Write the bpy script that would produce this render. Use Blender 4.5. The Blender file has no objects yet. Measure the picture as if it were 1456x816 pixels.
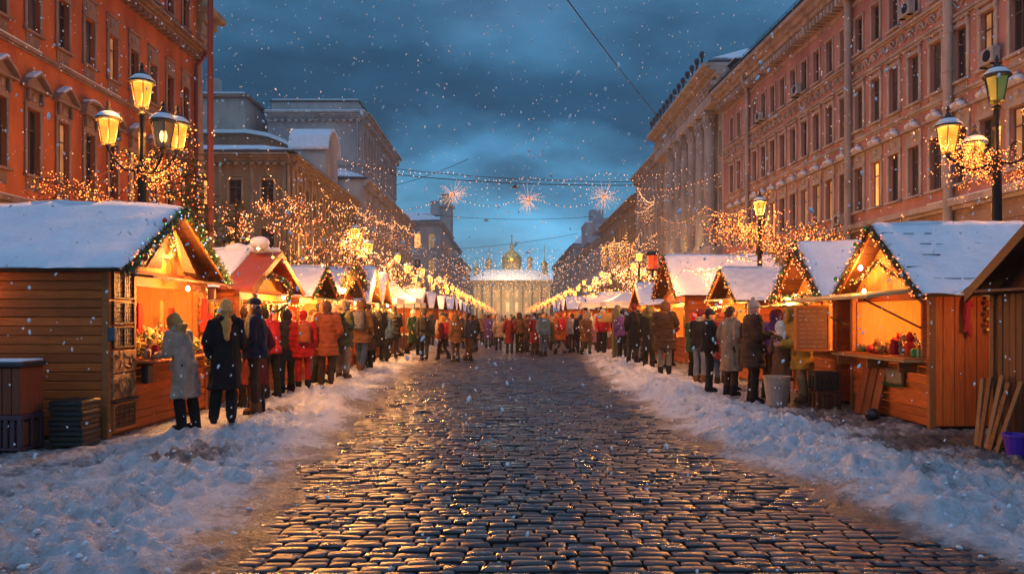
import bpy, math, random
from math import sin, cos, pi, radians, sqrt, exp, atan2
from mathutils import Vector, Matrix, Euler, noise

RN = random.Random(11)
scene = bpy.context.scene
COL = scene.collection
WPOS = {}          # world position of each root, for meshes written in world coordinates

# ------------------------------------------------------------------ materials
MATS = {}
def mat(name, col, rough=.6, metal=0., col2=None, nscale=4., nvec=(1, 1, 1), namt=1., var=0., bump=None, bvec=(1, 1, 1),
        emis=None, estr=0., coat=0., trans=0., spec=.5, contrast=(.35, .65), edet=6., sample=False, enoise=0.):
    if name in MATS: return MATS[name]
    m = bpy.data.materials.new(name); m.use_nodes = True
    nt = m.node_tree; N = nt.nodes; L = nt.links
    b = N['Principled BSDF']
    b.inputs['Roughness'].default_value = rough; b.inputs['Metallic'].default_value = metal
    b.inputs['Coat Weight'].default_value = coat; b.inputs['Transmission Weight'].default_value = trans
    b.inputs['Specular IOR Level'].default_value = spec
    c4 = tuple(col) + (1,)
    tc = N.new('ShaderNodeTexCoord')
    src = None
    if col2 is not None:
        mp = N.new('ShaderNodeMapping'); mp.inputs['Scale'].default_value = nvec
        L.new(tc.outputs['Object'], mp.inputs['Vector'])
        no = N.new('ShaderNodeTexNoise'); no.inputs['Scale'].default_value = nscale; no.inputs['Detail'].default_value = edet
        no.inputs['Roughness'].default_value = .6
        L.new(mp.outputs[0], no.inputs['Vector'])
        mr = N.new('ShaderNodeMapRange'); mr.inputs[1].default_value = contrast[0]; mr.inputs[2].default_value = contrast[1]
        mr.inputs[4].default_value = namt
        L.new(no.outputs['Fac'], mr.inputs[0])
        mx = N.new('ShaderNodeMix'); mx.data_type = 'RGBA'
        mx.inputs[6].default_value = c4; mx.inputs[7].default_value = tuple(col2) + (1,)
        L.new(mr.outputs[0], mx.inputs[0]); src = mx.outputs[2]
    if var > 0:
        at = N.new('ShaderNodeAttribute'); at.attribute_name = 'v'
        m1 = N.new('ShaderNodeMapRange'); m1.inputs[3].default_value = 1 - var; m1.inputs[4].default_value = 1 + var
        L.new(at.outputs['Fac'], m1.inputs[0])
        vm = N.new('ShaderNodeVectorMath'); vm.operation = 'SCALE'
        if src is None: vm.inputs[0].default_value = col
        else: L.new(src, vm.inputs[0])
        L.new(m1.outputs[0], vm.inputs['Scale']); src = vm.outputs[0]
    if src is None: b.inputs['Base Color'].default_value = c4
    else: L.new(src, b.inputs['Base Color'])
    if bump:
        mp = N.new('ShaderNodeMapping'); mp.inputs['Scale'].default_value = bvec
        L.new(tc.outputs['Object'], mp.inputs['Vector'])
        no = N.new('ShaderNodeTexNoise'); no.inputs['Scale'].default_value = bump[0]; no.inputs['Detail'].default_value = 7
        no.inputs['Roughness'].default_value = .62
        L.new(mp.outputs[0], no.inputs['Vector'])
        bp = N.new('ShaderNodeBump'); bp.inputs['Strength'].default_value = bump[1]; bp.inputs['Distance'].default_value = bump[2]
        L.new(no.outputs['Fac'], bp.inputs['Height']); L.new(bp.outputs[0], b.inputs['Normal'])
    if emis:
        b.inputs['Emission Color'].default_value = tuple(emis) + (1,)
        b.inputs['Emission Strength'].default_value = estr
        if enoise:
            no = N.new('ShaderNodeTexNoise'); no.inputs['Scale'].default_value = enoise; no.inputs['Detail'].default_value = 3
            L.new(tc.outputs['Object'], no.inputs['Vector'])
            mr = N.new('ShaderNodeMapRange'); mr.inputs[1].default_value = .35; mr.inputs[2].default_value = .7
            mr.inputs[3].default_value = estr * .25; mr.inputs[4].default_value = estr * 1.5
            L.new(no.outputs['Fac'], mr.inputs[0]); L.new(mr.outputs[0], b.inputs['Emission Strength'])
        m.cycles.emission_sampling = 'FRONT_BACK' if sample else 'NONE'
    MATS[name] = m
    return m

def wood(name, c1, c2, axis='h', var=.3, rough=.6):
    v = (1.2, 1.2, 14) if axis == 'h' else (14, 14, .9)
    return mat(name, c1, rough=rough, col2=c2, nscale=3.2, nvec=v, var=var, bump=(9, .35, .01), bvec=v, contrast=(.3, .7), spec=.35)

SNOW = mat('snow', (.80, .83, .88), .65, col2=(.70, .74, .80), nscale=3, bump=(11, .55, .04), spec=.35)
SNOW_PINK = mat('pink_lit_snow', (.78, .76, .78), .65, col2=(.6, .6, .64), nscale=5, bump=(14, .6, .04), spec=.35)  # roof snow with pinkish stall light put into its colour
HUTWOOD = wood('hut_wood', (.62, .135, .018), (.36, .07, .010))
HUTWOOD_V = wood('hut_wood_vertical', (.78, .17, .018), (.50, .09, .010), 'v')
HUTDARK = wood('dark_wood', (.13, .045, .018), (.07, .025, .012))
HUTDARK_V = wood('dark_wood_vertical', (.13, .04, .02), (.06, .022, .012), 'v')
TRIM = wood('trim_wood', (.48, .16, .04), (.28, .085, .02))
PALEWOOD = wood('pale_wood', (.5, .32, .14), (.38, .22, .09), 'v')
CHIP = mat('chipboard', (.50, .27, .10), .7, col2=(.24, .10, .035), nscale=9, nvec=(1, 1, 1), contrast=(.45, .55), bump=(20, .4, .01))
IRON = mat('black_iron', (.018, .018, .02), .42, .8, bump=(40, .15, .004))
IRON2 = mat('weathered_iron', (.05, .045, .04), .55, .6, bump=(30, .2, .004))
DARKGLASS = mat('dark_glass', (.012, .016, .022), .06, spec=.8, col2=(.03, .035, .04), nscale=1.2)
FRAMEM = mat('window_frame', (.10, .075, .06), .5)
PALEFRAME = mat('pale_frame', (.42, .38, .34), .55)
WARMC = (1., .40, .09)
BULB = mat('warm_bulb', (1, .6, .3), .4, emis=(1., .30, .05), estr=4.2)
BULBP = mat('pale_bulb', (1, .7, .5), .4, emis=(1., .52, .28), estr=3.6)
BULBR = mat('pinkish_bulb', (1, .4, .2), .4, emis=(1., .18, .04), estr=3.8)
BULBG = mat('green_bulb', (.2, .8, .3), .4, emis=(.15, .9, .3), estr=1.6)
BULBB = mat('blue_bulb', (.2, .5, .9), .4, emis=(.2, .5, 1.), estr=2)
LANTERNGLASS = mat('lit_lantern_glass', (1, .7, .3), .3, emis=(1., .40, .075), estr=3.2, enoise=5)
FLAME = mat('lamp_bulb', (1, .8, .5), .3, emis=(1., .62, .22), estr=26)
FARLAMP = mat('far_lamp_glass', (1, .8, .5), .3, emis=(1., .27, .035), estr=3.2)
UNLIT = mat('unlit_lantern_glass', (.30, .22, .14), .12, spec=.6, col2=(.16, .12, .08), nscale=3, trans=.3)
GREENGLASS = mat('green_lantern_glass', (.16, .20, .03), .12, spec=.6, col2=(.09, .13, .03), nscale=3, emis=(.35, .42, .03), estr=.12)  # faint glow put into the glass of an unlit lantern

def glazing(name, col, strength, thru=.5, nsc=5):
    m = bpy.data.materials.new(name); m.use_nodes = True; nt = m.node_tree; N = nt.nodes; L = nt.links; N.clear()
    o = N.new('ShaderNodeOutputMaterial'); e = N.new('ShaderNodeEmission'); t = N.new('ShaderNodeBsdfTransparent'); x = N.new('ShaderNodeMixShader')
    no = N.new('ShaderNodeTexNoise'); no.inputs['Scale'].default_value = nsc; tc = N.new('ShaderNodeTexCoord'); L.new(tc.outputs['Object'], no.inputs['Vector'])
    mr = N.new('ShaderNodeMapRange'); mr.inputs[1].default_value = .3; mr.inputs[2].default_value = .7; mr.inputs[3].default_value = strength * .45; mr.inputs[4].default_value = strength * 1.4; L.new(no.outputs['Fac'], mr.inputs[0]); L.new(mr.outputs[0], e.inputs[1])
    e.inputs[0].default_value = tuple(col) + (1,); x.inputs[0].default_value = 1 - thru; t.inputs[0].default_value = (1, .9, .75, 1)
    L.new(t.outputs[0], x.inputs[1]); L.new(e.outputs[0], x.inputs[2]); L.new(x.outputs[0], o.inputs[0]); m.cycles.emission_sampling = 'NONE'; MATS[name] = m; return m
# ------------------------------------------------------------------ mesh builder
class MB:
    def __init__(s, T=None):
        s.v = []; s.f = []; s.m = []; s.a = []; s.T = T; s.cur = 0; s.val = None
    def _add(s, vs, fs, mi=None, val=None):
        o = len(s.v)
        if s.T: vs = [s.T(*p) for p in vs]
        s.v.extend([tuple(p) for p in vs])
        mi = s.cur if mi is None else mi
        val = (RN.random() if s.val is None else s.val) if val is None else val
        for f in fs:
            s.f.append(tuple(i + o for i in f)); s.m.append(mi); s.a.append(val)
    def box(s, x0, x1, y0, y1, z0, z1, b=0., M=None, mi=None, val=None):
        if x0 > x1: x0, x1 = x1, x0
        if y0 > y1: y0, y1 = y1, y0
        if z0 > z1: z0, z1 = z1, z0
        if b <= 0:
            vs = [(x, y, z) for z in (z0, z1) for x, y in ((x0, y0), (x1, y0), (x1, y1), (x0, y1))]
            fs = [(3, 2, 1, 0), (4, 5, 6, 7), (0, 1, 5, 4), (1, 2, 6, 5), (2, 3, 7, 6), (3, 0, 4, 7)]
        else:
            b = min(b, (x1 - x0) * .45, (y1 - y0) * .45, (z1 - z0) * .45)
            def ring(z, i): 
                return [(x0 + i, y0 + b if i < b else y0 + i, z)]
            vs = []
            def oct_(z, ins):
                xa, xb, ya, yb = x0 + ins, x1 - ins, y0 + ins, y1 - ins
                c = b - ins if ins < b else 0
                if c > 0: return [(xa + c, ya, z), (xb - c, ya, z), (xb, ya + c, z), (xb, yb - c, z), (xb - c, yb, z), (xa + c, yb, z), (xa, yb - c, z), (xa, ya + c, z)]
                return [(xa, ya, z), (xb, ya, z), (xb, ya, z), (xb, yb, z), (xb, yb, z), (xa, yb, z), (xa, yb, z), (xa, ya, z)]
            e = b * .999
            vs += oct_(z0, e) + oct_(z0 + b, 0) + oct_(z1 - b, 0) + oct_(z1, e)
            fs = [(7, 6, 5, 4, 3, 2, 1, 0), tuple(range(24, 32))]
            for r in range(3):
                for k in range(8):
                    a, c = r * 8 + k, r * 8 + (k + 1) % 8
                    fs.append((a, c, c + 8, a + 8))
        if M is not None: vs = [tuple(M @ Vector(p)) for p in vs]
        s._add(vs, fs, mi, val)
    def quad(s, a, b, c, d, mi=None, val=None): s._add([a, b, c, d], [(0, 1, 2, 3)], mi, val)
    def tri(s, a, b, c, mi=None, val=None): s._add([a, b, c], [(0, 1, 2)], mi, val)
    def tube(s, pts, r, n=8, cap=True, mi=None, val=None, sy=1.):
        pts = [Vector(p) for p in pts]; k = len(pts)
        rs = r if isinstance(r, (list, tuple)) else [r] * k
        vs = []; up = Vector((0, 0, 1)); prev = None
        for i, p in enumerate(pts):
            d = (pts[min(i + 1, k - 1)] - pts[max(i - 1, 0)])
            d = d.normalized() if d.length > 1e-9 else Vector((0, 0, 1))
            if prev is None:
                a = d.cross(Vector((0, 1, 0)) if abs(d.y) < .8 else Vector((1, 0, 0))).normalized()
            else:
                a = prev - d * prev.dot(d)
                a = a.normalized() if a.length > 1e-6 else d.orthogonal().normalized()
            prev = a; b = d.cross(a)
            for j in range(n):
                t = 2 * pi * j / n
                vs.append(tuple(p + a * (cos(t) * rs[i]) + b * (sin(t) * rs[i] * sy)))
        fs = []
        for i in range(k - 1):
            for j in range(n):
                fs.append((i * n + j, i * n + (j + 1) % n, (i + 1) * n + (j + 1) % n, (i + 1) * n + j))
        if cap and n > 2:
            fs.append(tuple(range(n - 1, -1, -1))); fs.append(tuple((k - 1) * n + j for j in range(n)))
        s._add(vs, fs, mi, val)
    def capsule(s, p, q, r1, r2, n=10, mi=None):
        p = Vector(p); q = Vector(q); d = (q - p)
        d = d.normalized() if d.length > 1e-6 else Vector((0, 0, 1))
        pts = [p - d * r1 * .97, p - d * r1 * .7, p - d * r1 * .3, p, q, q + d * r2 * .3, q + d * r2 * .7, q + d * r2 * .97]
        rs = [r1 * .24, r1 * .71, r1 * .95, r1, r2, r2 * .95, r2 * .71, r2 * .24]
        s.tube(pts, rs, n, mi=mi)
    def lathe(s, prof, c=(0, 0, 0), n=16, mi=None, val=None, M=None, sx=1., sy=1.):
        vs = []; fs = []
        for r, z in prof:
            for j in range(n):
                t = 2 * pi * j / n
                vs.append(Vector((r * cos(t) * sx, r * sin(t) * sy, z)))
        if M is not None: vs = [M @ v for v in vs]
        vs = [tuple(v + Vector(c)) for v in vs]
        for i in range(len(prof) - 1):
            for j in range(n):
                fs.append((i * n + j, i * n + (j + 1) % n, (i + 1) * n + (j + 1) % n, (i + 1) * n + j))
        fs.append(tuple(range(n - 1, -1, -1))); fs.append(tuple((len(prof) - 1) * n + j for j in range(n)))
        s._add(vs, fs, mi, val)
    def ell(s, c, rx, ry, rz, n=12, m=8, mi=None, M=None, val=None):
        prof = [(max(sin(pi * i / m), .02), -cos(pi * i / m)) for i in range(m + 1)]
        vs = []; fs = []
        for r, z in prof:
            for j in range(n):
                t = 2 * pi * j / n
                vs.append(Vector((r * cos(t) * rx, r * sin(t) * ry, z * rz)))
        if M is not None: vs = [M @ v for v in vs]
        vs = [tuple(v + Vector(c)) for v in vs]
        for i in range(m):
            for j in range(n):
                fs.append((i * n + j, i * n + (j + 1) % n, (i + 1) * n + (j + 1) % n, (i + 1) * n + j))
        fs.append(tuple(range(n - 1, -1, -1))); fs.append(tuple(m * n + j for j in range(n)))
        s._add(vs, fs, mi, val)
    def loft(s, rings, n=18, mi=None):
        vs = []; fs = []
        for (cx, cy, cz, rx, ry) in rings:
            for j in range(n):
                t = 2 * pi * j / n
                vs.append((cx + rx * cos(t), cy + ry * sin(t), cz))
        for i in range(len(rings) - 1):
            for j in range(n):
                fs.append((i * n + j, i * n + (j + 1) % n, (i + 1) * n + (j + 1) % n, (i + 1) * n + j))
        fs.append(tuple(range(n - 1, -1, -1))); fs.append(tuple((len(rings) - 1) * n + j for j in range(n)))
        s._add(vs, fs, mi)
    def octa(s, c, r, mi=None, val=None):
        x, y, z = c
        s._add([(x + r, y, z), (x, y + r, z), (x - r, y, z), (x, y - r, z), (x, y, z + r), (x, y, z - r)],
               [(0, 1, 4), (1, 2, 4), (2, 3, 4), (3, 0, 4), (1, 0, 5), (2, 1, 5), (3, 2, 5), (0, 3, 5)], mi, val)
    def prism(s, poly, d0, d1, axis='x', mi=None, val=None):
        """poly: list of (a, b); extruded along axis. axis x: (d, a, b); y: (a, d, b); z: (a, b, d)"""
        f = {'x': lambda a, b, d: (d, a, b), 'y': lambda a, b, d: (a, d, b), 'z': lambda a, b, d: (a, b, d)}[axis]
        k = len(poly)
        vs = [f(a, b, d0) for a, b in poly] + [f(a, b, d1) for a, b in poly]
        fs = [tuple(range(k - 1, -1, -1)), tuple(range(k, 2 * k))] + [(i, (i + 1) % k, (i + 1) % k + k, i + k) for i in range(k)]
        s._add(vs, fs, mi, val)
    def mesh(s, name, mats, smooth=False, off=(0, 0, 0)):
        me = bpy.data.meshes.new(name)
        if any(off): s.v = [(x - off[0], y - off[1], z - off[2]) for x, y, z in s.v]
        me.from_pydata(s.v, [], s.f)
        for m in (mats if isinstance(mats, (list, tuple)) else [mats]): me.materials.append(m)
        me.polygons.foreach_set('material_index', s.m)
        at = me.attributes.new('v', 'FLOAT', 'FACE'); at.data.foreach_set('value', s.a)
        if smooth: me.polygons.foreach_set('use_smooth', [True] * len(me.polygons))
        me.update(); return me
    def build(s, name, mats, parent=None, smooth=False, kind=None):
        off = WPOS.get(parent.name, (0, 0, 0)) if parent is not None else (0, 0, 0)
        o = obj(name, s.mesh(name, mats, smooth, off), parent, kind=kind)
        if parent is not None: WPOS[o.name] = off
        return o
    def own(s, name, mats, base, label, cat, group=None, smooth=False, kind=None):
        """a thing that is one mesh, its origin at base"""
        o = obj(name, s.mesh(name, mats, smooth, base), None, kind=kind); o.location = base
        WPOS[o.name] = tuple(base); tag(o, label, cat, group); return o

def obj(name, me, parent=None, loc=None, rz=0, kind=None):
    o = bpy.data.objects.new(name, me); COL.objects.link(o)
    if parent is not None: o.parent = parent
    if loc is not None: o.location = loc
    if rz: o.rotation_euler = (0, 0, rz)
    if kind: o['kind'] = kind
    return o
def tag(o, label=None, cat=None, group=None, kind=None):
    if label: o['label'] = label
    if cat: o['category'] = cat
    if group: o['group'] = group
    if kind: o['kind'] = kind
def thing(name, loc, label, cat, group=None, rz=0, sc=1.):
    o = bpy.data.objects.new(name, None); COL.objects.link(o); o.location = loc; o.rotation_euler = (0, 0, rz); o.scale = (sc, sc, sc)
    o.empty_display_size = .2; WPOS[o.name] = tuple(loc); tag(o, label, cat, group); return o
KIDS = {}
def copy_tree(o, parent=None):
    c = o.copy(); COL.objects.link(c)
    if parent is not None: c.parent = parent
    for ch in [x for x in o.children]: copy_tree(ch, c)
    return c
def light(name, loc, power, col=WARMC, r=.12, parent=None, kind='POINT'):
    d = bpy.data.lights.new(name, kind); d.energy = power; d.color = col
    if kind == 'POINT': d.shadow_soft_size = r
    d.use_shadow = True
    o = bpy.data.objects.new(name, d); COL.objects.link(o)
    if parent is not None:
        o.parent = parent; w = WPOS.get(parent.name, (0, 0, 0)); loc = tuple(a - b for a, b in zip(loc, w))
    o.location = loc; return o

SIDE = bpy.data.scenes.new('side')          # throw-away scene in which the remeshed shapes are worked out
def remesh(mb, voxel, smooth=4, disp=None, name='body', mats=()):
    me = mb.mesh(name, list(mats) or [SNOW]); o = bpy.data.objects.new('tmp', me); SIDE.collection.objects.link(o)
    md = o.modifiers.new('r', 'REMESH'); md.mode = 'VOXEL'; md.voxel_size = voxel; md.use_smooth_shade = True
    if smooth:
        sm = o.modifiers.new('s', 'SMOOTH'); sm.iterations = smooth; sm.factor = .5
    vl = SIDE.view_layers[0]; vl.update(); dg = vl.depsgraph
    out = bpy.data.meshes.new_from_object(o.evaluated_get(dg), depsgraph=dg)
    bpy.data.objects.remove(o); bpy.data.meshes.remove(me)
    out.name = name
    if disp:
        sc, amp, vec = disp
        ns = [v.normal.copy() for v in out.vertices]
        for v, n_ in zip(out.vertices, ns):
            p = v.co
            t = noise.noise(Vector((p.x * vec[0], p.y * vec[1], p.z * vec[2])) * sc) + .5 * noise.noise(Vector((p.x * vec[0], p.y * vec[1], p.z * vec[2])) * sc * 2.1)
            v.co = p + n_ * (t * amp)
    out.polygons.foreach_set('use_smooth', [True] * len(out.polygons))
    out.materials.clear()
    for m in mats: out.materials.append(m)
    return out

def interp(tab, x):
    if x <= tab[0][0]: return tab[0][1]
    for (a, b), (c, d) in zip(tab, tab[1:]):
        if x <= c: return b + (d - b) * (x - a) / (c - a)
    return tab[-1][1]
def sstep(a, b, x):
    t = min(1, max(0, (x - a) / (b - a))); return t * t * (3 - 2 * t)
def ns(x, y, s, z=0.): return noise.noise(Vector((x * s, y * s, z)))
ORD = ['first', 'second', 'third', 'fourth', 'fifth', 'sixth', 'seventh', 'eighth', 'ninth', 'tenth', 'eleventh', 'twelfth', 'thirteenth', 'fourteenth', 'fifteenth', 'sixteenth', 'seventeenth', 'eighteenth', 'nineteenth', 'twentieth']
ORD += ['twenty-' + w for w in ORD[:9]] + ['thirtieth'] + ['thirty-' + w for w in ORD[:9]] + ['fortieth']
# ------------------------------------------------------------------ ground
EL = [(2, 2.0), (5, 2.25), (9.4, 2.55), (15, 2.9), (22, 3.2), (30, 3.4), (60, 4.2)]
ER = [(2, 3.8), (5, 3.45), (6.6, 3.15), (9, 2.75), (12, 2.55), (25, 2.75), (60, 4.0)]
def snow_d(x, y):
    if x < 0: return -x - interp(EL, y)
    return x - interp(ER, y)
def lump(x, y): return .09 * abs(ns(x, y, 3.7, 2)) + .085 * abs(ns(x, y, 7.3, 4)) - .06 * max(0, ns(x, y, 5.1, 31) - .1) - .03
def chunk(x, y):
    a = noise.voronoi(Vector((x * 7, y * 7, .5)))[0][0]; b = noise.voronoi(Vector((x * 13, y * 13, 2.5)))[0][0] if y < 16 else .5
    return .13 * max(0, .42 - a) + .08 * max(0, .42 - b) - .025
FP = {}
_r = random.Random(44)
for _i in range(420):
    _s = _r.choice((-1, 1)); _y = _r.uniform(4.6, 17); _x = _s * (_r.uniform(3.3, 5.0) if _s < 0 else _r.uniform(3.9, 5.9)); _a = _r.gauss(0, .5)
    for _k in range(2):
        _px, _py = _x + _k * .16 + _r.gauss(0, .03), _y + _k * .33; FP.setdefault((int(_px * 2), int(_py * 2)), []).append((_px, _py, cos(_a), sin(_a)))
def foot(x, y):
    h = 0
    for i in (-1, 0, 1):
        for j in (-1, 0, 1):
            for px, py, c, s in FP.get((int(x * 2) + i, int(y * 2) + j), ()):
                dx, dy = x - px, y - py; q = ((dx * c + dy * s) / .062) ** 2 + ((-dx * s + dy * c) / .15) ** 2
                if q < 2.2: h = min(h, -.045) if q < .8 else h + .012 * (2.2 - q)
    return h
def ground_h(x, y, fine=True):
    d = snow_d(x, y) + .35 * ns(x, y, .9) + .15 * ns(x, y, 2.7, 3)
    far = sstep(20, 34, y)
    h = -.045 + (.041 + .016 * ns(x, y, 6.5, 41) + .016 * ns(x, y, 14, 42)) * sstep(-1.15, -.25, d + .55 * ns(x, y, 2.1, 15) + .35 * ns(x, y, 6, 16)) + .03 * sstep(-.45, .35, d)
    h = max(h, -.045 + .05 * far + .01 * ns(x, y, .8, 9))
    if d > -.4:
        amp = .27 if x > 0 else .13
        if x < 0: amp *= interp([(8, 1), (14, 1.6), (22, 1.9), (40, .8)], y)
        w = .62 if x > 0 else .8
        h += amp * exp(-((d - .75) / w) ** 2) * (.75 + .7 * ns(x, y, 1.1, 5)) * (1 - .6 * sstep(26, 40, y))
        s = sstep(-.3, .5, d)
        rough = 1 - .45 * sstep(1.7, 2.6, d)
        ridge = exp(-((d - .8) / .8) ** 2)
        h += s * rough * (.06 * ns(x, y, 2.1, 1) + lump(x, y) * (1 + .5 * ridge))
        if fine and 4 < y < 18: h += foot(x, y)
        if fine and y < 30: h += s * chunk(x, y) * (.45 + .9 * ridge)
        if fine: h += s * rough * (.035 * ns(x, y, 15, 7) - .05 * max(0, ns(x, y, 11, 8) - .12))
    # undulation of the stones below
    return h + .012 * ns(x, y, .35, 6)
def road_h(x, y): return .012 * ns(x, y, .35, 6)

def geo_steps(a, b, s0, g):
    out = [a]; s = s0
    while out[-1] < b: out.append(out[-1] + s); s *= g
    out[-1] = b; return out
xs = [-30, -20, -14, -11, -9.5, -8.5]
x = -7.9
while x < -1.0: xs.append(x); x += .042 if -6.2 < x else .12
x = -1.0
while x < 1.2: xs.append(x); x += .2
while x < 8.6: xs.append(x); x += .042 if x < 7.2 else .12
xs += [9.2, 10.5, 13, 18, 30]
ys = [-12, -8, -5, -3, -1.5, 0, 1, 2, 2.8] + geo_steps(3.2, 95, .036, 1.0085)
me = bpy.data.meshes.new('snowy_ground')
nx, ny = len(xs), len(ys)
V = []; dirt_shade = []
for y in ys:
    for x in xs:
        V.append((x, y, ground_h(x, y)))
        d = snow_d(x, y) + .3 * ns(x, y, 1.3)
        t = .72 * (1 - sstep(-.6, .35, d))                       # slush film beside the stones
        t += .42 * sstep(1.5, 2.8, d + .5 * ns(x, y, .7, 3)) * (.75 if x < 0 else 1)      # trodden strip before the stalls
        t += .5 * sstep(.22, .42, ns(x, y, .75, 12)) * sstep(.2, 1, d) * (1 if x < 0 else .6)
        cav = -(lump(x, y)) - .5 * (.035 * ns(x, y, 15, 7) - .05 * max(0, ns(x, y, 11, 8) - .12))  # hollows tinted darker: settled slush plus crevice shade put into the colour
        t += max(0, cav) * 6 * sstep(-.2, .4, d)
        t += .18 * ns(x, y, 3.1, 4) + .10 * ns(x, y, 9, 4)
        t += .30 * sstep(16, 34, y)
        dirt_shade.append(min(1, max(0, t)))
F = [(j * nx + i, j * nx + i + 1, (j + 1) * nx + i + 1, (j + 1) * nx + i) for j in range(ny - 1) for i in range(nx - 1)]
me.from_pydata(V, [], F); me.polygons.foreach_set('use_smooth', [True] * len(F))
at = me.attributes.new('dirt_shade', 'FLOAT', 'POINT'); at.data.foreach_set('value', dirt_shade)
gm = mat('ground_snow', (.78, .80, .84), .55, bump=(30, 1.0, .08), spec=.4)
nt = gm.node_tree; N = nt.nodes; L = nt.links; b = N['Principled BSDF']
a_ = N.new('ShaderNodeAttribute'); a_.attribute_name = 'dirt_shade'
no = N.new('ShaderNodeTexNoise'); no.inputs['Scale'].default_value = 11; no.inputs['Detail'].default_value = 8; no.inputs['Roughness'].default_value = .7
tc = N.new('ShaderNodeTexCoord'); L.new(tc.outputs['Object'], no.inputs['Vector'])
ad = N.new('ShaderNodeMath'); ad.operation = 'MULTIPLY_ADD'; ad.inputs[1].default_value = 1.0; L.new(no.outputs['Fac'], ad.inputs[0])
sb = N.new('ShaderNodeMath'); sb.operation = 'SUBTRACT'; sb.inputs[1].default_value = .42; L.new(a_.outputs['Fac'], sb.inputs[0]); L.new(sb.outputs[0], ad.inputs[2])
cr = N.new('ShaderNodeValToRGB'); el = cr.color_ramp.elements
el[0].position = 0; el[0].color = (.80, .82, .86, 1); el[1].position = 1; el[1].color = (.07, .052, .042, 1)
for p, c in ((.3, (.60, .60, .61, 1)), (.55, (.22, .20, .195, 1)), (.8, (.11, .09, .08, 1))):
    e = el.new(p); e.color = c
L.new(ad.outputs[0], cr.inputs[0]); L.new(cr.outputs[0], b.inputs['Base Color'])
mr = N.new('ShaderNodeMapRange'); mr.inputs[3].default_value = .68; mr.inputs[4].default_value = .42; L.new(ad.outputs[0], mr.inputs[0]); L.new(mr.outputs[0], b.inputs['Roughness'])
me.materials.append(gm)
obj('ground', me, kind='structure')

# base sheet to the horizon
mb = MB(); S = 1500
mb.quad((-S, -60, -.30), (S, -60, -.30), (S, S, -.30), (-S, S, -.30))
gs = mat('outer_ground', (.34, .32, .32), .6, col2=(.18, .16, .15), nscale=.4, bump=(3, .4, .03))
mb.build('terrain', gs, kind='structure')
mb = MB()
mb.quad((-30, 94, -.02), (30, 94, -.02), (30, 700, -.02), (-30, 700, -.02))
mb.build('street', gs, kind='structure')

# cobbles: every stone a low dome
mb = MB(); y = 1.6; row = 0
rr = random.Random(3)
PV = []; PF = []; PA = []
while y < 36:
    pitch = rr.uniform(.090, .118)
    xl = -interp(EL, y) - .9; xr = interp(ER, y) + .9
    x = xl + rr.uniform(-.1, 0)
    while x < xr:
        w = rr.uniform(.14, .30)
        # stop stones under the flat slab
        cx, cy = x + w / 2, y + pitch / 2 + rr.uniform(-.006, .006)
        if True:
            g = .0062; hw, hd = w / 2 - g, pitch / 2 - g
            tx, ty = rr.gauss(0, .012), rr.gauss(0, .018); dz = rr.gauss(0, .0055)
            z0 = road_h(cx, cy) + dz
            o = len(PV); c = .14
            out = [(-hw, -hd * (1 - c)), (-hw * (1 - c * .6), -hd), (hw * (1 - c * .6), -hd), (hw, -hd * (1 - c)), (hw, hd * (1 - c)), (hw * (1 - c * .6), hd), (-hw * (1 - c * .6), hd), (-hw, hd * (1 - c))]
            out = [(a * rr.uniform(.93, 1.0), b * rr.uniform(.9, 1.0)) for a, b in out]
            for a, b in out: PV.append((cx + a, cy + b, z0 - .06))
            for a, b in out: PV.append((cx + a, cy + b, z0 - .008 + a * tx + b * ty))
            for a, b in out: PV.append((cx + a * .88, cy + b * .84, z0 - .0012 + a * tx + b * ty + rr.gauss(0, .0007)))
            PV.append((cx, cy, z0 + .0004))
            for a, b in out: PV.append((cx + a, cy + b, z0 - .008 + a * tx + b * ty))
            for k in range(8):
                k2 = (k + 1) % 8
                PF.append((o + k, o + k2, o + 25 + k2, o + 25 + k)); PF.append((o + 8 + k, o + 8 + k2, o + 16 + k2, o + 16 + k)); PF.append((o + 16 + k, o + 16 + k2, o + 24))
            PA += [rr.random()] * 24
        x += w
    y += pitch; row += 1
me = bpy.data.meshes.new('cobbles'); me.from_pydata(PV, [], PF); me.polygons.foreach_set('use_smooth', [True] * len(PF))
at = me.attributes.new('v', 'FLOAT', 'FACE'); at.data.foreach_set('value', PA)
cm = mat('cobble_stone', (.048, .042, .040), .3, col2=(.022, .022, .026), nscale=6, var=.45, bump=(40, .5, .004), spec=.5)
nt = cm.node_tree; N = nt.nodes; L = nt.links; b = N['Principled BSDF']
no = N.new('ShaderNodeTexNoise'); no.inputs['Scale'].default_value = 1.7; no.inputs['Detail'].default_value = 8
tc = N.new('ShaderNodeTexCoord'); L.new(tc.outputs['Object'], no.inputs['Vector'])
mr = N.new('ShaderNodeMapRange'); mr.inputs[1].default_value = .38; mr.inputs[2].default_value = .62; mr.inputs[3].default_value = .2; mr.inputs[4].default_value = .48
L.new(no.outputs['Fac'], mr.inputs[0]); L.new(mr.outputs[0], b.inputs['Roughness'])
me.materials.append(cm); obj('road', me, kind='structure')
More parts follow.
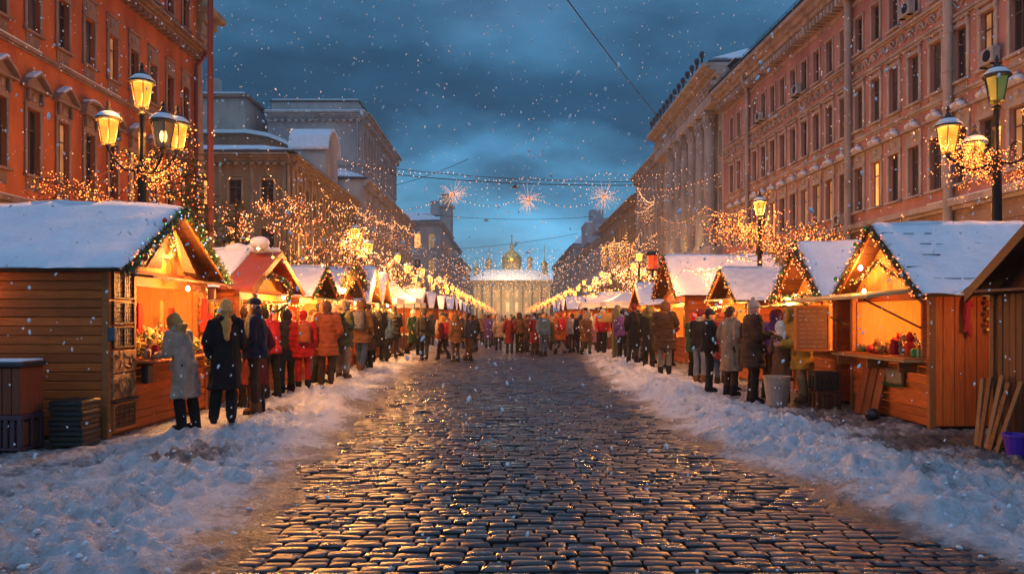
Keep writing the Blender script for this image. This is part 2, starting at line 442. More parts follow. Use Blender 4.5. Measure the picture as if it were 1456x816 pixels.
# wet joint bed under the stones and the flat stone slab
mb = MB(); jm = mat('joint_bed', (.03, .026, .024), .3, col2=(.07, .055, .045), nscale=5, bump=(30, .6, .01), spec=.5)
n = 40
for j in range(70):
    y0, y1 = 1.5 + j * .5, 2 + j * .5
    for i in range(12):
        x0, x1 = -4.5 + i * .75, -3.75 + i * .75
        mb.quad(*[(a, c, road_h(a, c) - .036) for a, c in ((x0, y0), (x1, y0), (x1, y1), (x0, y1))])
mb.build('road_bed', jm, kind='structure')
sl = mat('slab_stone', (.05, .05, .054), .42, col2=(.02, .022, .026), nscale=7, bump=(30, .9, .012), spec=.3)

# clods of snow along the banks
mb = MB(); rr = random.Random(8)
for i in range(1500):
    sd = rr.choice((-1, 1)); y = 3.5 + 22 * rr.random() ** 1.5
    d = rr.gauss(.75, .6)
    x = -(interp(EL, y) + d) if sd < 0 else interp(ER, y) + d
    if d < -.35: continue
    r = rr.uniform(.008, .024)
    z = ground_h(x, y)
    mb.ell((x, y, z + r * .2), r * rr.uniform(.8, 1.4), r * rr.uniform(.8, 1.4), r * rr.uniform(.5, .8), 7, 4, M=Euler((rr.gauss(0, .5), rr.gauss(0, .5), rr.random() * 3)).to_matrix())
mb.build('snow_clods', mat('clod_snow', (.80, .82, .87), .6, col2=(.62, .62, .64), nscale=9, bump=(40, .6, .01)), smooth=True, kind='stuff')
mb = MB()
mb.ell((-2.88, 4.9, 0), .01, .01, .005, 6, 4)

# ------------------------------------------------------------------ sky, sun, camera
w = bpy.data.worlds.new('World'); scene.world = w; w.use_nodes = True
nt = w.node_tree; N = nt.nodes; L = nt.links; N.clear()
out = N.new('ShaderNodeOutputWorld'); bg = N.new('ShaderNodeBackground'); L.new(bg.outputs[0], out.inputs[0])
sky = N.new('ShaderNodeTexSky'); sky.sky_type = 'NISHITA'; sky.sun_disc = False
sky.sun_elevation = radians(4); sky.sun_rotation = radians(200)
tc = N.new('ShaderNodeTexCoord'); sep = N.new('ShaderNodeSeparateXYZ'); L.new(tc.outputs['Generated'], sep.inputs[0])
mp = N.new('ShaderNodeMapping'); mp.inputs['Scale'].default_value = (1, 1, 2.6); mp.inputs['Location'].default_value = (.35, .1, .0); L.new(tc.outputs['Generated'], mp.inputs[0])
n1 = N.new('ShaderNodeTexNoise'); n1.inputs['Scale'].default_value = 2.6; n1.inputs['Detail'].default_value = 7; n1.inputs['Roughness'].default_value = .52; n1.inputs['Distortion'].default_value = .35; L.new(mp.outputs[0], n1.inputs['Vector'])
# elevation warped by the cloud noise
wz = N.new('ShaderNodeMath'); wz.operation = 'MULTIPLY_ADD'; wz.inputs[1].default_value = .30; L.new(n1.outputs['Fac'], wz.inputs[0]); 
zo = N.new('ShaderNodeMath'); zo.operation = 'SUBTRACT'; zo.inputs[1].default_value = .150; L.new(sep.outputs['Z'], zo.inputs[0]); L.new(zo.outputs[0], wz.inputs[2])
cr = N.new('ShaderNodeValToRGB'); L.new(wz.outputs[0], cr.inputs[0]); e = cr.color_ramp.elements
e[0].position = 0; e[0].color = (.10, .35, .56, 1); e[1].position = 1; e[1].color = (.22, .36, .62, 1)
for p, c in ((.06, (.125, .44, .71)), (.125, (.105, .40, .66)), (.18, (.055, .22, .39)), (.235, (.012, .066, .128)), (.29, (.016, .075, .14)), (.36, (.045, .15, .27)), (.46, (.09, .18, .33)), (.62, (.20, .34, .58))):
    q = e.new(p); q.color = c + (1,)
# finer brightness modulation
n2 = N.new('ShaderNodeTexNoise'); n2.inputs['Scale'].default_value = 5.5; n2.inputs['Detail'].default_value = 6; L.new(mp.outputs[0], n2.inputs['Vector'])
m2 = N.new('ShaderNodeMapRange'); m2.inputs[1].default_value = .3; m2.inputs[2].default_value = .7; m2.inputs[3].default_value = .55; m2.inputs[4].default_value = 1.50; L.new(n2.outputs['Fac'], m2.inputs[0])
vm = N.new('ShaderNodeVectorMath'); vm.operation = 'SCALE'; L.new(cr.outputs[0], vm.inputs[0]); L.new(m2.outputs[0], vm.inputs['Scale'])
sc_ = N.new('ShaderNodeVectorMath'); sc_.operation = 'MULTIPLY'; sc_.inputs[1].default_value = (.004, .010, .022); L.new(sky.outputs[0], sc_.inputs[0])
ad = N.new('ShaderNodeVectorMath'); ad.operation = 'ADD'; L.new(vm.outputs[0], ad.inputs[0]); L.new(sc_.outputs[0], ad.inputs[1])
L.new(ad.outputs[0], bg.inputs[0]); bg.inputs[1].default_value = 1.0
sun = bpy.data.lights.new('sun', 'SUN'); sun.energy = .22; sun.angle = radians(25); sun.color = (.75, .85, 1.)
so = bpy.data.objects.new('sun', sun); COL.objects.link(so); so.rotation_euler = (radians(48), 0, radians(-25))

cam = bpy.data.cameras.new('camera'); co = bpy.data.objects.new('camera', cam); COL.objects.link(co)
co.location = (0, 0, 1.62); co.rotation_euler = (pi / 2, 0, 0)
cam.lens = 36 * 1100 / 1456; cam.sensor_width = 36; cam.shift_y = 42 / 1456; cam.shift_x = 3 / 1456
cam.clip_start = .05; cam.clip_end = 4000
scene.camera = co
scene.render.engine = 'CYCLES'
cy = scene.cycles
cy.max_bounces = 5; cy.diffuse_bounces = 3; cy.glossy_bounces = 3; cy.transmission_bounces = 3; cy.volume_bounces = 0; cy.transparent_max_bounces = 6
cy.sample_clamp_indirect = 2.5; cy.sample_clamp_direct = 0; cy.use_denoising = True; cy.caustics_reflective = False; cy.caustics_refractive = False
try: cy.denoiser = 'OPENIMAGEDENOISE'
except Exception: pass
cy.use_light_tree = True
scene.view_settings.view_transform = 'Standard'; scene.view_settings.look = 'None'; scene.view_settings.exposure = 0; scene.view_settings.gamma = 1
# ------------------------------------------------------------------ facades
def plaster(name, c1, c2, s=.5):
    c2 = tuple(x * .82 for x in c2)
    return mat(name, c1, .8, col2=c2, nscale=s, nvec=(1, 1, .38), bump=(6, .35, .02), contrast=(.36, .66), spec=.25)
ORANGE = plaster('orange_plaster', (.60, .155, .04), (.38, .085, .028))
ORTRIM = plaster('grey_stucco_trim', (.33, .22, .17), (.24, .15, .11), 1.5)
PINK = plaster('pink_plaster', (.52, .26, .21), (.37, .18, .15))
PKTRIM = plaster('sand_stucco_trim', (.50, .42, .37), (.33, .265, .23), 1.2)
PKBASE = plaster('sand_plaster', (.40, .28, .21), (.28, .19, .145), .8)
YEL = plaster('ochre_plaster', (.40, .26, .14), (.30, .19, .10))
YTRIM = plaster('ochre_trim', (.42, .32, .21), (.30, .22, .14), 1.2)
GREY = plaster('grey_plaster', (.46, .45, .45), (.36, .35, .35))
GTRIM = plaster('grey_trim', (.46, .44, .43), (.32, .31, .30), 1.2)
BEIGE = plaster('beige_plaster', (.46, .40, .35), (.34, .29, .25))
BTRIM = plaster('beige_trim', (.52, .46, .41), (.38, .33, .29), 1.2)
ROOFM = mat('sheet_metal_roof', (.06, .065, .07), .45, .3, col2=(.035, .04, .045), nscale=1.5, bump=(2, .3, .02), bvec=(6, 1, 1))
PANE_D = DARKGLASS
CURT = mat('curtained_pane', (.16, .15, .14), .12, col2=(.05, .05, .055), nscale=2.2, nvec=(3, 1, .3), spec=.8)
CURT2 = mat('half_dark_pane', (.02, .03, .045), .05, col2=(.09, .085, .08), nscale=1.3, spec=.9)
PANE_L = mat('lit_pane', (1, .6, .25), .4, emis=(1., .38, .075), estr=1.5, enoise=1.3)
PANE_S = mat('softly_lit_pane', (.5, .3, .15), .3, emis=(1., .48, .16), estr=.28, enoise=1.1)
SHOPLIT = mat('shop_window_glow', (1, .6, .25), .4, emis=(1., .45, .08), estr=2.6, enoise=.8, sample=True)

def frame_fn(side):
    # facade frame of a plane: n outward. returns U for n
    pass
class Facade:
    """origin O (ground), unit U along the wall, outward normal N = rot90(U)"""
    def __init__(s, O, ang, length, root):
        s.O = Vector(O); s.ang = ang; s.U = Vector((cos(ang), sin(ang), 0)); s.N = Vector((-sin(ang), cos(ang), 0)); s.len = length; s.root = root
    def T(s, u, n, z):
        p = s.O + s.U * u + s.N * n; return (p.x, p.y, p.z + z)
    def mb(s): return MB(lambda u, n, z: s.T(u, n, z))

def wall_mesh(fc, m, z0, z1, holes, depth=.28, name='wall', parent=None):
    us = sorted({0., fc.len} | {h[0] for h in holes} | {h[1] for h in holes}); zs = sorted({z0, z1} | {h[2] for h in holes} | {h[3] for h in holes})
    mb = fc.mb(); hs = {}
    ui = {round(u, 5): i for i, u in enumerate(us)}; zi = {round(z, 5): i for i, z in enumerate(zs)}
    blocked = set()
    for a, b, c, d in holes:
        for i in range(ui[round(a, 5)], ui[round(b, 5)]):
            for j in range(zi[round(c, 5)], zi[round(d, 5)]): blocked.add((i, j))
    for i in range(len(us) - 1):
        j = 0
        while j < len(zs) - 1:
            if (i, j) in blocked: j += 1; continue
            k = j
            while k < len(zs) - 1 and (i, k) not in blocked: k += 1
            mb.quad((us[i], 0, zs[j]), (us[i + 1], 0, zs[j]), (us[i + 1], 0, zs[k]), (us[i], 0, zs[k])); j = k
    for a, b, c, d in holes:
        mb.quad((a, 0, c), (a, -depth, c), (a, -depth, d), (a, 0, d)); mb.quad((b, 0, c), (b, 0, d), (b, -depth, d), (b, -depth, c))
        mb.quad((a, 0, d), (a, -depth, d), (b, -depth, d), (b, 0, d)); mb.quad((a, 0, c), (b, 0, c), (b, -depth, c), (a, -depth, c))
    return mb.build(name, m, parent or fc.root)

WMESH = {}
def window_meshes(w, h, style, trim):
    """local: x along the wall centred, y outward, z up from sill"""
    key = (round(w, 3), round(h, 3), style, trim.name)
    if key in WMESH: return WMESH[key]
    hw = w / 2; mb = MB()
    # stucco surround
    t = .17 if style != 'plain' else .10; p = .07
    mb.box(-hw - t, -hw - .003, .003, p, -.02, h + .02, .015); mb.box(hw + .003, hw + t, .003, p, -.02, h + .02, .015)
    mb.box(-hw - t - .02, hw + t + .02, .003, p + .03, h + .003, h + t, .015)
    mb.box(-hw - t - .06, hw + t + .06, .003, .17, -.13, -.023, .02)               # sill
    if style == 'rich':
        mb.box(-hw - t, hw + t, .003, .05, h + t + .003, h + t + .62, .02)
        mb.box(-hw * .7, hw * .7, .053, .09, h + t + .12, h + t + .5, .03)
        mb.ell((0, .09, h + t + .32), .13, .07, .17, 8, 6)
        for s in (-1, 1): mb.ell((s * .26, .06, h + t + .34), .1, .05, .15, 8, 5)
        mb.box(-hw - t - .05, hw + t + .05, .003, .13, h + t + .623, h + t + .72, .02)
    if style == 'brow':
        mb.box(-hw - t - .05, hw + t + .05, .003, .14, h + t + .10, h + t + .19, .02)
        for s in (-1, 1): mb.box(s * (hw + t * .5) - .05, s * (hw + t * .5) + .05, .003, .11, h - .1, h + t + .097, .02)
    if style in ('tri', 'arc', 'rich', 'brow'):
        mb.box(-hw - .06, hw + .06, .003, .04, -.62, -.15, .02)                  # apron panel
        mb.box(-hw + .06, hw - .06, .043, .06, -.52, -.24, .01)
    fr = MB(); q = .045; y0, y1 = -.20, -.13
    fr.box(-hw, -hw + q, y0, y1, 0, h); fr.box(hw - q, hw, y0, y1, 0, h); fr.box(-hw + q, hw - q, y0, y1, 0, q); fr.box(-hw + q, hw - q, y0, y1, h - q, h)
    fr.box(-.022, .022, y0, y1 + .006, q, h - q); zt = h * .68
    fr.box(-hw + q, -.023, y0, y1 + .003, zt, zt + .05); fr.box(.023, hw - q, y0, y1 + .003, zt, zt + .05)
    g = MB(); g.quad((-hw, -.165, 0), (hw, -.165, 0), (hw, -.165, h), (-hw, -.165, h))
    sur = mb.mesh('window', [trim]); frm = fr.mesh('window_frame', [FRAMEM if trim is not BTRIM else PALEFRAME]); gl = g.mesh('window_pane', [PANE_D])
    ped = sn = None
    if style in ('tri', 'arc'):
        zb = h + t + .52; W = hw + t + .22; pm = MB()
        pm.box(-hw - t, hw + t, .003, .05, h + t + .003, zb - .003, .01)
        pm.ell((0, .06, h + t + .27), .2, .08, .17, 8, 5)
        for s in (-1, 1): pm.box(s * (hw + t * .3) - .07, s * (hw + t * .3) + .07, .053, .2, h + t + .06, zb - .003, .03)
        pm.box(-W, W, .003, .30, zb, zb + .10, .02)
        n = 8
        if style == 'tri': top = [(-W, 0), (0, .52), (W, 0)]
        else: top = [(-W * cos(pi * i / n), .50 * sin(pi * i / n) ** .8) for i in range(n + 1)]
        pm.prism([(a, zb + .103 + b * .9) for a, b in top], .003, .12, 'y')
        for (a, b), (c, d) in zip(top, top[1:]):
            pm._add([(a, .003, zb + .103 + b), (c, .003, zb + .103 + d), (c, .003, zb + .19 + d), (a, .003, zb + .19 + b), (a, .33, zb + .103 + b), (c, .33, zb + .103 + d), (c, .33, zb + .19 + d), (a, .33, zb + .19 + b)],
                    [(0, 1, 2, 3), (4, 7, 6, 5), (0, 4, 5, 1), (3, 2, 6, 7), (0, 3, 7, 4), (1, 5, 6, 2)])
        sm = MB()
        for k, ((a, b), (c, d)) in enumerate(zip(top, top[1:])):
            if style == 'arc' and k not in (2, 3, 4, 5): continue
            if style == 'tri':
                a, b, c, d = (a + (c - a) * .25, b + (d - b) * .25, c, d) if k == 0 else (a, b, a + (c - a) * .6, b + (d - b) * .6)
            h0 = .03
            sm._add([(a, .02, zb + .192 + b), (c, .02, zb + .192 + d), (c, .02, zb + .27 + d), (a, .02, zb + .27 + b), (a, .36, zb + .192 + b), (c, .36, zb + .192 + d), (c, .32, zb + .26 + d), (a, .32, zb + .26 + b)],
                    [(0, 1, 2, 3), (4, 7, 6, 5), (0, 4, 5, 1), (3, 2, 6, 7), (0, 3, 7, 4), (1, 5, 6, 2)])
        ped = pm.mesh('pediment', [trim]); sn = sm.mesh('snow', [SNOW])
    if style == 'cap':
        # scrolled bracket head with a little snow heap, as on the pink house
        pm = MB(); zb = h + t + .5
        pm.box(-hw - t, hw + t, .003, .05, h + t + .003, zb - .003, .01)
        pm.box(-hw - t - .12, hw + t + .12, .003, .24, zb, zb + .09, .02)
        pm.prism([(-.36, zb + .093), (.36, zb + .093), (.22, zb + .34), (0, zb + .42), (-.22, zb + .34)], .003, .2, 'y')
        pm.ell((0, .06, h + t + .25), .17, .08, .15, 8, 5)
        sm = MB(); sm.ell((-.24, .17, zb + .21), .17, .17, .09, 10, 6, M=Matrix.Rotation(-.7, 3, 'Y')); sm.ell((.22, .17, zb + .22), .16, .15, .08, 10, 6, M=Matrix.Rotation(.7, 3, 'Y')); sm.ell((0, .12, zb + .42), .12, .1, .04, 10, 6)
        ped = pm.mesh('pediment', [trim]); sn = sm.mesh('snow', [SNOW], True)
    WMESH[key] = (sur, frm, gl, ped, sn); return WMESH[key]

def add_window(fc, u, z, w, h, style, trim, lit=None):
    sur, frm, gl, ped, sn = window_meshes(w, h, style, trim)
    p = Vector(fc.T(u, 0, z)) - Vector(WPOS[fc.root.name])
    wo = obj('window', sur, fc.root, p, fc.ang); obj('window_frame', frm, wo)
    g = obj('window_pane', gl, wo)
    if lit is None: lit = RN.choice((None, None, None, CURT, CURT2))
    if lit is not None:
        g.material_slots[0].link = 'OBJECT'; g.material_slots[0].material = lit
    if ped is not None:
        po = obj('pediment', ped, fc.root, p, fc.ang)
        obj('snow', sn, po)
    return wo

def cornice(fc, z, hgt, proj, m, dent=.0, u0=0, u1=None, name='cornice', ends=True):
    mb = fc.mb(); u1 = fc.len if u1 is None else u1; e = proj if ends else 0
    steps = 4
    for i in range(steps):
        a, b = z + hgt * i / steps, z + hgt * (i + 1) / steps - (.003 if i < steps - 1 else 0)
        pr = proj * (.2 + .8 * ((i + 1) / steps) ** 1.4)
        mb.box(u0 - e * .2, u1 + e * .2, .004, pr, a, b, min(.02, (b - a) * .3))
    if dent:
        u = u0 + dent * .5
        while u < u1: mb.box(u - dent * .22, u + dent * .22, .004, proj * .62, z - hgt * .30, z - .004); u += dent
    return mb.build(name, m, fc.root)
def band(fc, z, h, p, m, name='string_course', u0=0, u1=None, snow=False):
    mb = fc.mb(); u1 = fc.len if u1 is None else u1
    mb.box(u0, u1, .004, p, z, z + h, .015); mb.box(u0, u1, .004, p * .55, z - h * .6, z - .004, .01)
    o = mb.build(name, m, fc.root)
    if snow:
        s = fc.mb(); u = u0
        while u < u1:
            l = RN.uniform(1, 3.4)
            if RN.random() < .72: s.box(u, min(u1, u + l), .01, p + .01, z + h + .002, z + h + RN.uniform(.03, .07), .02)
            u += l
        if s.v: s.build('ledge_snow', SNOW, fc.root)
    return o
def pipe(fc, u, z0, z1, m, r=.13, name='downpipe'):
    mb = fc.mb(); mb.tube([(u, r + .07, z0), (u, r + .07, z1 - .9), (u, r + .1, z1 - .7), (u - .25, r + .5, z1 - .1), (u - .25, r + .5, z1)], r, 12)
    z = z0 + .4
    while z < z1 - 1: mb.tube([(u, r + .07, z), (u, r + .07, z + .10)], r * 1.18, 12); z += 1.45
    mb.tube([(u - .25, r + .5, z1), (u - .25, r + .5, z1 + .3)], [r, r * 1.9], 12)
    return mb.build(name, m, fc.root, smooth=False)

def body_box(root, x0, x1, y0, y1, z1, m, skip=()):
    """plain far walls behind the facades + flat roof"""
    mb = MB(); z0 = -.25
    if 'S' not in skip: mb.quad((x0, y0, z0), (x1, y0, z0), (x1, y0, z1), (x0, y0, z1))
    if 'N' not in skip: mb.quad((x0, y1, z0), (x1, y1, z0), (x1, y1, z1), (x0, y1, z1))
    if 'W' not in skip: mb.quad((x0, y0, z0), (x0, y1, z0), (x0, y1, z1), (x0, y0, z1))
    if 'E' not in skip: mb.quad((x1, y0, z0), (x1, y1, z0), (x1, y1, z1), (x1, y0, z1))
    return mb.build('wall', m, root)
def roof(root, x0, x1, y0, y1, z, rise, inset, ov=.35, snowy=.6, seed=1):
    mb = MB(); rr = random.Random(seed)
    a = [(x0 - ov, y0 - ov), (x1 + ov, y0 - ov), (x1 + ov, y1 + ov), (x0 - ov, y1 + ov)]
    b = [(x0 + inset, y0 + inset), (x1 - inset, y0 + inset), (x1 - inset, y1 - inset), (x0 + inset, y1 - inset)]
    vs = [(x, y, z + .02) for x, y in a] + [(x, y, z + .14) for x, y in a] + [(x, y, z + rise) for x, y in b]
    mb._add(vs, [(3, 2, 1, 0), (0, 1, 5, 4), (1, 2, 6, 5), (2, 3, 7, 6), (3, 0, 4, 7), (4, 5, 9, 8), (5, 6, 10, 9), (6, 7, 11, 10), (7, 4, 8, 11), (8, 9, 10, 11)])
    ro = mb.build('roof', ROOFM, root)
    # snow sheets on the four slopes, torn along their lower edge
    sm = MB()
    for (p, q, r_, s) in ((0, 1, 1, 0), (1, 2, 2, 1), (2, 3, 3, 2), (3, 0, 0, 3)):
        A, B = Vector((*a[p], z + .14)), Vector((*a[q], z + .14)); C, D = Vector((*b[q], z + rise)), Vector((*b[p], z + rise))
        Lh = (B - A).length; n = max(3, int(Lh / 1.2)); nn = (B - A).cross(D - A).normalized()
        if nn.z < 0: nn = -nn
        for i in range(n):
            if rr.random() > snowy + .25: continue
            t0, t1 = i / n, (i + 1) / n; l0 = .04 + .35 * rr.random() * (1 - snowy); th = rr.uniform(.05, .12)
            P = [A.lerp(B, t0).lerp(D.lerp(C, t0), l0), A.lerp(B, t1).lerp(D.lerp(C, t1), l0), A.lerp(B, t1).lerp(D.lerp(C, t1), 1), A.lerp(B, t0).lerp(D.lerp(C, t0), 1)]
            sm._add([tuple(x + nn * .01) for x in P] + [tuple(x + nn * th) for x in P], [(3, 2, 1, 0), (4, 5, 6, 7), (0, 1, 5, 4), (1, 2, 6, 5), (2, 3, 7, 6), (3, 0, 4, 7)])
    if inset < (x1 - x0) / 2: sm.box(b[0][0], b[1][0], b[0][1], b[2][1], z + rise + .01, z + rise + .14, .05)
    sm.build('snow', SNOW, ro)
    return ro
def chimney(ro, x, y, z, w=.8, h=1.6, m=None):
    mb = MB(); mb.box(x - w / 2, x + w / 2, y - w / 2, y + w / 2, z, z + h, .02); mb.box(x - w * .6, x + w * .6, y - w * .6, y + w * .6, z + h + .003, z + h + .18, .03)
    mb.box(x - w * .55, x + w * .55, y - w * .55, y + w * .55, z + h + .184, z + h + .28, .04, mi=1)
    off = ro.parent
    o = mb.build('chimney', [m or ORTRIM, SNOW], off); o.parent = ro; return o

def windows_row(fc, z, w, h, bay, u_start, n, style, trim, lits=(), soft=(), holes=None, shift=0):
    out = []
    for i in range(n):
        u = u_start + bay * i
        if u - w / 2 < .1 or u + w / 2 > fc.len - .1: continue
        holes.append((u - w / 2, u + w / 2, z, z + h))
        st = style if isinstance(style, str) else style[i % len(style)]
        out.append((u, z, w, h, st, trim, PANE_L if i in lits else (PANE_S if i in soft else None)))
    return out

# ---- orange house, left ------------------------------------------------------
r1 = thing('house', (-18, 28, 0), 'vivid orange plaster house with grey stucco window surrounds at the left edge', 'building')
fc = Facade((-18, 44.5, 0), -pi / 2, 32.5, r1)      # u grows towards the viewer
body_box(r1, -30, -18, 12, 44.5, 20.6, ORANGE, ('E',))
H = []; ws = []
ws += windows_row(fc, 1.0, 1.0, 2.4, 1.96, 1.6, 16, 'plain', ORTRIM, soft=(1, 2, 5), holes=H)
ws += windows_row(fc, 6.95, .74, 2.45, 1.96, 1.6, 16, ('tri', 'arc', 'tri', 'tri'), ORTRIM, soft=(0, 3, 6), holes=H)
ws += windows_row(fc, 12.35, .74, 1.95, 1.96, 1.6, 16, 'rich', ORTRIM, soft=(4,), holes=H)
ws += windows_row(fc, 17.6, .74, 1.7, 1.96, 1.6, 16, 'brow', ORTRIM, holes=H)
wall_mesh(fc, ORANGE, -.25, 20.6, H)
for q in ws: add_window(fc, *q)
band(fc, 5.7, .22, .3, ORTRIM, snow=True); band(fc, 5.0, .12, .12, ORTRIM); band(fc, 11.5, .14, .16, ORTRIM, snow=True)
cornice(fc, 16.35, .55, .75, ORTRIM, dent=.5); cornice(fc, 20.0, .9, .9, ORTRIM, dent=.6)
pipe(fc, .55, .3, 16.6, mat('red_pipe', (.16, .03, .018), .5, bump=(8, .2, .01)), .11)
roof(r1, -30, -18, 12, 44.5, 20.9, 2, 3)
# portico column at the corner, with its entablature
colm = plaster('column_stucco', (.40, .27, .21), (.28, .18, .14), 1.5)
def giant_column(root, x, y, z0, z1, r, m, name='column', n=20):
    mb = MB(); h = z1 - z0
    prof = [(r * 1.35, z0), (r * 1.35, z0 + .3), (r * 1.15, z0 + .32), (r * 1.2, z0 + .5), (r, z0 + .55), (r, z0 + h * .33), (r * .86, z1 - 1.35), (r * .95, z1 - 1.32), (r * .95, z1 - 1.22), (r * .88, z1 - 1.2), (r * .95, z1 - .9), (r * 1.12, z1 - .55), (r * 1.2, z1 - .3)]
    mb.lathe([(a, b) for a, b in prof], (x, y, 0), n)
    for k in range(10):                                   # acanthus leaves
        t = 2 * pi * k / 10
        for zz, rr_ in ((z1 - 1.0, 1.0), (z1 - .62, 1.12)):
            mb.ell((x + cos(t + zz) * r * rr_, y + sin(t + zz) * r * rr_, zz), r * .22, r * .22, .2, 6, 4)
    mb.box(x - r * 1.3, x + r * 1.3, y - r * 1.3, y + r * 1.3, z1 - .28, z1, .03)
    return mb.build(name, m, root, smooth=False)
for yy in (45.2,): giant_column(r1, -18.5, yy, 6, 17.9, .58, colm)
mb = MB(); mb.box(-19.3, -17.7, 44.504, 46.2, -.2, 5.95, .04); mb.build('pedestal', ORTRIM, r1)
mb = MB(); mb.box(-20, -17.7, 44.504, 46.1, 17.91, 18.6, .03); mb.box(-20, -17.5, 44.504, 46.4, 18.604, 19.1, .05); mb.box(-20, -17.1, 44.504, 46.7, 19.104, 19.5, .05); mb.box(-20, -17.65, 44.504, 46.1, 19.504, 21.5, .05)
mb.build('entablature', YTRIM, r1)
mb = MB(); mb.box(-30, -18.9, 44.504, 46.1, -.25, 21.4); mb.build('side_bay', ORANGE, r1)

# ---- ochre corner house, left -----------------------------------------------
r2 = thing('house', (-17.2, 73, 0), 'low ochre corner house with glowing tall arched windows and yellow lit shopfronts, left side', 'building')
x0, x1, y0, y1, hh = -30, -17.2, 60, 86, 14.2
body_box(r2, x0, x1, y0, y1, hh, YEL, ('E', 'S'))
fe = Facade((x1, y1, 0), -pi / 2, y1 - y0, r2); fs = Facade((x1, y0, 0), pi, x1 - x0, r2)
H = []; ws = windows_row(fe, 5.6, 1.15, 3.1, 2.35, 1.6, 11, 'brow', YTRIM, lits=(3, 4, 6, 7, 8, 9, 10), soft=(1, 2), holes=H)
ws += windows_row(fe, 10.3, .95, 2.0, 2.35, 1.6, 11, 'plain', YTRIM, soft=(2, 9), holes=H)
ws += windows_row(fe, .8, 1.5, 2.6, 2.35, 1.6, 11, 'plain', YTRIM, lits=range(11), holes=H)
wall_mesh(fe, YEL, -.25, hh, H)
for q in ws: add_window(fe, *q)
H = []; ws = windows_row(fs, 6.2, 1.0, 2.2, 2.5, 1.6, 5, 'plain', YTRIM, lits=(1,), holes=H) + windows_row(fs, 10.3, .95, 1.9, 2.5, 1.6, 5, 'brow', YTRIM, lits=(2,), holes=H) + windows_row(fs, 1, 1.2, 2.4, 2.5, 1.6, 5, 'plain', YTRIM, lits=(0, 2, 3), holes=H)
wall_mesh(fs, YEL, -.25, hh, H)
for q in ws: add_window(fs, *q)
for f in (fe, fs):
    band(f, 4.6, .25, .35, YTRIM, snow=True); band(f, 9.5, .16, .18, YTRIM); cornice(f, 13.5, .7, .8, YTRIM, dent=.6)
    mb = f.mb(); u = .0
    while u < f.len: mb.box(u + .1, u + .42, .004, .12, 5.0, 13.4, .02); u += 2.35 if f is fe else 2.5
    mb.build('pilaster', YTRIM, r2)
mb = fe.mb(); mb.box(.5, 25.5, .02, .25, 3.75, 4.35, .03); mb.build('lit_shop_sign', SHOPLIT, r2)
pipe(fe, 25.4, .3, 14.0, YTRIM, .12)
ro = roof(r2, x0, x1, y0, y1, 14.25, 1.1, 2.6, ov=.6, snowy=.8, seed=2)
# domed attic at the far end of its roof
mb = MB(); prof = [(x, z) for x, z in ((-2.6, 0), (-2.6, 1.6), (-2.2, 2.7), (-1.2, 3.5), (0, 3.8), (1.2, 3.5), (2.2, 2.7), (2.6, 1.6), (2.6, 0))]
mb.prism([(76 + a, 15.0 + b) for a, b in prof], -21, -17.5, 'x'); mb.prism([(76 + a * 1.08, 15.9 + b * 1.08 + .02) for a, b in prof[1:8]] + [(76 + a, 15.9 + b - .01) for a, b in reversed(prof[1:8])], -21, -17.2, 'x', mi=1)
mb.build('attic', [BEIGE, SNOW], r2)

# ---- curved-gable house behind the corner ------------------------------------
r3 = thing('house', (-27, 92, 0), 'brick-orange house with a curved snow-edged gable, rising behind the low ochre corner house', 'building')
mb = MB(); cur = [(-20.5, 0), (-20.5, 16.3), (-21.2, 17.1), (-22.2, 18.5), (-23.6, 20.0), (-25.5, 21.2), (-27.5, 22.0), (-30, 22.4), (-42, 22.4), (-42, 0)]
mb.prism([(a, b) for a, b in cur], 88.0, 104, 'y'); mb.build('wall', plaster('brick_orange_plaster', (.34, .17, .10), (.25, .12, .08)), r3)
mb = MB(); top = cur[1:8]
for (a, b), (c, d) in zip(top, top[1:]):
    mb._add([(a, 87.6, b + .02), (c, 87.6, d + .02), (c, 87.6, d + .45), (a, 87.6, b + .45), (a, 104, b + .02), (c, 104, d + .02), (c, 104, d + .45), (a, 104, b + .45)], [(0, 1, 2, 3), (4, 7, 6, 5), (0, 4, 5, 1), (3, 2, 6, 7), (0, 3, 7, 4), (1, 5, 6, 2)])
mb.box(-42, -30, 87.6, 104, 22.42, 22.8); mb.build('roof', SNOW, r3)
f = Facade((-20.5, 88, 0), pi, 20, r3)
for u, z in ((5.5, 16.4), (9.5, 17.0), (12, 13.5)): add_window(f, u, z, .8, 1.9, 'plain', YTRIM)
mb = MB(); mb.box(-42, -30.2, 88.5, 100, 22.9, 26.6, .05); mb.box(-42.5, -29.8, 88.1, 100.4, 26.6, 27.0, .05, mi=1); mb.box(-42.2, -30.3, 88.3, 100, 27.004, 27.25, .1, mi=2)
mb.box(-35, -33.5, 89, 90, 27.2, 29, .05)
mb.build('attic_storey', [BEIGE, ORTRIM, SNOW], r3)
r3b = thing('house', (-29, 118, 0), 'far roofs under heavy snow between the curved gable and the tall grey block', 'building')
mb = MB(); mb.box(-46, -24, 112, 130, 0, 22.8, .05); mb.box(-38, -30, 112, 118, 22.8, 27.2, .05); mb.build('wall', GREY, r3b)
roof(r3b, -46, -24, 112, 130, 22.8, 5.0, 6, snowy=.95, seed=5)

